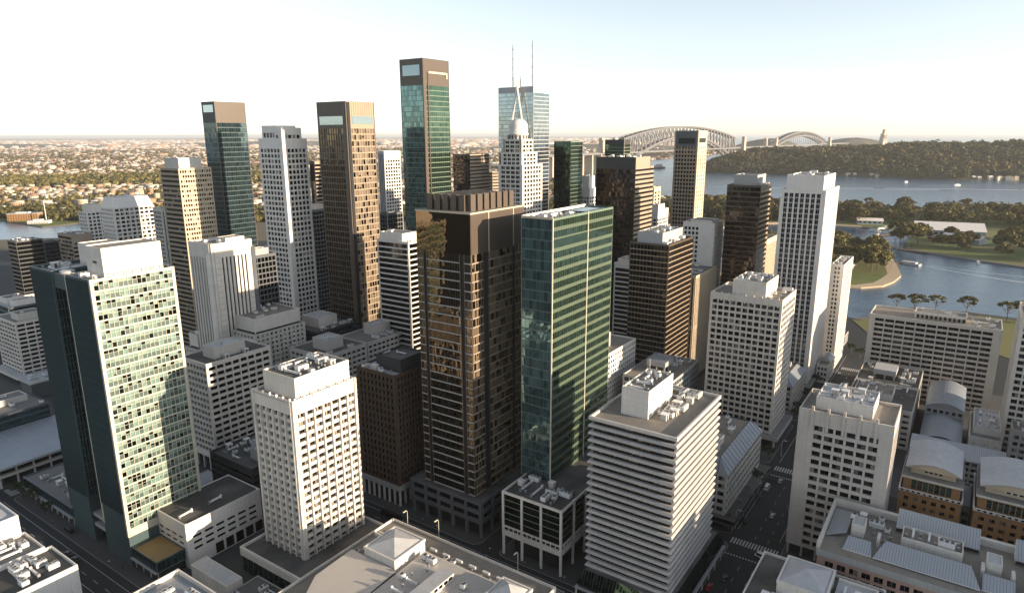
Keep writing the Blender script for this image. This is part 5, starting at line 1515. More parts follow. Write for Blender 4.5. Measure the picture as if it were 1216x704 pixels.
# ------------------------------------------------------------------ added unseen row past the right edge, put there to shade the lower right
for i, (s_, wr_, h_) in enumerate(((232, 46, 66), (284, 50, 62), (340, 52, 68), (398, 58, 64), (462, 40, 60))):
    B = tower('unseen pale block added for shade just outside the right edge, %s of the row' % ('nearest', 'second', 'third', 'fourth', 'farthest')[i], s_, -140, wr_, 30, h_, G(fh=3.6, bw=3.6, pw=1.0, sh=1.5, rec=.4, mull=0, top=3, wm='pale_concrete'), wm='pale_concrete', ew=.8, seed=400 + i, cat='block', name='office_block')
    B.finish()

# ------------------------------------------------------------------ lesser blocks filling the streets between the towers
def overlaps(s0, s1, t0, t1):
    for q in FOOT:
        if s0 < q[1] and s1 > q[0] and t0 < q[3] and t1 > q[2]: return True
    return False
FOOT = [(b.s - 3, b.s + b.wr + 3, b.t - 3, b.t + b.wl + 3) for b in BUILDINGS]
FOOT += [(96, 112, -100, 420), (198, 214, -100, 310), (112, 700, 48, 77), (350, 367, -60, 135), (112, 198, 60, 400), (212, 290, 60, 270), (96, 120, 380, 520), (120, 190, 388, 406)]
kinds = [('white_paint', 'white'), ('pale_concrete', 'pale'), ('cream_stone', 'cream'), ('grey_concrete', 'grey'), ('beige_stone', 'tan'), ('dark_concrete', 'dark')]
shapes = [('flat', 'roof_gravel'), ('flat', 'roof_grey'), ('flat', 'roof_pale')]
rr = random.Random(99)
NFILL = 0
FILLBOX = []
for q in range(900):
    s = rr.uniform(285, 1150); t = rr.uniform(70, 900)
    wr, wl = rr.uniform(16, 34), rr.uniform(14, 30)
    far = s > 620
    h = rr.choice((14, 18, 22, 28, 34)) if not far else rr.choice((9, 12, 14, 18))
    p = W(s, t)
    if t > 700 - (s - 285) * .2 and s < 480: continue
    if p.y > 1180 or p.x < -640 or p.x > 330 + (p.y > 800) * 40: continue
    if overlaps(s, s + wr, t, t + wl): continue
    FOOT.append((s - 5, s + wr + 5, t - 5, t + wl + 5))
    FILLBOX.append((s, t, wr, wl, h))
for i, (s, t, wr, wl, h) in enumerate(FILLBOX):
    k = rr.choice(kinds)
    P_ = G(fh=3.6, bw=rr.choice((3.0, 3.6, 4.4)), pw=rr.choice((.8, 1.2)), sh=1.6, rec=.35, mull=0, top=2, wm=k[0], glass='glass_window')
    B = tower('low %s office block among the lesser roofs between and behind the towers' % k[1], s, t, wr, wl, h, P_, wm=k[0], ew=.7, roof=rr.choice(shapes)[1],
              pent=[(wr * .2, wr * .7, wl * .25, wl * .7, 3.5)], pm=k[0], proof='roof_pale', seed=300 + i, ncl=2, cat='building', name='office_block', group='lesser %s office blocks between the towers' % k[1])
    B.finish()
# ------------------------------------------------------------------ land and water
def structure(name, me, loc=(0, 0, 0), rz=0.0):
    o = link(name, me, None, loc, rz)
    o['kind'] = 'structure'
    return o


LAND = [(-6000, -900), (6000, -900), (6000, -500), (1500, 120), (900, 420), (640, 575), (509, 646), (472, 675), (425, 692), (388, 690), (358, 655), (335, 652), (326, 690), (345, 760), (392, 800), (420, 793),
        (450, 803), (474, 826), (503, 862), (530, 916), (556, 975), (578, 1035), (566, 1080), (500, 1110), (430, 1125), (392, 1200), (405, 1320), (470, 1385), (560, 1400), (640, 1362), (690, 1335), (712, 1300),
        (728, 1245), (722, 1200), (690, 1160), (660, 1120), (632, 1075), (640, 1036), (664, 985), (706, 915), (880, 800), (1400, 640), (2600, 420), (2600, 1050), (1700, 1420), (1250, 1560), (865, 1680), (560, 1790),
        (470, 1880), (330, 2050), (360, 2600), (455, 3340), (588, 3345), (640, 3700), (760, 4300), (1150, 5200), (1700, 6000), (2600, 7400), (3600, 10500), (5200, 20000), (9500, 80000), (-80000, 80000), (-80000, 1600),
        (-3000, 1560), (-1139, 1499), (-966, 1381), (-930, 1440), (-760, 1450), (-640, 1400), (-640, 1330), (-720, 1250), (-925, 1205), (-3000, 1120), (-6000, 1100)]


def inside(poly, x, y):
    p = np.array(poly); q = np.roll(p, -1, 0)
    r = np.zeros(np.shape(x), bool)
    for (x0, y0), (x1, y1) in zip(p, q):
        if y0 == y1: continue
        c = ((y0 > y) != (y1 > y)) & (x < (x1 - x0) * (y - y0) / (y1 - y0) + x0)
        r ^= c
    return r


mb = MB(); mb.prism(LAND[::-1] if False else LAND, -4, 0, 'suburb_soil'); g = mb.mesh('ground')
structure('ground', g)
mb = MB(); S_ = 95000
mb.poly([(-S_, -4000, -1.6), (S_, -4000, -1.6), (S_, S_, -1.6), (-S_, S_, -1.6)], 'water')
structure('water', mb.mesh('water'))


def sheet(name, pts, z0, z1, mat, side=None):
    mb = MB(); mb.prism(pts, z0, z1, side or mat, mat); return structure(name, mb.mesh(name))


# city roadbed under the whole centre
city = [(-1500, -600), (700, -600), (640, 300), (560, 440), (350, 640), (318, 690), (300, 1180), (-560, 1180), (-700, 1100), (-1500, 1000)]
sheet('road', city, -.1, .004, 'asphalt')
# parkland
sheet('beach', [(326, 690), (345, 757), (392, 797), (420, 790), (451, 799), (477, 822), (507, 859), (534, 915), (560, 974), (582, 1036), (560, 1050), (520, 960), (470, 870), (420, 820), (340, 800), (300, 720)], -3, .30, 'sand')
sheet('lawn', [(318, 700), (345, 778), (392, 808), (420, 803), (446, 814), (466, 834), (494, 868), (519, 920), (545, 980), (566, 1038), (556, 1070), (500, 1100), (425, 1115), (360, 1000), (312, 850)], -3, .45, 'grass')
sheet('lawn', [(405, 560), (350, 640), (338, 646), (330, 600), (360, 560), (372, 530)], -.1, .30, 'grass')
sheet('lawn', [(640, 560), (505, 636), (474, 660), (440, 640), (400, 560), (420, 470), (470, 430), (620, 480)], -.1, .30, 'grass')
sheet('lawn', [(690, 1165), (662, 1118), (637, 1076), (645, 1040), (670, 990), (712, 922), (884, 808), (1400, 650), (2000, 560), (2000, 1150), (1250, 1545), (865, 1665), (560, 1770), (440, 1800), (420, 1340), (475, 1392), (562, 1408), (646, 1372), (700, 1342), (722, 1300), (738, 1245), (730, 1200)], -3, .40, 'grass')
sheet('beach', [(405, 1318), (470, 1380), (560, 1394), (640, 1355), (692, 1328), (700, 1342), (646, 1374), (562, 1412), (475, 1396), (418, 1340)], -3, .55, 'sand')
sheet('path', [(634, 1074), (641, 1034), (665, 982), (707, 911), (880, 796), (884, 802), (712, 917), (670, 987), (646, 1038), (639, 1076)], -3, .62, 'kerb_stone')
sheet('path', [(640, 572), (508, 643), (472, 672), (426, 688), (388, 687), (390, 680), (424, 680), (468, 664), (503, 635), (634, 564)], -3, .50, 'pavement', 'kerb_stone')
sheet('lawn', [(-1500, 1514), (-1139, 1503), (-968, 1392), (-935, 1448), (-760, 1456), (-600, 1440), (-560, 1560), (-900, 1640), (-1500, 1660)], -.1, .25, 'grass')

# ---- pavements, kerbs, painted lines
def slab(name, s0, s1, t0, t1, z0, z1, mat, side=None):
    mb = MB()
    a, b_ = (s1 - s0) / 2, (t1 - t0) / 2
    if min(a, b_) > 8:
        r = 4.0; pts = []
        for cx, cy, a0 in ((a - r, -b_ + r, -90), (a - r, b_ - r, 0), (-a + r, b_ - r, 90), (-a + r, -b_ + r, 180)):
            for k in range(5):
                an = R(a0 + 22.5 * k); pts.append((cx + r * math.cos(an), cy + r * math.sin(an)))
        mb.prism(pts, z0, z1, side or mat, mat)
    else:
        mb.box(-a, a, -b_, b_, z0, z1, side or mat, mat)
    return structure(name, mb.mesh(name), W((s0 + s1) / 2, (t0 + t1) / 2, 0), RZ)


for q in ((112.5, 196, 84, 388), (213, 279, 72, 154.5), (213, 279, 165.5, 305), (286, 350, 74, 155), (366, 430, 77, 155), (436, 620, 77, 155), (200, 350, -90, 50.5), (366, 560, -90, 50.5),
          (30, 96, -60, 388), (104, 300, 404, 640), (286, 480, 165, 400), (212, 280, 312, 520), (112, 200, 640, 800)):
    slab('pavement', q[0] - .35, q[1] + .35, q[2] - .35, q[3] + .35, 0, .12, 'kerb_stone')
    slab('pavement', q[0], q[1], q[2], q[3], .05, .128, 'pavement', 'kerb_stone')
LINES = []
for t in range(86, 300, 12): LINES.append((204.4, 204.6, t, t + 3.5))
for s0, s1 in ((199.4, 199.6), (209.6, 209.8)): LINES.append((s0, s1, 84, 300))
for t in range(60, 388, 10): LINES.append((104.0, 104.2, t, t + 4))
for s0 in (100.2, 108.5): LINES.append((s0, s0 + .2, 60, 388))
for s in range(180, 560, 9):
    if 268 < s < 286 or 348 < s < 368: continue
    for t in (57.6, 63.2): LINES.append((s, s + 3.0, t, t + .14))
for s0, s1 in ((292, 345), (372, 432), (440, 600)):
    LINES.append((s0, s1, 72.0, 72.2)); LINES.append((s0, s1, 53.2, 53.4))
for q in LINES: pass
mb = MB()
for s0, s1, t0, t1 in LINES: mb.box(s0, s1, t0, t1, .006, .012, 'road_paint')
structure('lane_marking', mb.mesh('lane_marking'), (0, 0, 0), RZ)


def crosswalk(s0, s1, t0, t1, along):
    """zebra: bars run along the walked-over road's direction"""
    mb = MB()
    if along == 's':
        n = int((t1 - t0) / 1.3)
        for k in range(n): mb.box(s0, s1, t0 + k * 1.3, t0 + k * 1.3 + .65, .006, .014, 'road_paint')
    else:
        n = int((s1 - s0) / 1.3)
        for k in range(n): mb.box(s0 + k * 1.3, s0 + k * 1.3 + .65, t0, t1, .006, .014, 'road_paint')
    structure('crosswalk', mb.mesh('crosswalk'), (0, 0, 0), RZ)


crosswalk(199.5, 209.5, 155.2, 160.5, 't'); crosswalk(199.5, 209.5, 117, 121.5, 't')
crosswalk(279.8, 284.6, 52, 73, 's'); crosswalk(270.4, 271.2, 53, 73, 's')
crosswalk(361, 366.5, 52.5, 74, 's'); crosswalk(354, 355, 52.5, 74, 's')
crosswalk(99.5, 109, 390, 396, 't'); crosswalk(113, 118, 391, 402, 's'); crosswalk(98.5, 110, 240, 246, 't')
crosswalk(560, 566, 50, 72, 's')


# ------------------------------------------------------------------ trees
def leaf_cloud(rng, blobs, per, size):
    """small leaf sprays spread through several uneven clumps"""
    V = []
    for (c, r) in blobs:
        n = int(per * r[0] * r[1] ** .5)
        d = rng.normal(size=(n, 3)); d /= np.linalg.norm(d, axis=1)[:, None]
        rad = rng.uniform(.55, 1.08, n)[:, None] ** .7
        p = np.array(c) + d * rad * np.array(r)
        u = rng.normal(size=(n, 3)); u /= np.linalg.norm(u, axis=1)[:, None]
        nrm = d * .8 + rng.normal(size=(n, 3)) * .6
        w = np.cross(nrm, u); w /= np.linalg.norm(w, axis=1)[:, None] + 1e-6
        u = np.cross(w, nrm); u /= np.linalg.norm(u, axis=1)[:, None] + 1e-6
        s = size * rng.uniform(.6, 1.4, n)[:, None]
        V.append(np.stack([p - u * s - w * s * .7, p + u * s - w * s * .5, p + u * s * .8 + w * s * .8, p - u * s * .7 + w * s * .6], 1))
    V = np.concatenate(V).reshape(-1, 3)
    return V, np.arange(len(V)).reshape(-1, 4)


def tree_kind(seed, h, spread, leaf, flat=.5, nblob=11, per=11, size=.75, bare=.42):
    rng = np.random.default_rng(seed)
    tr = MB()
    top = h * .66
    pts = [(0, 0, 0)]
    x = y = 0
    for k in range(1, 5):
        x += rng.normal() * h * .012; y += rng.normal() * h * .012
        pts.append((x, y, top * k / 4))
    r0 = h * .026
    for k in range(4): tr.tube(pts[k], pts[k + 1], r0 * (1 - .19 * k), r0 * (1 - .19 * (k + 1)), 7, 'bark', cap=False)
    tr.tube((0, 0, 0), (0, 0, h * .03), r0 * 1.7, r0 * 1.05, 7, 'bark', cap=False)
    blobs = []
    for k in range(nblob):
        a = 2.4 * k + rng.uniform(-.4, .4)
        q = math.sqrt((k + .4) / nblob) * spread
        c = (x + q * math.cos(a), y + q * math.sin(a), h * (bare + (1 - bare) * (.78 - .5 * (q / spread) ** 2 * rng.uniform(.5, 1.2))))
        rr_ = spread * rng.uniform(.26, .42)
        blobs.append((c, (rr_, rr_, rr_ * flat * rng.uniform(.8, 1.2))))
        st = pts[2 if k % 2 else 3]
        mid = ((st[0] + c[0]) / 2, (st[1] + c[1]) / 2, st[2] + (c[2] - st[2]) * .35)
        tr.tube(st, mid, r0 * .42, r0 * .28, 5, 'bark', cap=False); tr.tube(mid, c, r0 * .28, r0 * .1, 5, 'bark', cap=False)
    V, F = leaf_cloud(rng, blobs, per, size)
    crown = arrays_mesh('crown', V, F, np.zeros(len(F), int), [leaf])
    return tr.mesh('trunk'), crown


KT = [tree_kind(1, 32, 15, 'leaf_olive', .72, 16, 13, 1.0, .22), tree_kind(2, 36, 15, 'leaf_dark', .7, 17, 12, 1.05, .25), tree_kind(3, 32, 12, 'leaf_brown', .65, 13, 14, .9, .34),
      tree_kind(4, 36, 9, 'leaf_olive', .42, 9, 12, .8, .6), tree_kind(5, 27, 16, 'leaf_olive', .66, 18, 12, 1.05, .2)]
KS = [tree_kind(11, 16, 6.4, 'leaf_olive', .5, 10, 26, .42, .5), tree_kind(12, 16, 6.2, 'leaf_dark', .55, 11, 26, .42, .48)]
KC = [tree_kind(21, 9, 3.6, 'leaf_street', .8, 9, 40, .3, .3)]
TREES = {}


def tree(kind, x, y, sc_, rz, label, group, z=.3):
    tm, cm = kind
    o = link('tree', None, None, (x, y, z), rz); o.scale = (sc_,) * 3
    tag(o, label, 'tree', group)
    link('trunk', tm, o); link('crown', cm, o)
    return o


rr = random.Random(5)
TP = [(650, 1085), (668, 1098)]
pen_front = [((655, 1092), 1.25, 0), ((676, 1112), 1.1, 1), ((640, 1100), 1.0, 2), ((704, 1052), .95, 0), ((772, 1035), 1.15, 4), ((795, 1062), 1.2, 0), ((815, 1020), 1.0, 1), ((838, 985), .9, 4),
             ((752, 1098), .8, 2), ((880, 1000), 1.0, 1), ((905, 960), 1.1, 0), ((742, 948), .7, 2), ((690, 1015), .6, 2), ((728, 985), .7, 0), ((775, 960), .8, 4), ((800, 940), .9, 0), ((830, 920), .9, 1), ((862, 940), 1.0, 4), ((700, 1085), .8, 4), ((735, 1075), .9, 0), ((690, 1200), .9, 1), ((722, 1215), .8, 0), ((880, 1080), 1.0, 0), ((840, 1075), .9, 2), ((930, 1040), 1.1, 1), ((960, 990), 1.1, 0), ((760, 1160), .7, 1), ((718, 1150), .7, 3)]
for (x, y), s_, k in pen_front:
    tree(KT[k], x, y, s_, rr.uniform(0, 6.28), 'broad olive tree on the peninsula lawn, in front of the big pale hall', 'trees in front of the peninsula hall')
pts = []


def scatter(poly, n, mind, seed):
    rr = random.Random(seed); out = []
    xs = [p[0] for p in poly]; ys = [p[1] for p in poly]
    for _ in range(n * 40):
        if len(out) >= n: break
        x, y = rr.uniform(min(xs), max(xs)), rr.uniform(min(ys), max(ys))
        if not inside(poly, np.array([x]), np.array([y]))[0]: continue
        if any((x - a) ** 2 + (y - b_) ** 2 < mind ** 2 for a, b_ in out): continue
        out.append((x, y))
    return out


for x, y in scatter([(425, 1420), (560, 1425), (700, 1360), (740, 1400), (740, 1560), (560, 1740), (430, 1700)], 88, 15, 1):
    tree(KT[rr.choice((0, 1, 2, 4, 0))], x, y, rr.uniform(.85, 1.3), rr.uniform(0, 6.28), 'olive tree in the dense grove on the left half of the far peninsula', 'grove on the left of the peninsula')
for x, y in scatter([(745, 1400), (900, 1300), (1150, 1180), (1500, 1150), (1500, 1330), (1100, 1560), (760, 1640)], 86, 19, 2):
    tree(KT[rr.choice((3, 3, 0, 1, 2, 4))], x, y, rr.uniform(.8, 1.25), rr.uniform(0, 6.28), 'flat-topped tree in the belt behind the pale-roofed hall on the far peninsula', 'tree belt behind the peninsula hall')
for x, y in scatter([(345, 900), (440, 850), (505, 900), (540, 980), (560, 1050), (480, 1095), (360, 1080)], 44, 11, 3):
    tree(KT[rr.choice((0, 4, 1))], x, y, rr.uniform(.75, 1.15), rr.uniform(0, 6.28), 'bushy tree on the small green point with the sandy edge', 'trees on the small sandy point')
SHORE_SPOTS = scatter([(330, 1250), (400, 1400), (430, 1700), (360, 1950), (180, 1950), (150, 1300)], 110, 15, 4)
for px_, (x, y) in enumerate([(398, 676), (411, 665), (437, 672), (462, 662), (486, 638), (499, 634), (553, 606), (600, 577)]):
    tree(KS[px_ % 2], x, y, (1.25, 1.4, 1.2, 1.3, 1.3, 1.4, 1.2, 1.2)[px_], rr.uniform(0, 6.28), 'small round-headed tree in the row along the sea wall behind the wide slab block', 'row of trees on the sea wall', .5)
street = [(115.5, 384), (117, 372), (116, 356), (115, 240), (115, 226), (116, 210), (202 + 13, 262), (215, 280), (215, 296), (290, 76), (306, 76.2), (322, 76.2), (338, 76.2), (372, 79), (440, 79), (452, 79.5), (480, 79.5), (512, 79.5), (540, 79.5), (600, 79), (606, 70), (598, 62)]
for s, t in street:
    p = W(s, t); tree(KC[0], p.x, p.y, rr.uniform(.7, 1.1), rr.uniform(0, 6.28), 'small dark street tree planted at the kerb between the towers', 'street trees at the kerbs', .128)

# ------------------------------------------------------------------ wooded headland
hx = [930, 1000, 1100, 1250, 1450, 1750, 2100, 2600, 3200, 4200]
hy = [3330, 3240, 3180, 3120, 2960, 2740, 2640, 2480, 2350, 2200]
hh = [4, 30, 52, 78, 92, 96, 112, 128, 136, 120]
hd = [60, 330, 560, 800, 1000, 1200, 1300, 1400, 1500, 1500]
NX, NQ = 120, 40
xs = np.linspace(930, 4200, NX)
V = []


def head_z(x, q):
    h = np.interp(x, hx, hh)
    prof = np.where(q < .5, np.sin(np.clip(q / .5, 0, 1) * np.pi / 2) ** .85, np.cos(np.clip((q - .5) / .5, 0, 1) * np.pi / 2))
    bump = .06 * np.sin(x * .021 + q * 9) + .05 * np.sin(x * .0083 - q * 5 + 1) + .03 * np.sin(x * .047 + q * 17)
    return h * prof * (1 + bump) - 3 + 5 * np.clip(q * 25, 0, 1)


for x in xs:
    for j in range(NQ):
        q = j / (NQ - 1)
        V.append((x, np.interp(x, hx, hy) + q * np.interp(x, hx, hd), float(head_z(x, np.array(q)))))
F = [(i * NQ + j, (i + 1) * NQ + j, (i + 1) * NQ + j + 1, i * NQ + j + 1) for i in range(NX - 1) for j in range(NQ - 1)]
structure('headland', arrays_mesh('headland', V, F, [0] * len(F), ['forest_floor']))


def forest(name, pos, rad, hgt, leaf, per, seed, size=.42):
    """a distant wood: one crown of leaf sprays per tree, all in one object"""
    rng = np.random.default_rng(seed)
    n = len(pos)
    k = rng.integers(max(4, int(per * .7)), int(per * 1.3) + 1, n)
    idx = np.repeat(np.arange(n), k)
    m = len(idx)
    d = rng.normal(size=(m, 3)); d[:, 2] = np.abs(d[:, 2]) * .9 - .25; d /= np.linalg.norm(d, axis=1)[:, None]
    lob = rng.normal(size=(n, 3))[idx]
    r = (rng.uniform(.75, 1.05, m) * (1 + .18 * np.sin((d * lob).sum(1) * 4)))[:, None]
    R_ = np.stack([rad, rad, hgt], 1)[idx]
    p = pos[idx] + d * r * R_ + np.stack([np.zeros(m), np.zeros(m), hgt[idx] * .9], 1)
    u = rng.normal(size=(m, 3)); nn = d + rng.normal(size=(m, 3)) * .45
    w = np.cross(nn, u); w /= np.linalg.norm(w, axis=1)[:, None] + 1e-6
    u = np.cross(w, nn); u /= np.linalg.norm(u, axis=1)[:, None] + 1e-6
    s = (rad[idx] * size * rng.uniform(.6, 1.3, m))[:, None]
    V = np.stack([p - u * s - w * s * .7, p + u * s - w * s * .5, p + u * s * .8 + w * s * .8, p - u * s * .7 + w * s * .6], 1).reshape(-1, 3)
    F = np.arange(len(V)).reshape(-1, 4)
    o = link(name, arrays_mesh(name, V, F, np.zeros(len(F), int), [leaf]))
    return o


sp = np.array([(a, b_, 0) for a, b_ in SHORE_SPOTS], float)
sr = RNG.uniform(9, 14, len(sp))
tag(forest('shore_woodland', sp, sr, sr * 1.05, 'leaf_olive', 260, 6, .14), 'olive wood on the shore seen in the gaps between the towers', 'woodland', None, 'stuff')
bp2 = np.array(scatter([(735, 1420), (900, 1320), (1150, 1210), (1500, 1170), (1500, 1330), (1100, 1560), (760, 1640)], 150, 15, 22) + scatter([(430, 1440), (560, 1460), (700, 1400), (740, 1560), (560, 1750), (430, 1700)], 70, 15, 23), float)
bp2 = np.concatenate([bp2, np.zeros((len(bp2), 1))], 1); sr = RNG.uniform(8, 14, len(bp2))
tag(forest('peninsula_woodland', bp2, sr, sr * 1.1, 'leaf_olive', 300, 7, .13), 'continuous olive undergrowth and low wood filling the back of the far peninsula', 'woodland', None, 'stuff')
n = 5200
x = RNG.uniform(935, 3300, n); q = RNG.uniform(.012, .72, n) ** 1.15
z = head_z(x, q)
pos = np.stack([x, np.interp(x, hx, hy) + q * np.interp(x, hx, hd), z], 1)
px, py, dd = project(pos)
keep = (px < 1235) & (px > 840)
keep &= ~((np.abs(pos[:, 0] - 1480) < 70) & (q < .03)) & ~((np.abs(pos[:, 0] - 1900) < 60) & (q < .03))
pos = pos[keep]; n = len(pos)
rad = RNG.uniform(7.5, 14, n)
o = forest('woodland', pos, rad, rad * RNG.uniform(.75, 1.15, n), 'leaf_dark', 46, 3, .30)
tag(o, 'dark olive woodland covering the headland across the water', 'woodland', None, 'stuff')
sel = RNG.random(n) < .36
o = forest('woodland', pos[sel] + np.array([3, -3, 3]), rad[sel], rad[sel] * 1.1, 'leaf_brown', 36, 4, .30)
tag(o, 'browner gum crowns scattered through the headland woodland', 'woodland', None, 'stuff')
for i, x_ in enumerate(RNG.uniform(1650, 2900, 18)):
    q_ = RNG.uniform(.42, .5); z_ = float(head_z(x_, np.array(q_)))
    tree(KT[3], x_, np.interp(x_, hx, hy) + q_ * np.interp(x_, hx, hd), RNG.uniform(.75, 1.1), i, 'tall flat-topped tree standing out on the ridge of the headland', 'ridge trees on the headland', z_)
rr = random.Random(8)
for i in range(22):
    x_ = rr.choice((rr.uniform(1440, 1560), rr.uniform(1840, 2000), rr.uniform(2050, 2250))); y_ = np.interp(x_, hx, hy) + rr.uniform(6, 30)
    mb = MB(); w_, d_, h_ = rr.uniform(12, 26), rr.uniform(9, 14), rr.uniform(5, 9)
    mb.box(-w_ / 2, w_ / 2, -d_ / 2, d_ / 2, -4, h_, 'house_wall'); mb.frus((-w_ / 2 - .6, w_ / 2 + .6, -d_ / 2 - .6, d_ / 2 + .6), h_, (-w_ / 3, w_ / 3, -.3, .3), h_ + 3.5, 'house_roof')
    tag(link('waterfront_house', mb.mesh('waterfront_house'), None, (x_, y_, 3), rr.uniform(-.4, .4)), 'small house or boatshed on the shore below the wooded headland', 'house', 'shore houses below the headland')

# far hills beyond the bridge
for k, (cx, cy, rx, ry, h) in enumerate(((2780, 7400, 620, 500, 128), (3720, 7500, 760, 500, 132), (4500, 8200, 500, 500, 66), (900, 9000, 2600, 900, 60), (-4500, 14000, 4200, 1800, 75), (-9000, 12000, 3000, 1500, 60))):
    V = []; NR, NA = 14, 40
    for i in range(NR + 1):
        f = i / NR
        for j in range(NA):
            a = 2 * math.pi * j / NA
            rad_ = f * (1 + .12 * math.sin(3 * a + k) + .06 * math.sin(7 * a))
            V.append((cx + rx * rad_ * math.cos(a), cy + ry * rad_ * math.sin(a), h * (math.cos(f * math.pi) * .5 + .5) * (1 + .05 * math.sin(9 * a + 5 * f)) - 2.5))
    F = [(i * NA + j, (i + 1) * NA + j, (i + 1) * NA + (j + 1) % NA, i * NA + (j + 1) % NA) for i in range(NR) for j in range(NA)]
    structure('hill', arrays_mesh('hill', V, F, [0] * len(F), ['far_hill']))

# lookout tower on the headland
mb = MB(); r8 = 8
B0 = (2146, 3990)
root = link('monument_tower', None, None, (*B0, 98), .3)
tag(root, 'pale tapering stone monument tower standing on the headland ridge', 'tower')
mb = MB(); mb.frus((-19, 19, -19, 19), 0, (-10.5, 10.5, -10.5, 10.5), 78, 'sandstone'); mb.box(-12, 12, -12, 12, 78, 81, 'sandstone')
for k in (-8, 0, 8):
    mb.box(k - 1.2, k + 1.2, -15.5, -9, 20, 74, 'pale_concrete')
link('shaft', mb.mesh('shaft'), root)
mb = MB(); mb.lathe([(8.5, 81), (8.5, 96), (9.2, 96.5), (9.2, 98), (7, 102), (3.4, 105), (.6, 107)], 14, 'sandstone'); link('lantern', mb.mesh('lantern'), root)

# ------------------------------------------------------------------ the arch bridge
root = link('arch_bridge', None, None, (484, 3100, 0), math.atan2(960, 809))
tag(root, 'long pale steel arch bridge with two trussed arches and stone pylons across the harbour', 'bridge')


def bp_(name, mb): return link(name, mb.mesh(name), root)


def arch(k0, k1, zt0, zt1, zb0, zb1, zd, npan, r, wd):
    """two trussed ribs side by side; x along the bridge"""
    def top(f): return zt0 + (zt1 - zt0) * (1 - (2 * f - 1) ** 2)
    def bot(f): return zb0 + (zb1 - zb0) * (1 - (2 * f - 1) ** 2)
    for sd in (-wd, wd):
        up, lo, web, hg = MB(), MB(), MB(), MB()
        for i in range(npan):
            f0, f1 = i / npan, (i + 1) / npan
            a0, a1 = k0 + (k1 - k0) * f0, k0 + (k1 - k0) * f1
            up.tube((a0, sd, top(f0)), (a1, sd, top(f1)), r, n=6, mat='bridge_paint', cap=False)
            lo.tube((a0, sd, bot(f0)), (a1, sd, bot(f1)), r * 1.25, n=6, mat='bridge_paint', cap=False)
            web.tube((a0, sd, bot(f0)), (a0, sd, top(f0)), r * .55, n=5, mat='bridge_paint', cap=False)
            p, q = ((a0, sd, top(f0)), (a1, sd, bot(f1))) if f0 < .5 else ((a0, sd, bot(f0)), (a1, sd, top(f1)))
            web.tube(p, q, r * .5, n=5, mat='bridge_paint', cap=False)
            if bot(f0) > zd + 4: hg.tube((a0, sd, zd), (a0, sd, bot(f0)), r * .3, n=4, mat='bridge_paint', cap=False)
            if bot(f0) < zd - 6 and i > 0: hg.tube((a0, sd, bot(f0)), (a0, sd, zd), r * .5, n=5, mat='bridge_paint', cap=False)
        web.tube((k1, sd, bot(1)), (k1, sd, top(1)), r * .8, n=5, mat='bridge_paint', cap=False)
        bp_('upper_chord', up); bp_('lower_chord', lo); bp_('web_truss', web); bp_('hanger', hg)
    cr = MB()
    for i in range(npan + 1):
        f = i / npan; a = k0 + (k1 - k0) * f
        cr.tube((a, -wd, top(f)), (a, wd, top(f)), r * .6, n=4, mat='bridge_paint', cap=False)
        if i < npan:
            a1 = k0 + (k1 - k0) * (i + 1) / npan
            cr.tube((a, -wd, top(f)), (a1, wd, top((i + 1) / npan)), r * .4, n=4, mat='bridge_paint', cap=False)
    bp_('wind_bracing', cr)


arch(0, 1258, 158, 216, 34, 168, 100, 30, 5.4, 20)
arch(1950, 3060, 122, 192, 96, 164, 100, 26, 5.0, 20)
mb = MB(); mb.box(-560, 3700, -24, 24, 96.5, 101, 'bridge_paint', 'asphalt'); mb.box(-560, 3700, -24.5, -23.5, 96, 103, 'bridge_paint'); mb.box(-560, 3700, 23.5, 24.5, 96, 103, 'bridge_paint')
bp_('deck', mb)
for k in (-250, -90, 1360, 1480, 1905, 3110):
    tall = 163 if k != -250 else 146
    for sd in (-34, 34):
        if k in (-250, 1480): continue
        mb = MB(); mb.frus((k - 17, k + 17, sd - 11, sd + 11), -5, (k - 12, k + 12, sd - 8, sd + 8), (150 if k > 1500 else tall), 'sandstone'); mb.box(k - 14, k + 14, sd - 10, sd + 10, (146 if k > 1500 else tall - 8), (148 if k > 1500 else tall - 5), 'sandstone')
        mb.frus((k - 12, k + 12, sd - 8, sd + 8), (150 if k > 1500 else tall) + .01, (k - 7, k + 7, sd - 5, sd + 5), (153 if k > 1500 else tall + 3), 'sandstone')
        bp_('pylon', mb)
for k in list(range(-520, -100, 70)) + [1470, 1570, 1670, 1770, 1850, 3220, 3330, 3440, 3550]:
    mb = MB(); mb.frus((k - 5, k + 5, -20, 20), -5, (k - 4, k + 4, -19, 19), 96, 'sandstone'); bp_('pier', mb)
# rocky islet under the right foot of the arch
V = []; NR, NA = 8, 24
for i in range(NR + 1):
    f = i / NR
    for j in range(NA):
        a = 2 * math.pi * j / NA
        V.append((1330 + 150 * f * math.cos(a) * (1 + .2 * math.sin(3 * a)), 4085 + 130 * f * math.sin(a), 40 * (1 - f ** 1.6) - 3))
F = [(i * NA + j, (i + 1) * NA + j, (i + 1) * NA + (j + 1) % NA, i * NA + (j + 1) % NA) for i in range(NR) for j in range(NA)]
structure('islet', arrays_mesh('islet', V, F, [0] * len(F), ['rock']))

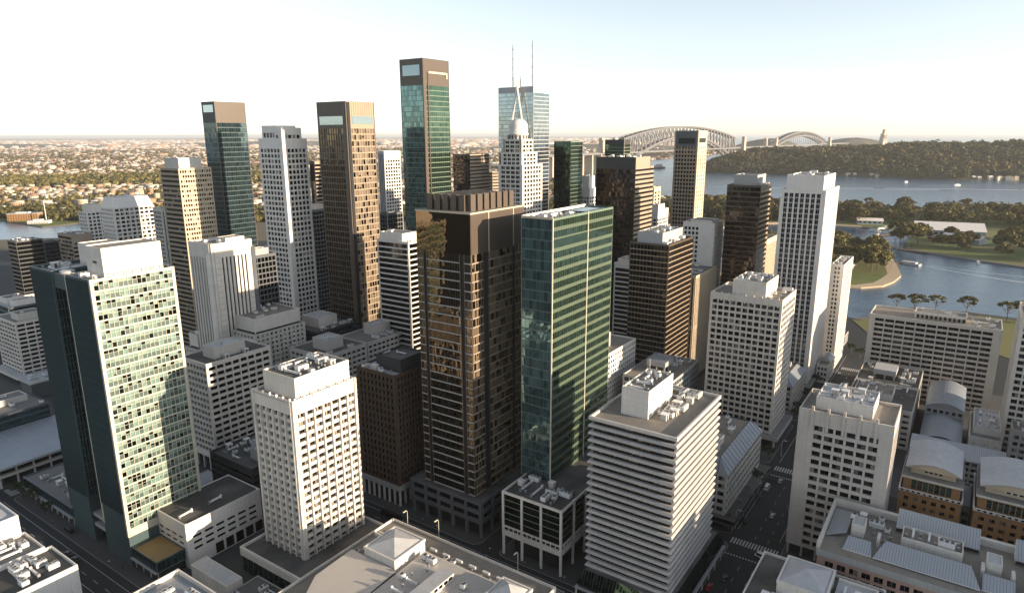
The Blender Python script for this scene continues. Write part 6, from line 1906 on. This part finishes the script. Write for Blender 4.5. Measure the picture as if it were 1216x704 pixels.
# ------------------------------------------------------------------ boats and jetties
def boat(name, label, x, y, L, Wd, H, rz, decks, mat='white_metal', group=None):
    root = link(name, None, None, (x, y, -1.6), rz); tag(root, label, 'boat', group)
    mb = MB(); n = 8
    lo = [(-L / 2, -Wd * .4), (L * .2, -Wd * .42), (L * .42, -Wd * .15), (L * .47, 0), (L * .42, Wd * .15), (L * .2, Wd * .42), (-L / 2, Wd * .4)]
    hi = [(-L / 2, -Wd / 2), (L * .2, -Wd / 2), (L * .44, -Wd * .2), (L / 2, 0), (L * .44, Wd * .2), (L * .2, Wd / 2), (-L / 2, Wd / 2)]
    k = len(lo)
    for i in range(k):
        j = (i + 1) % k
        mb.poly([(*lo[i], -.3), (*lo[j], -.3), (*hi[j], H), (*hi[i], H)], mat)
    mb.poly([(*p, H) for p in hi], 'timber' if decks else 'grey_metal')
    link('hull', mb.mesh('hull'), root)
    z = H
    for d in range(decks):
        mb = MB(); f = .36 - .08 * d
        mb.frus((-L * f, L * f * .8, -Wd * .4, Wd * .4), z, (-L * f * .97, L * f * .7, -Wd * .37, Wd * .37), z + H * .8, 'white_metal')
        mb.box(-L * f * .95, L * f * .77, -Wd * .405, Wd * .405, z + H * .35, z + H * .6, 'glass_black')
        link('cabin', mb.mesh('cabin'), root); z += H * .8
    if decks > 1:
        mb = MB(); mb.tube((0, 0, z), (0, 0, z + H * 1.4), Wd * .03, n=5); link('mast', mb.mesh('mast'), root)


boat('ferry', 'dark-hulled ferry with a white deckhouse crossing the harbour below the bridge', 805, 3740, 74, 16, 9, .05, 2, 'dark_metal')
boat('motor_boat', 'white motor boat on the open water off the headland, leftmost of two', 1500, 2590, 16, 6, 3.2, .2, 1)
boat('motor_boat', 'larger white motor boat on the open water off the headland, right of the smaller one', 1585, 2420, 26, 8, 3.5, .1, 1)
boat('barge', 'flat dark barge low on the water off the headland', 1250, 2310, 34, 9, 1.6, 0, 0, 'dark_metal')
boat('sail_boat', 'small white boat moored by the sea wall of the far peninsula', 668, 950, 11, 4, 2.0, 1.2, 1)
for i, (x, y, L) in enumerate(((716, 1300, 22), (722, 1275, 18), (735, 1320, 26), (700, 1255, 16), (690, 1285, 14), (705, 1235, 20), (676, 1232, 18))):
    boat('moored_boat', 'pale blue moored boat in the little marina on the peninsula', x, y, L, L * .28, 2.6, .3 + i * .5, 1, 'white_metal', 'boats in the little marina')


def jetty(label, p, q, w, cat='jetty', boats=0):
    d = Vector((q[0] - p[0], q[1] - p[1], 0)); L = d.length
    root = link('jetty', None, None, (*p, 0), math.atan2(d.y, d.x)); tag(root, label, cat)
    mb = MB(); mb.box(0, L, -w / 2, w / 2, -.6, .2, 'timber'); link('deck', mb.mesh('deck'), root)
    for k in range(int(L / 8) + 1):
        for sd in (-w / 2, w / 2):
            mb = MB(); mb.tube((min(L, k * 8), sd, -3), (min(L, k * 8), sd, 1.6), .35, n=6, mat='timber'); link('pile', mb.mesh('pile'), root)


jetty('timber jetty reaching out from the small sandy point', (524, 905), (552, 955), 9)
jetty('curved landing stage at the tip of the peninsula lawn', (640, 1036), (612, 1090), 7)
jetty('short landing stage with moored boats in the marina inlet', (722, 1240), (668, 1215), 6)
boat('ferry', 'white ferry moored at the jetty off the small sandy point', 566, 946, 32, 9, 2.2, 2.2, 1)
boat('motor_boat', 'white launch tied up behind the jetty of the small sandy point', 535, 965, 20, 6, 2.2, 1.2, 1)


def wake(pts, w0, w1):
    mb = MB(); n = len(pts)
    for i in range(n - 1):
        a, b_ = Vector((*pts[i], 0)), Vector((*pts[i + 1], 0))
        d = (b_ - a).normalized(); nn = Vector((-d.y, d.x, 0))
        wa = w0 + (w1 - w0) * i / (n - 1); wb = w0 + (w1 - w0) * (i + 1) / (n - 1)
        mb.poly([tuple(p + Vector((0, 0, -1.57))) for p in (a - nn * wa, b_ - nn * wb, b_ + nn * wb, a + nn * wa)], 'foam')
    structure('wake', mb.mesh('wake'))


def curve(p, q, r, n=24):
    return [((1 - f) ** 2 * p[0] + 2 * f * (1 - f) * q[0] + f * f * r[0], (1 - f) ** 2 * p[1] + 2 * f * (1 - f) * q[1] + f * f * r[1]) for f in [i / n for i in range(n + 1)]]


wake(curve((585, 935), (598, 840), (760, 690)), .8, 2.6)
wake(curve((594, 938), (622, 860), (850, 740)), .5, 1.7)
wake(curve((700, 820), (760, 770), (900, 700)), .4, 1.5)
wake(curve((1000, 2330), (1350, 2360), (2000, 2080)), 3, 9)
wake(curve((700, 2420), (900, 2330), (1400, 2230)), 2, 5)
wake(curve((770, 3745), (700, 3760), (600, 3720)), 5, 14)
wake(curve((805, 3890), (900, 3930), (1100, 3880)), 4, 10)

# ------------------------------------------------------------------ buildings on the peninsula and points
def hall(name, label, x, y, L, Wd, h, hr, rz, wm='hall_wall', rm='hall_roof', cat='hall', group=None):
    root = link(name, None, None, (x, y, .4), rz); tag(root, label, cat, group)
    mb = MB(); mb.box(-L / 2, L / 2, -Wd / 2, Wd / 2, 0, h, wm)
    for k in range(int(L / 9)): mb.box(-L / 2 + 2 + k * 9, -L / 2 + 7 + k * 9, -Wd / 2 - .15, Wd / 2 + .15, h * .35, h * .7, 'glass_black')
    for sx in (-1, 1):
        mb.poly([(sx * L / 2, -sx * Wd / 2, h), (sx * L / 2, sx * Wd / 2, h), (sx * L / 2, 0, hr)], wm)
    link('wall', mb.mesh('wall'), root)
    mb = MB(); o = 1.5
    for sy in (-1, 1):
        q = [(-L / 2 - o, sy * (Wd / 2 + o), h - .4), (L / 2 + o, sy * (Wd / 2 + o), h - .4), (L / 2 + o, 0, hr + .4), (-L / 2 - o, 0, hr + .4)]
        mb.poly(q if sy < 0 else q[::-1], rm); mb.poly([(a, b_, c - .5) for a, b_, c in (q[::-1] if sy < 0 else q)], rm)
        mb.poly([(q[0][0], q[0][1], h - .9), (q[1][0], q[1][1], h - .9), (q[1][0], q[1][1], h - .4), (q[0][0], q[0][1], h - .4)], rm)
    link('roof', mb.mesh('roof'), root)


hall('exhibition_hall', 'big low hall with a broad pale pitched roof on the far peninsula', 790, 1215, 106, 60, 12, 23, -.42)
hall('exhibition_hall', 'smaller blue-grey hall beside the big pale-roofed hall on the peninsula', 765, 1130, 60, 30, 9, 13, -1.02)
hall('exhibition_hall', 'white-roofed shed at the right end of the big pale-roofed hall', 905, 1130, 60, 40, 10, 15, -1.02)
hall('brick_hall', 'low tan-roofed hall in front of the big pale-roofed hall', 735, 1140, 40, 22, 8, 10, -1.02, 'orange_brick', 'roof_gravel')
hall('boathouse', 'long pale boathouse by the marina inlet on the peninsula', 730, 1372, 46, 18, 8, 12, -.3)
hall('kiosk', 'white roofed pavilion among the trees of the small sandy point', 398, 905, 42, 26, 6, 10, .6)
hall('kiosk', 'small pavilion near the tip of the small sandy point', 455, 905, 22, 18, 5, 8, .9)
hall('boathouse', 'pale blue shed at the right edge of the far peninsula', 905, 985, 40, 22, 7, 11, -.8)
rr = random.Random(77)
for i, (x, y) in enumerate(scatter([(330, 1200), (420, 1430), (440, 1700), (340, 1900), (120, 1900), (130, 1220)], 40, 26, 12)):
    hall('shore_building', 'small pale building on the wooded shore seen between the towers', x, y, rr.uniform(14, 34), rr.uniform(10, 16), rr.uniform(5, 11), rr.uniform(12, 15), rr.uniform(0, 3), 'house_wall', 'house_roof', 'building', 'small buildings on the shore behind the towers')
# ------------------------------------------------------------------ the suburb beyond the river
GR = R(18)
gc, gs = math.cos(GR), math.sin(GR)


def in_view(x, y, m=30):
    px, py, d = project(np.stack([x, y, np.zeros_like(x)], 1))
    return (px > -m) & (px < 960) & (d > 0)


rng = np.random.default_rng(21)
rows = []
# rows of houses on a skewed street grid
for (y0, y1, du, dv, keep) in ((1480, 3400, 26, 34, .62), (3400, 6200, 34, 46, .60), (6200, 11000, 62, 80, .62), (11000, 30000, 190, 240, .6)):
    u = np.arange(-(12000 if y0 < 9000 else 26000), (12000 if y0 < 9000 else 38000), du); v = np.arange(-(9000 if y0 < 9000 else 24000), (13000 if y0 < 9000 else 36000), dv)
    U, V_ = np.meshgrid(u, v); U = U.ravel(); V_ = V_.ravel()
    U = U + rng.uniform(-.2, .2, len(U)) * du; V_ = V_ + rng.uniform(-.18, .18, len(V_)) * dv
    x = U * gc - V_ * gs; y = U * gs + V_ * gc
    ok = (y > y0) & (y < y1) & in_view(x, y) & (rng.random(len(x)) < keep)
    x, y = x[ok], y[ok]
    ok = inside(LAND, x, y); x, y = x[ok], y[ok]
    ok = ~((y < 1700) & (x > -1000)) if y0 == 1480 else np.ones(len(x), bool)
    rows.append((x[ok], y[ok], np.full(ok.sum(), du), np.full(ok.sum(), dv)))
x, y, du, dv = (np.concatenate(k) for k in zip(*rows))
blot = np.sin(x * .0021 + 1.3) + np.sin(y * .0037 + x * .0011) + np.sin(x * .0061 - y * .0017 + 2)
belt = ((y > 2500 + .25 * (x + 1500)) & (y < 3150 + .25 * (x + 1500)) & (x < -700))
shore = (y < 1640)
ok = ~(belt | shore) & ((blot > -1.1) | (rng.random(len(x)) < .25)) & ~((y > 1900) & (x > 180) & (y < 3300) & (x > .1 * y))
hx_, hy_, hdu, hdv = x[ok], y[ok], du[ok], dv[ok]
n = len(hx_)
hw = hdu * rng.uniform(.5, .98, n); hl = hdv * rng.uniform(.3, .52, n); hhh = rng.choice([5, 6, 7, 9, 12], n, p=[.3, .3, .2, .12, .08]) * np.where(hdu > 50, 1.3, 1)
big = rng.random(n) < .05
hw = np.where(big, hw * 1.8, hw); hl = np.where(big, hl * 1.5, hl); hhh = np.where(big, hhh + 5, hhh)
near = hy_ < 2500
apt = near & (rng.random(n) < .5)
hw = np.where(apt, 25, hw); hl = np.where(apt, 14, hl); hhh = np.where(apt, rng.choice([10, 13, 16], n), hhh)
flat = (rng.random(n) < .45) | apt
rise = np.where(flat, .6, hl * .28)
ang = GR + np.where(rng.random(n) < .3, math.pi / 2, 0) + rng.uniform(-.05, .05, n)


def house_arrays(ii):
    m = len(ii)
    w, l, h, r = hw[ii] / 2, hl[ii] / 2, hhh[ii], rise[ii]
    c, s = np.cos(ang[ii]), np.sin(ang[ii])
    o = .5
    ins = np.where(flat[ii], .9, .45) * np.minimum(w, l)

    def P(ax, ay, z): return np.stack([hx_[ii] + ax * c - ay * s, hy_[ii] + ax * s + ay * c, z], 1)
    z0 = np.full(m, -.2)
    vs = [P(-w, -l, z0), P(w, -l, z0), P(w, l, z0), P(-w, l, z0), P(-w, -l, h), P(w, -l, h), P(w, l, h), P(-w, l, h),
          P(-w - o, -l - o, h), P(w + o, -l - o, h), P(w + o, l + o, h), P(-w - o, l + o, h),
          P(-w + ins, np.where(flat[ii], -l + 1.0, 0), h + r), P(w - ins, np.where(flat[ii], -l + 1.0, 0), h + r), P(w - ins, np.where(flat[ii], l - 1.0, .02), h + r), P(-w + ins, np.where(flat[ii], l - 1.0, .02), h + r)]
    V = np.stack(vs, 1).reshape(-1, 3)
    q = np.array([(0, 1, 5, 4), (1, 2, 6, 5), (2, 3, 7, 6), (3, 0, 4, 7), (8, 9, 13, 12), (9, 10, 14, 13), (10, 11, 15, 14), (11, 8, 12, 15), (12, 13, 14, 15)])
    Q = (np.arange(m)[:, None, None] * 16 + q[None]).reshape(-1, 4)
    mt = np.tile([0, 0, 0, 0, 1, 1, 1, 1, 1], m)
    return V, Q, mt


dist = np.hypot(hx_, hy_)
px, py, dd = project(np.stack([hx_, hy_, hhh], 1))
seen = (px > -10) & (px < 235)
order = np.argsort(np.where(seen, dist / np.sqrt(hw * hhh), 1e9))
first = order[:290]
rest = np.setdiff1d(np.arange(n), first)
V, Q, mt = house_arrays(rest)
o = link('suburb_houses', arrays_mesh('suburb_houses', V, Q, mt, ['house_wall', 'house_roof']))
tag(o, 'far-off suburb of pale and tile-red roofs running out to the horizon', 'suburb', None, 'stuff')
for i in first:
    sv = (hx_[i], hy_[i])
    hx_[i] = hy_[i] = 0
    a = ang[i]; ang[i] = 0
    V, Q, mt = house_arrays(np.array([i]))
    me = arrays_mesh('suburb_building', V, Q, mt, ['house_wall', 'house_roof'])
    hx_[i], hy_[i] = sv; ang[i] = a
    o = link('suburb_building', me, None, (sv[0], sv[1], 0), a)
    if apt[i]: tag(o, 'flat-roofed brick or cream apartment house in the sunlit suburb across the river', 'house', 'apartment houses across the river')
    elif flat[i]: tag(o, 'low flat-roofed building in the sunlit suburb across the river', 'house', 'flat-roofed suburb buildings across the river')
    else: tag(o, 'low hip-roofed house in the sunlit suburb across the river', 'house', 'hip-roofed suburb houses across the river')

# trees of the suburb
def gtrees(y0, y1, cnt, r0, r1, per, seed, extra=None, leaf='leaf_olive', name='suburb_trees', label=''):
    rg = np.random.default_rng(seed)
    Y = np.sqrt(rg.uniform(y0 ** 2, y1 ** 2, cnt)); X = (rg.uniform(-30, 960, cnt) - 608) / 822 * Y
    ok = inside(LAND, X, Y)
    b_ = np.sin(X * .0021 + 1.3) + np.sin(Y * .0037 + X * .0011) + np.sin(X * .0061 - Y * .0017 + 2)
    ok &= (b_ < .2) | (rg.random(cnt) < .5) if extra is None else extra(X, Y, rg)
    X, Y = X[ok], Y[ok]
    rad = rg.uniform(r0, r1, len(X))
    o = forest(name, np.stack([X, Y, np.zeros(len(X))], 1), rad, rad * rg.uniform(.8, 1.1, len(X)), leaf, per, seed + 1, .5)
    tag(o, label, 'trees', None, 'stuff')


gtrees(1480, 3600, 5500, 4.5, 8, 22, 31, label='garden and street trees mixed in among the nearer suburb roofs')
gtrees(3600, 9500, 11000, 8, 14, 12, 33, leaf='leaf_brown', label='hazy brown-green trees among the farthest suburb roofs')
gtrees(2300, 3900, 16000, 7, 13, 26, 35, lambda X, Y, rg: inside(LAND, X, Y) & (Y > 2500 + .25 * (X + 1500)) & (Y < 3150 + .25 * (X + 1500)) & (X < -700), 'leaf_olive', 'woodland', 'broad belt of olive trees crossing the suburb at left')
gtrees(1440, 1800, 9000, 4.5, 8.5, 30, 37, lambda X, Y, rg: inside(LAND, X, Y) & (Y < 1690 + 40 * np.sin(X * .02)) & (Y > 1500 - (X + 1100) * .22) & (rg.random(len(X)) < .55), 'leaf_dark', 'riverside_trees', 'dark trees along the far bank of the river at left')
gtrees(1900, 3400, 2600, 6, 12, 26, 39, lambda X, Y, rg: inside(LAND, X, Y) & (X > 120) & (Y > 1950), 'leaf_olive', 'shore_trees', 'trees on the shore left of the bridge approach')
for i, (x_, y_, w_, d_, h_, m_) in enumerate(((-1075, 1490, 60, 26, 16, 'orange_brick'), (-905, 1530, 34, 14, 8, 'steel_grey'), (-880, 1480, 26, 14, 6, 'white_paint'), (-1010, 1440, 40, 18, 6, 'white_paint'))):
    mb = MB(); mb.box(-w_ / 2, w_ / 2, -d_ / 2, d_ / 2, 0, h_, m_); w0 = link('riverside_building', None, None, (x_, y_, 0), .2)
    for k in range(int(w_ / 5)):
        for z in range(int(h_ / 3.6)): mb.box(-w_ / 2 + 1.5 + 5 * k, -w_ / 2 + 4 + 5 * k, -d_ / 2 - .1, -d_ / 2 + .3, 1 + z * 3.6, 2.8 + z * 3.6, 'glass_black')
    link('wall', mb.mesh('wall'), w0)
    mb = MB(); mb.box(-w_ / 2 - .8, w_ / 2 + .8, -d_ / 2 - .8, d_ / 2 + .8, h_, h_ + .8, 'roof_pale'); mb.box(-w_ / 4, w_ / 6, -d_ / 4, d_ / 4, h_ + .8, h_ + 3, 'white_metal'); link('roof', mb.mesh('roof'), w0)
    tag(w0, ('orange brick apartment slab at the left edge on the far river bank', 'grey metal shed on the far river bank among the dark trees', 'small white building low on the far river bank', 'white boathouse at the water on the far river bank')[i], 'building')
mb = MB(); mb.tube((0, 0, 0), (0, 0, 46), .9, .7, 6, 'white_paint'); mb.tube((0, 0, 46), (-26, 4, 48), .6, .4, 6, 'white_paint')
tag(link('crane_mast', mb.mesh('crane_mast'), None, (-1010, 1462, 0)), 'tall white pole with a cross arm on the far river bank at left', 'mast')

# ------------------------------------------------------------------ vehicles, lamps, people
def vehicle(kind, label, s, t, heading, paint, group=None):
    """heading: angle in the street frame (0 = along s)"""
    L, Wd, H, cab = {'car': (4.7, 1.85, 1.45, (.28, .80)), 'van': (6.2, 2.15, 2.2, (.10, .93)), 'bus': (12.0, 2.6, 3.1, (.02, .98)), 'truck': (8.5, 2.5, 3.2, (0, 0))}[kind]
    nm = {'car': 'parked_car', 'van': 'van', 'bus': 'bus', 'truck': 'truck'}[kind]
    root = link(nm, None, None, W(s, t, .01), RZ + heading); tag(root, label, kind, group)
    b = MB()
    x0, x1 = -L / 2, L / 2; w = Wd / 2
    if kind == 'truck':
        b.box(x0, x1 - 2.4, -w, w, .8, H, 'white_paint'); b.box(x0, x1, -w * .8, w * .8, .45, .82, 'dark_metal'); b.frus((x1 - 2.3, x1, -w, w), .8, (x1 - 2.2, x1 - .35, -w * .94, w * .94), 2.6, paint)
        g_ = MB(); g_.box(x1 - .55, x1 - .02, -w * .85, w * .85, 1.75, 2.4, 'glass_black')
    else:
        hb = H * (.55 if kind == 'car' else .45)
        b.frus((x0, x1, -w, w), .28, (x0 + .08, x1 - .1, -w * .97, w * .97), hb, paint)
        c0, c1 = x0 + L * (1 - cab[1]), x0 + L * (1 - cab[0])
        sl = .55 if kind == 'car' else .18
        b.frus((c0, c1, -w * .95, w * .95), hb, (c0 + sl, c1 - sl * 1.5, -w * .8, w * .8), H, paint)
        g_ = MB()
        g_.frus((c0 + .03, c1 - .03, -w * .965, w * .965), hb + .06, (c0 + sl * .8, c1 - sl * 1.2, -w * .86, w * .86), H - .16, 'glass_black')
        b.box(x1 - .12, x1 + .03, -w * .9, -w * .55, .6, .8, 'white_metal'); b.box(x1 - .12, x1 + .03, w * .55, w * .9, .6, .8, 'white_metal')
    link('body', b.mesh('body'), root); link('window_glass', g_.mesh('window_glass'), root)
    for sx in (-.31, .31):
        for sy in (-1, 1):
            m_ = MB(); m_.tube((L * sx, sy * (w - .22), .34), (L * sx, sy * (w + .02), .34), .34, n=12, mat='dark_metal'); m_.tube((L * sx, sy * (w + .02), .34), (L * sx, sy * (w + .03), .34), .18, n=8, mat='grey_metal')
            link('wheel', m_.mesh('wheel'), root)


mat_wall('paint_white', (.75, .75, .75), .02, rough=.25, streak=0, spec=.6)
mat_wall('paint_dark', (.02, .022, .025), .02, rough=.25, streak=0, spec=.6)
mat_wall('paint_red', (.32, .02, .015), .02, rough=.3, streak=0, spec=.6)
mat_wall('paint_blue', (.03, .07, .2), .02, rough=.3, streak=0, spec=.6)
mat_wall('paint_silver', (.4, .41, .42), .02, rough=.3, metal=.4, streak=0, spec=.6)
h90 = math.pi / 2
vehicle('van', 'white van turning at the crosswalk in the bottom of the cross street', 275.7, 56.9, h90 * .85, 'paint_white')
vehicle('van', 'white van parked along the kerb below the mansard-roofed block', 338, 70.6, 0, 'paint_white')
vehicle('truck', 'blue-white truck standing beside the grey panel tower', 322, 54.2, 0, 'paint_silver')
vehicle('car', 'silver car waiting beside the far crosswalk of the cross street', 349, 66.5, 0, 'paint_silver')
vehicle('car', 'dark car parked behind the white van on the cross street', 326, 70.8, 0, 'paint_dark')
vehicle('car', 'dark car nearest the corner canopy on the cross street', 300, 71, 0, 'paint_dark')
vehicle('car', 'silver car driving down the middle of the cross street', 312, 61.5, 0, 'paint_silver')
vehicle('car', 'red car at the bottom edge of the cross street', 243, 69.5, 0, 'paint_red')
vehicle('car', 'dark car waiting behind the crosswalk at the bottom of the cross street', 252, 66, 0, 'paint_dark')
vehicle('car', 'red car near the far end of the cross street by the wide slab block', 545, 56, 0, 'paint_red')
vehicle('car', 'small dark car far up the cross street beside the low parapet block', 470, 66, 0, 'paint_dark')
vehicle('bus', 'dark bus in the shaded street before the brown brick block', 208.2, 214, h90, 'paint_dark')
vehicle('car', 'blue car in the street before the bronze tower podium', 206.8, 178, h90, 'paint_blue')
vehicle('car', 'dark car behind the blue one in the street before the bronze tower podium', 202, 186, h90, 'paint_dark')
vehicle('car', 'silver car in the street between the white precast tower and the brown brick block', 202.4, 236, h90, 'paint_silver')
vehicle('van', 'dark van parked on the pavement beside the finned glass tower', 115, 331, h90, 'paint_dark')
vehicle('car', 'white car at the corner by the timber-decked wing', 113.4, 256, h90 * 1.6, 'paint_white')
vehicle('car', 'dark car driving on the street at lower left', 106.5, 312, h90, 'paint_dark')


rr = random.Random(12)
for i in range(14):
    s_, hd_ = rr.choice(((101.8, h90), (106.6, h90), (201.6, h90), (207.4, h90)))
    t_ = 100 + i * 19 + rr.uniform(-5, 5)
    if s_ > 150 and t_ > 300: continue
    vehicle('car', 'dark car moving along the shaded streets at lower left', s_, t_, hd_, rr.choice(('paint_dark', 'paint_dark', 'paint_blue')), 'dark cars in the shaded lower streets')
for i in range(9):
    vehicle('car', 'silver or white car strung out along the far half of the cross street', 380 + i * 21 + rr.uniform(-5, 5), rr.choice((55.5, 60.5, 65.5, 69.5)), 0, rr.choice(('paint_silver', 'paint_white')), 'cars in the far half of the cross street')


def lamp(s, t, h, hd, label):
    root = link('street_lamp', None, None, W(s, t, .12), RZ + hd); tag(root, label, 'street lamp')
    b = MB(); b.tube((0, 0, 0), (0, 0, h - 1.2), .20, .13, 8, 'cream_metal')
    for k in range(6):
        a0, a1 = k * 15, (k + 1) * 15
        b.tube((1.2 - 1.2 * math.cos(R(a0)), 0, h - 1.2 + 1.2 * math.sin(R(a0))), (1.2 - 1.2 * math.cos(R(a1)), 0, h - 1.2 + 1.2 * math.sin(R(a1))), .13, n=6, mat='cream_metal')
    b.box(-.3, .3, -.3, .3, 0, .5, 'grey_concrete'); link('pole', b.mesh('pole'), root)
    b = MB(); b.frus((1.0, 2.6, -.3, .3), h - .22, (1.1, 2.4, -.18, .18), h + .06, 'cream_metal'); b.box(1.2, 2.4, -.22, .22, h - .28, h - .221, 'white_metal'); link('lamp_head', b.mesh('lamp_head'), root)


lamp(188, 166, 26.2, h90 * 2, 'tall lit street lamp behind the pyramid lanterns, the middle of three')
lamp(188, 126.5, 26.2, h90 * 2, 'tall street lamp at right, beside the second pyramid lantern')
lamp(188, 183.5, 24.5, h90 * 2, 'street lamp whose head shows just behind the bigger pyramid lantern')
for t in (232, 262): lamp(197, t, 11, 0, 'ordinary street lamp on the kerb by the white precast tower podium, %s' % ('nearer the camera' if t == 232 else 'farther from the camera'))
for s, lab in ((292, 'beside the stacked-band tower corner'), (330, 'by the mansard-roofed block'), (380, 'at the foot of the white square-windowed tower'), (430, 'far up the cross street')):
    lamp(s, 73.4, 10, -h90, 'ordinary street lamp on the cross street kerb ' + lab)


def person_mesh(seed):
    """a walking figure as one skinned body"""
    rg = random.Random(seed)
    st = rg.uniform(.16, .3)
    J = [(0, 0, .93), (0, 0, 1.18), (0, 0, 1.42), (0, 0, 1.52), (0.02, 0, 1.66), (.09 + 0, .0, .90), (0, 0, 0)]
    vs = [(0, 0, .95), (0, 0, 1.18), (0, 0, 1.40), (0, 0, 1.50), (.02, 0, 1.66),
          (st * .5, .10, .52), (st, .10, .06), (st + .14, .10, .03), (-st * .3, -.10, .50), (-st, -.10, .08), (-st + .13, -.10, .04),
          (-.02, .20, 1.36), (-.08, .24, 1.10), (.05, .24, .88), (.02, -.20, 1.36), (.10, -.24, 1.10), (.22, -.22, .92)]
    es = [(0, 1), (1, 2), (2, 3), (3, 4), (0, 5), (5, 6), (6, 7), (0, 8), (8, 9), (9, 10), (2, 11), (11, 12), (12, 13), (2, 14), (14, 15), (15, 16)]
    rd = [.15, .14, .15, .055, .10, .085, .055, .05, .085, .055, .05, .06, .05, .04, .06, .05, .04]
    me = bpy.data.meshes.new('person_cage'); me.from_pydata(vs, es, [])
    o = bpy.data.objects.new('person_cage', me); COL.objects.link(o)
    md = o.modifiers.new('skin', 'SKIN'); sk = me.skin_vertices[0].data
    for i, r in enumerate(rd): sk[i].radius = (r, r * (1.25 if i in (0, 1, 2) else 1))
    sk[0].use_root = True
    o.modifiers.new('sub', 'SUBSURF').levels = 1
    dg = bpy.context.evaluated_depsgraph_get()
    out = bpy.data.meshes.new_from_object(o.evaluated_get(dg)); out.name = 'person'
    bpy.data.objects.remove(o)
    top = ('paint_dark', 'grey_metal', 'paint_blue', 'paint_red', 'white_metal')[seed % 5]
    out.materials.clear()
    for k in (top, 'charcoal', 'skin'): out.materials.append(M[k])
    for p in out.polygons:
        z = p.center.z; p.material_index = 2 if z > 1.53 or (z < .93 and abs(p.center.y) > .19) else (0 if z > .95 else 1); p.use_smooth = True
    return out


mat_wall('skin', (.42, .26, .18), .05, streak=0)
mat_wall('hair', (.03, .02, .015), .05, streak=0)
PM2 = [person_mesh(k) for k in range(5)]
hm = MB(); hm.lathe([(.075, 1.66), (.108, 1.69), (.105, 1.75), (.07, 1.79), (.01, 1.805)], 8, 'hair'); HAIR = hm.mesh('hair', smooth=True)
tops = ('black', 'grey', 'dark blue', 'red', 'white')
rr = random.Random(41)
spots = [(213.6, 196), (214.4, 199), (213.2, 203), (215, 206), (214, 190), (213.9, 211), (214.6, 222), (213.2, 233), (214, 162), (213.4, 158.6), (212.8, 149), (213.6, 140), (214.2, 133), (213.7, 129), (214.5, 121), (213, 113),
         (214, 101), (113.6, 318), (114.2, 300), (113.4, 290), (114.6, 281), (113.8, 345), (286.8, 73.4), (300, 75.5), (345, 76.2), (372, 77.8), (390, 76.9), (540, 49.5), (552, 48.7), (570, 77), (196, 199), (195.3, 240)]
for i, (s, t) in enumerate(spots):
    k = i % 5
    o = link('person', PM2[k], None, W(s, t, .135), RZ + rr.uniform(0, 6.28)); link('hair', HAIR, o)
    where = 'before the bronze tower podium and brick block' if s < 216 and 150 < t < 240 else 'before the green tower podium' if 205 < s < 216 else 'on the pavement of the pale green tower' if s < 120 else 'on the cross street pavement' if s > 250 else 'by the white precast tower podium'
    tag(o, 'person in %s top walking %s' % (tops[k], where), 'person', 'people in %s tops %s' % (tops[k], where))

# ------------------------------------------------------------------ windows, air, camera, light
glaze()

m = bpy.data.materials.new('haze'); m.use_nodes = True; n = m.node_tree; n.nodes.clear(); M['haze'] = m
out = n.nodes.new('ShaderNodeOutputMaterial'); vo = n.nodes.new('ShaderNodeVolumePrincipled')
vo.inputs['Density'].default_value = HAZE
vo.inputs['Color'].default_value = (.90, .93, .96, 1)
vo.inputs['Anisotropy'].default_value = .2
n.links.new(vo.outputs[0], out.inputs['Volume'])
try: m.cycles.homogeneous_volume = True
except Exception: pass
mb = MB(); mb.box(-81000, 96000, -4500, 96000, -5.5, 274, 'haze')
if HAZE: structure('haze', mb.mesh('haze'))['kind'] = 'stuff'

cam = bpy.data.cameras.new('camera'); co = bpy.data.objects.new('camera', cam); COL.objects.link(co)
cam.sensor_width = 36; cam.lens = 36 * FPX / 1216
cam.clip_start = 1; cam.clip_end = 200000
fw = Vector((0, math.cos(PITCH), -math.sin(PITCH))); up0 = Vector((0, math.sin(PITCH), math.cos(PITCH))); rt = Vector((1, 0, 0))
up = up0 * math.cos(ROLL) + rt * math.sin(ROLL) * CAMROLL; rt2 = fw.cross(up)
co.matrix_world = Matrix(((rt2.x, up.x, -fw.x, CAM[0]), (rt2.y, up.y, -fw.y, CAM[1]), (rt2.z, up.z, -fw.z, CAM[2]), (0, 0, 0, 1)))
sc.camera = co

sd = Vector((math.sin(SUN_AZ) * math.cos(SUN_EL), math.cos(SUN_AZ) * math.cos(SUN_EL), math.sin(SUN_EL)))
sl = bpy.data.lights.new('sun', 'SUN'); sl.energy = SUN_E; sl.angle = R(.5); sl.color = (1, .79, .56)
so = bpy.data.objects.new('sun', sl); COL.objects.link(so); so.rotation_euler = (-sd).to_track_quat('-Z', 'Y').to_euler(); so.location = (900, -300, 500)
w = bpy.data.worlds.new('World'); sc.world = w; w.use_nodes = True
n = w.node_tree; bg = n.nodes['Background']
sk = n.nodes.new('ShaderNodeTexSky'); sk.sky_type = 'NISHITA'; sk.sun_disc = False
sk.sun_elevation = SUN_EL; sk.sun_rotation = SUN_AZ
sk.air_density = SKY[1]; sk.dust_density = SKY[2]; sk.ozone_density = SKY[3]; sk.altitude = 100
hs = n.nodes.new('ShaderNodeHueSaturation'); hs.inputs['Saturation'].default_value = .5   # thin high haze whitens the blue
n.links.new(sk.outputs[0], hs.inputs['Color']); n.links.new(hs.outputs[0], bg.inputs[0]); bg.inputs[1].default_value = SKY[0]
vs = sc.view_settings; vs.view_transform = 'Standard'; vs.look = 'None'; vs.exposure = EXPO; vs.gamma = 1
cy = sc.cycles
cy.use_denoising = True
cy.max_bounces = 6; cy.diffuse_bounces = 2; cy.glossy_bounces = 3; cy.transmission_bounces = 0; cy.volume_bounces = 0; cy.transparent_max_bounces = 4
cy.sample_clamp_indirect = 4
cy.caustics_reflective = False
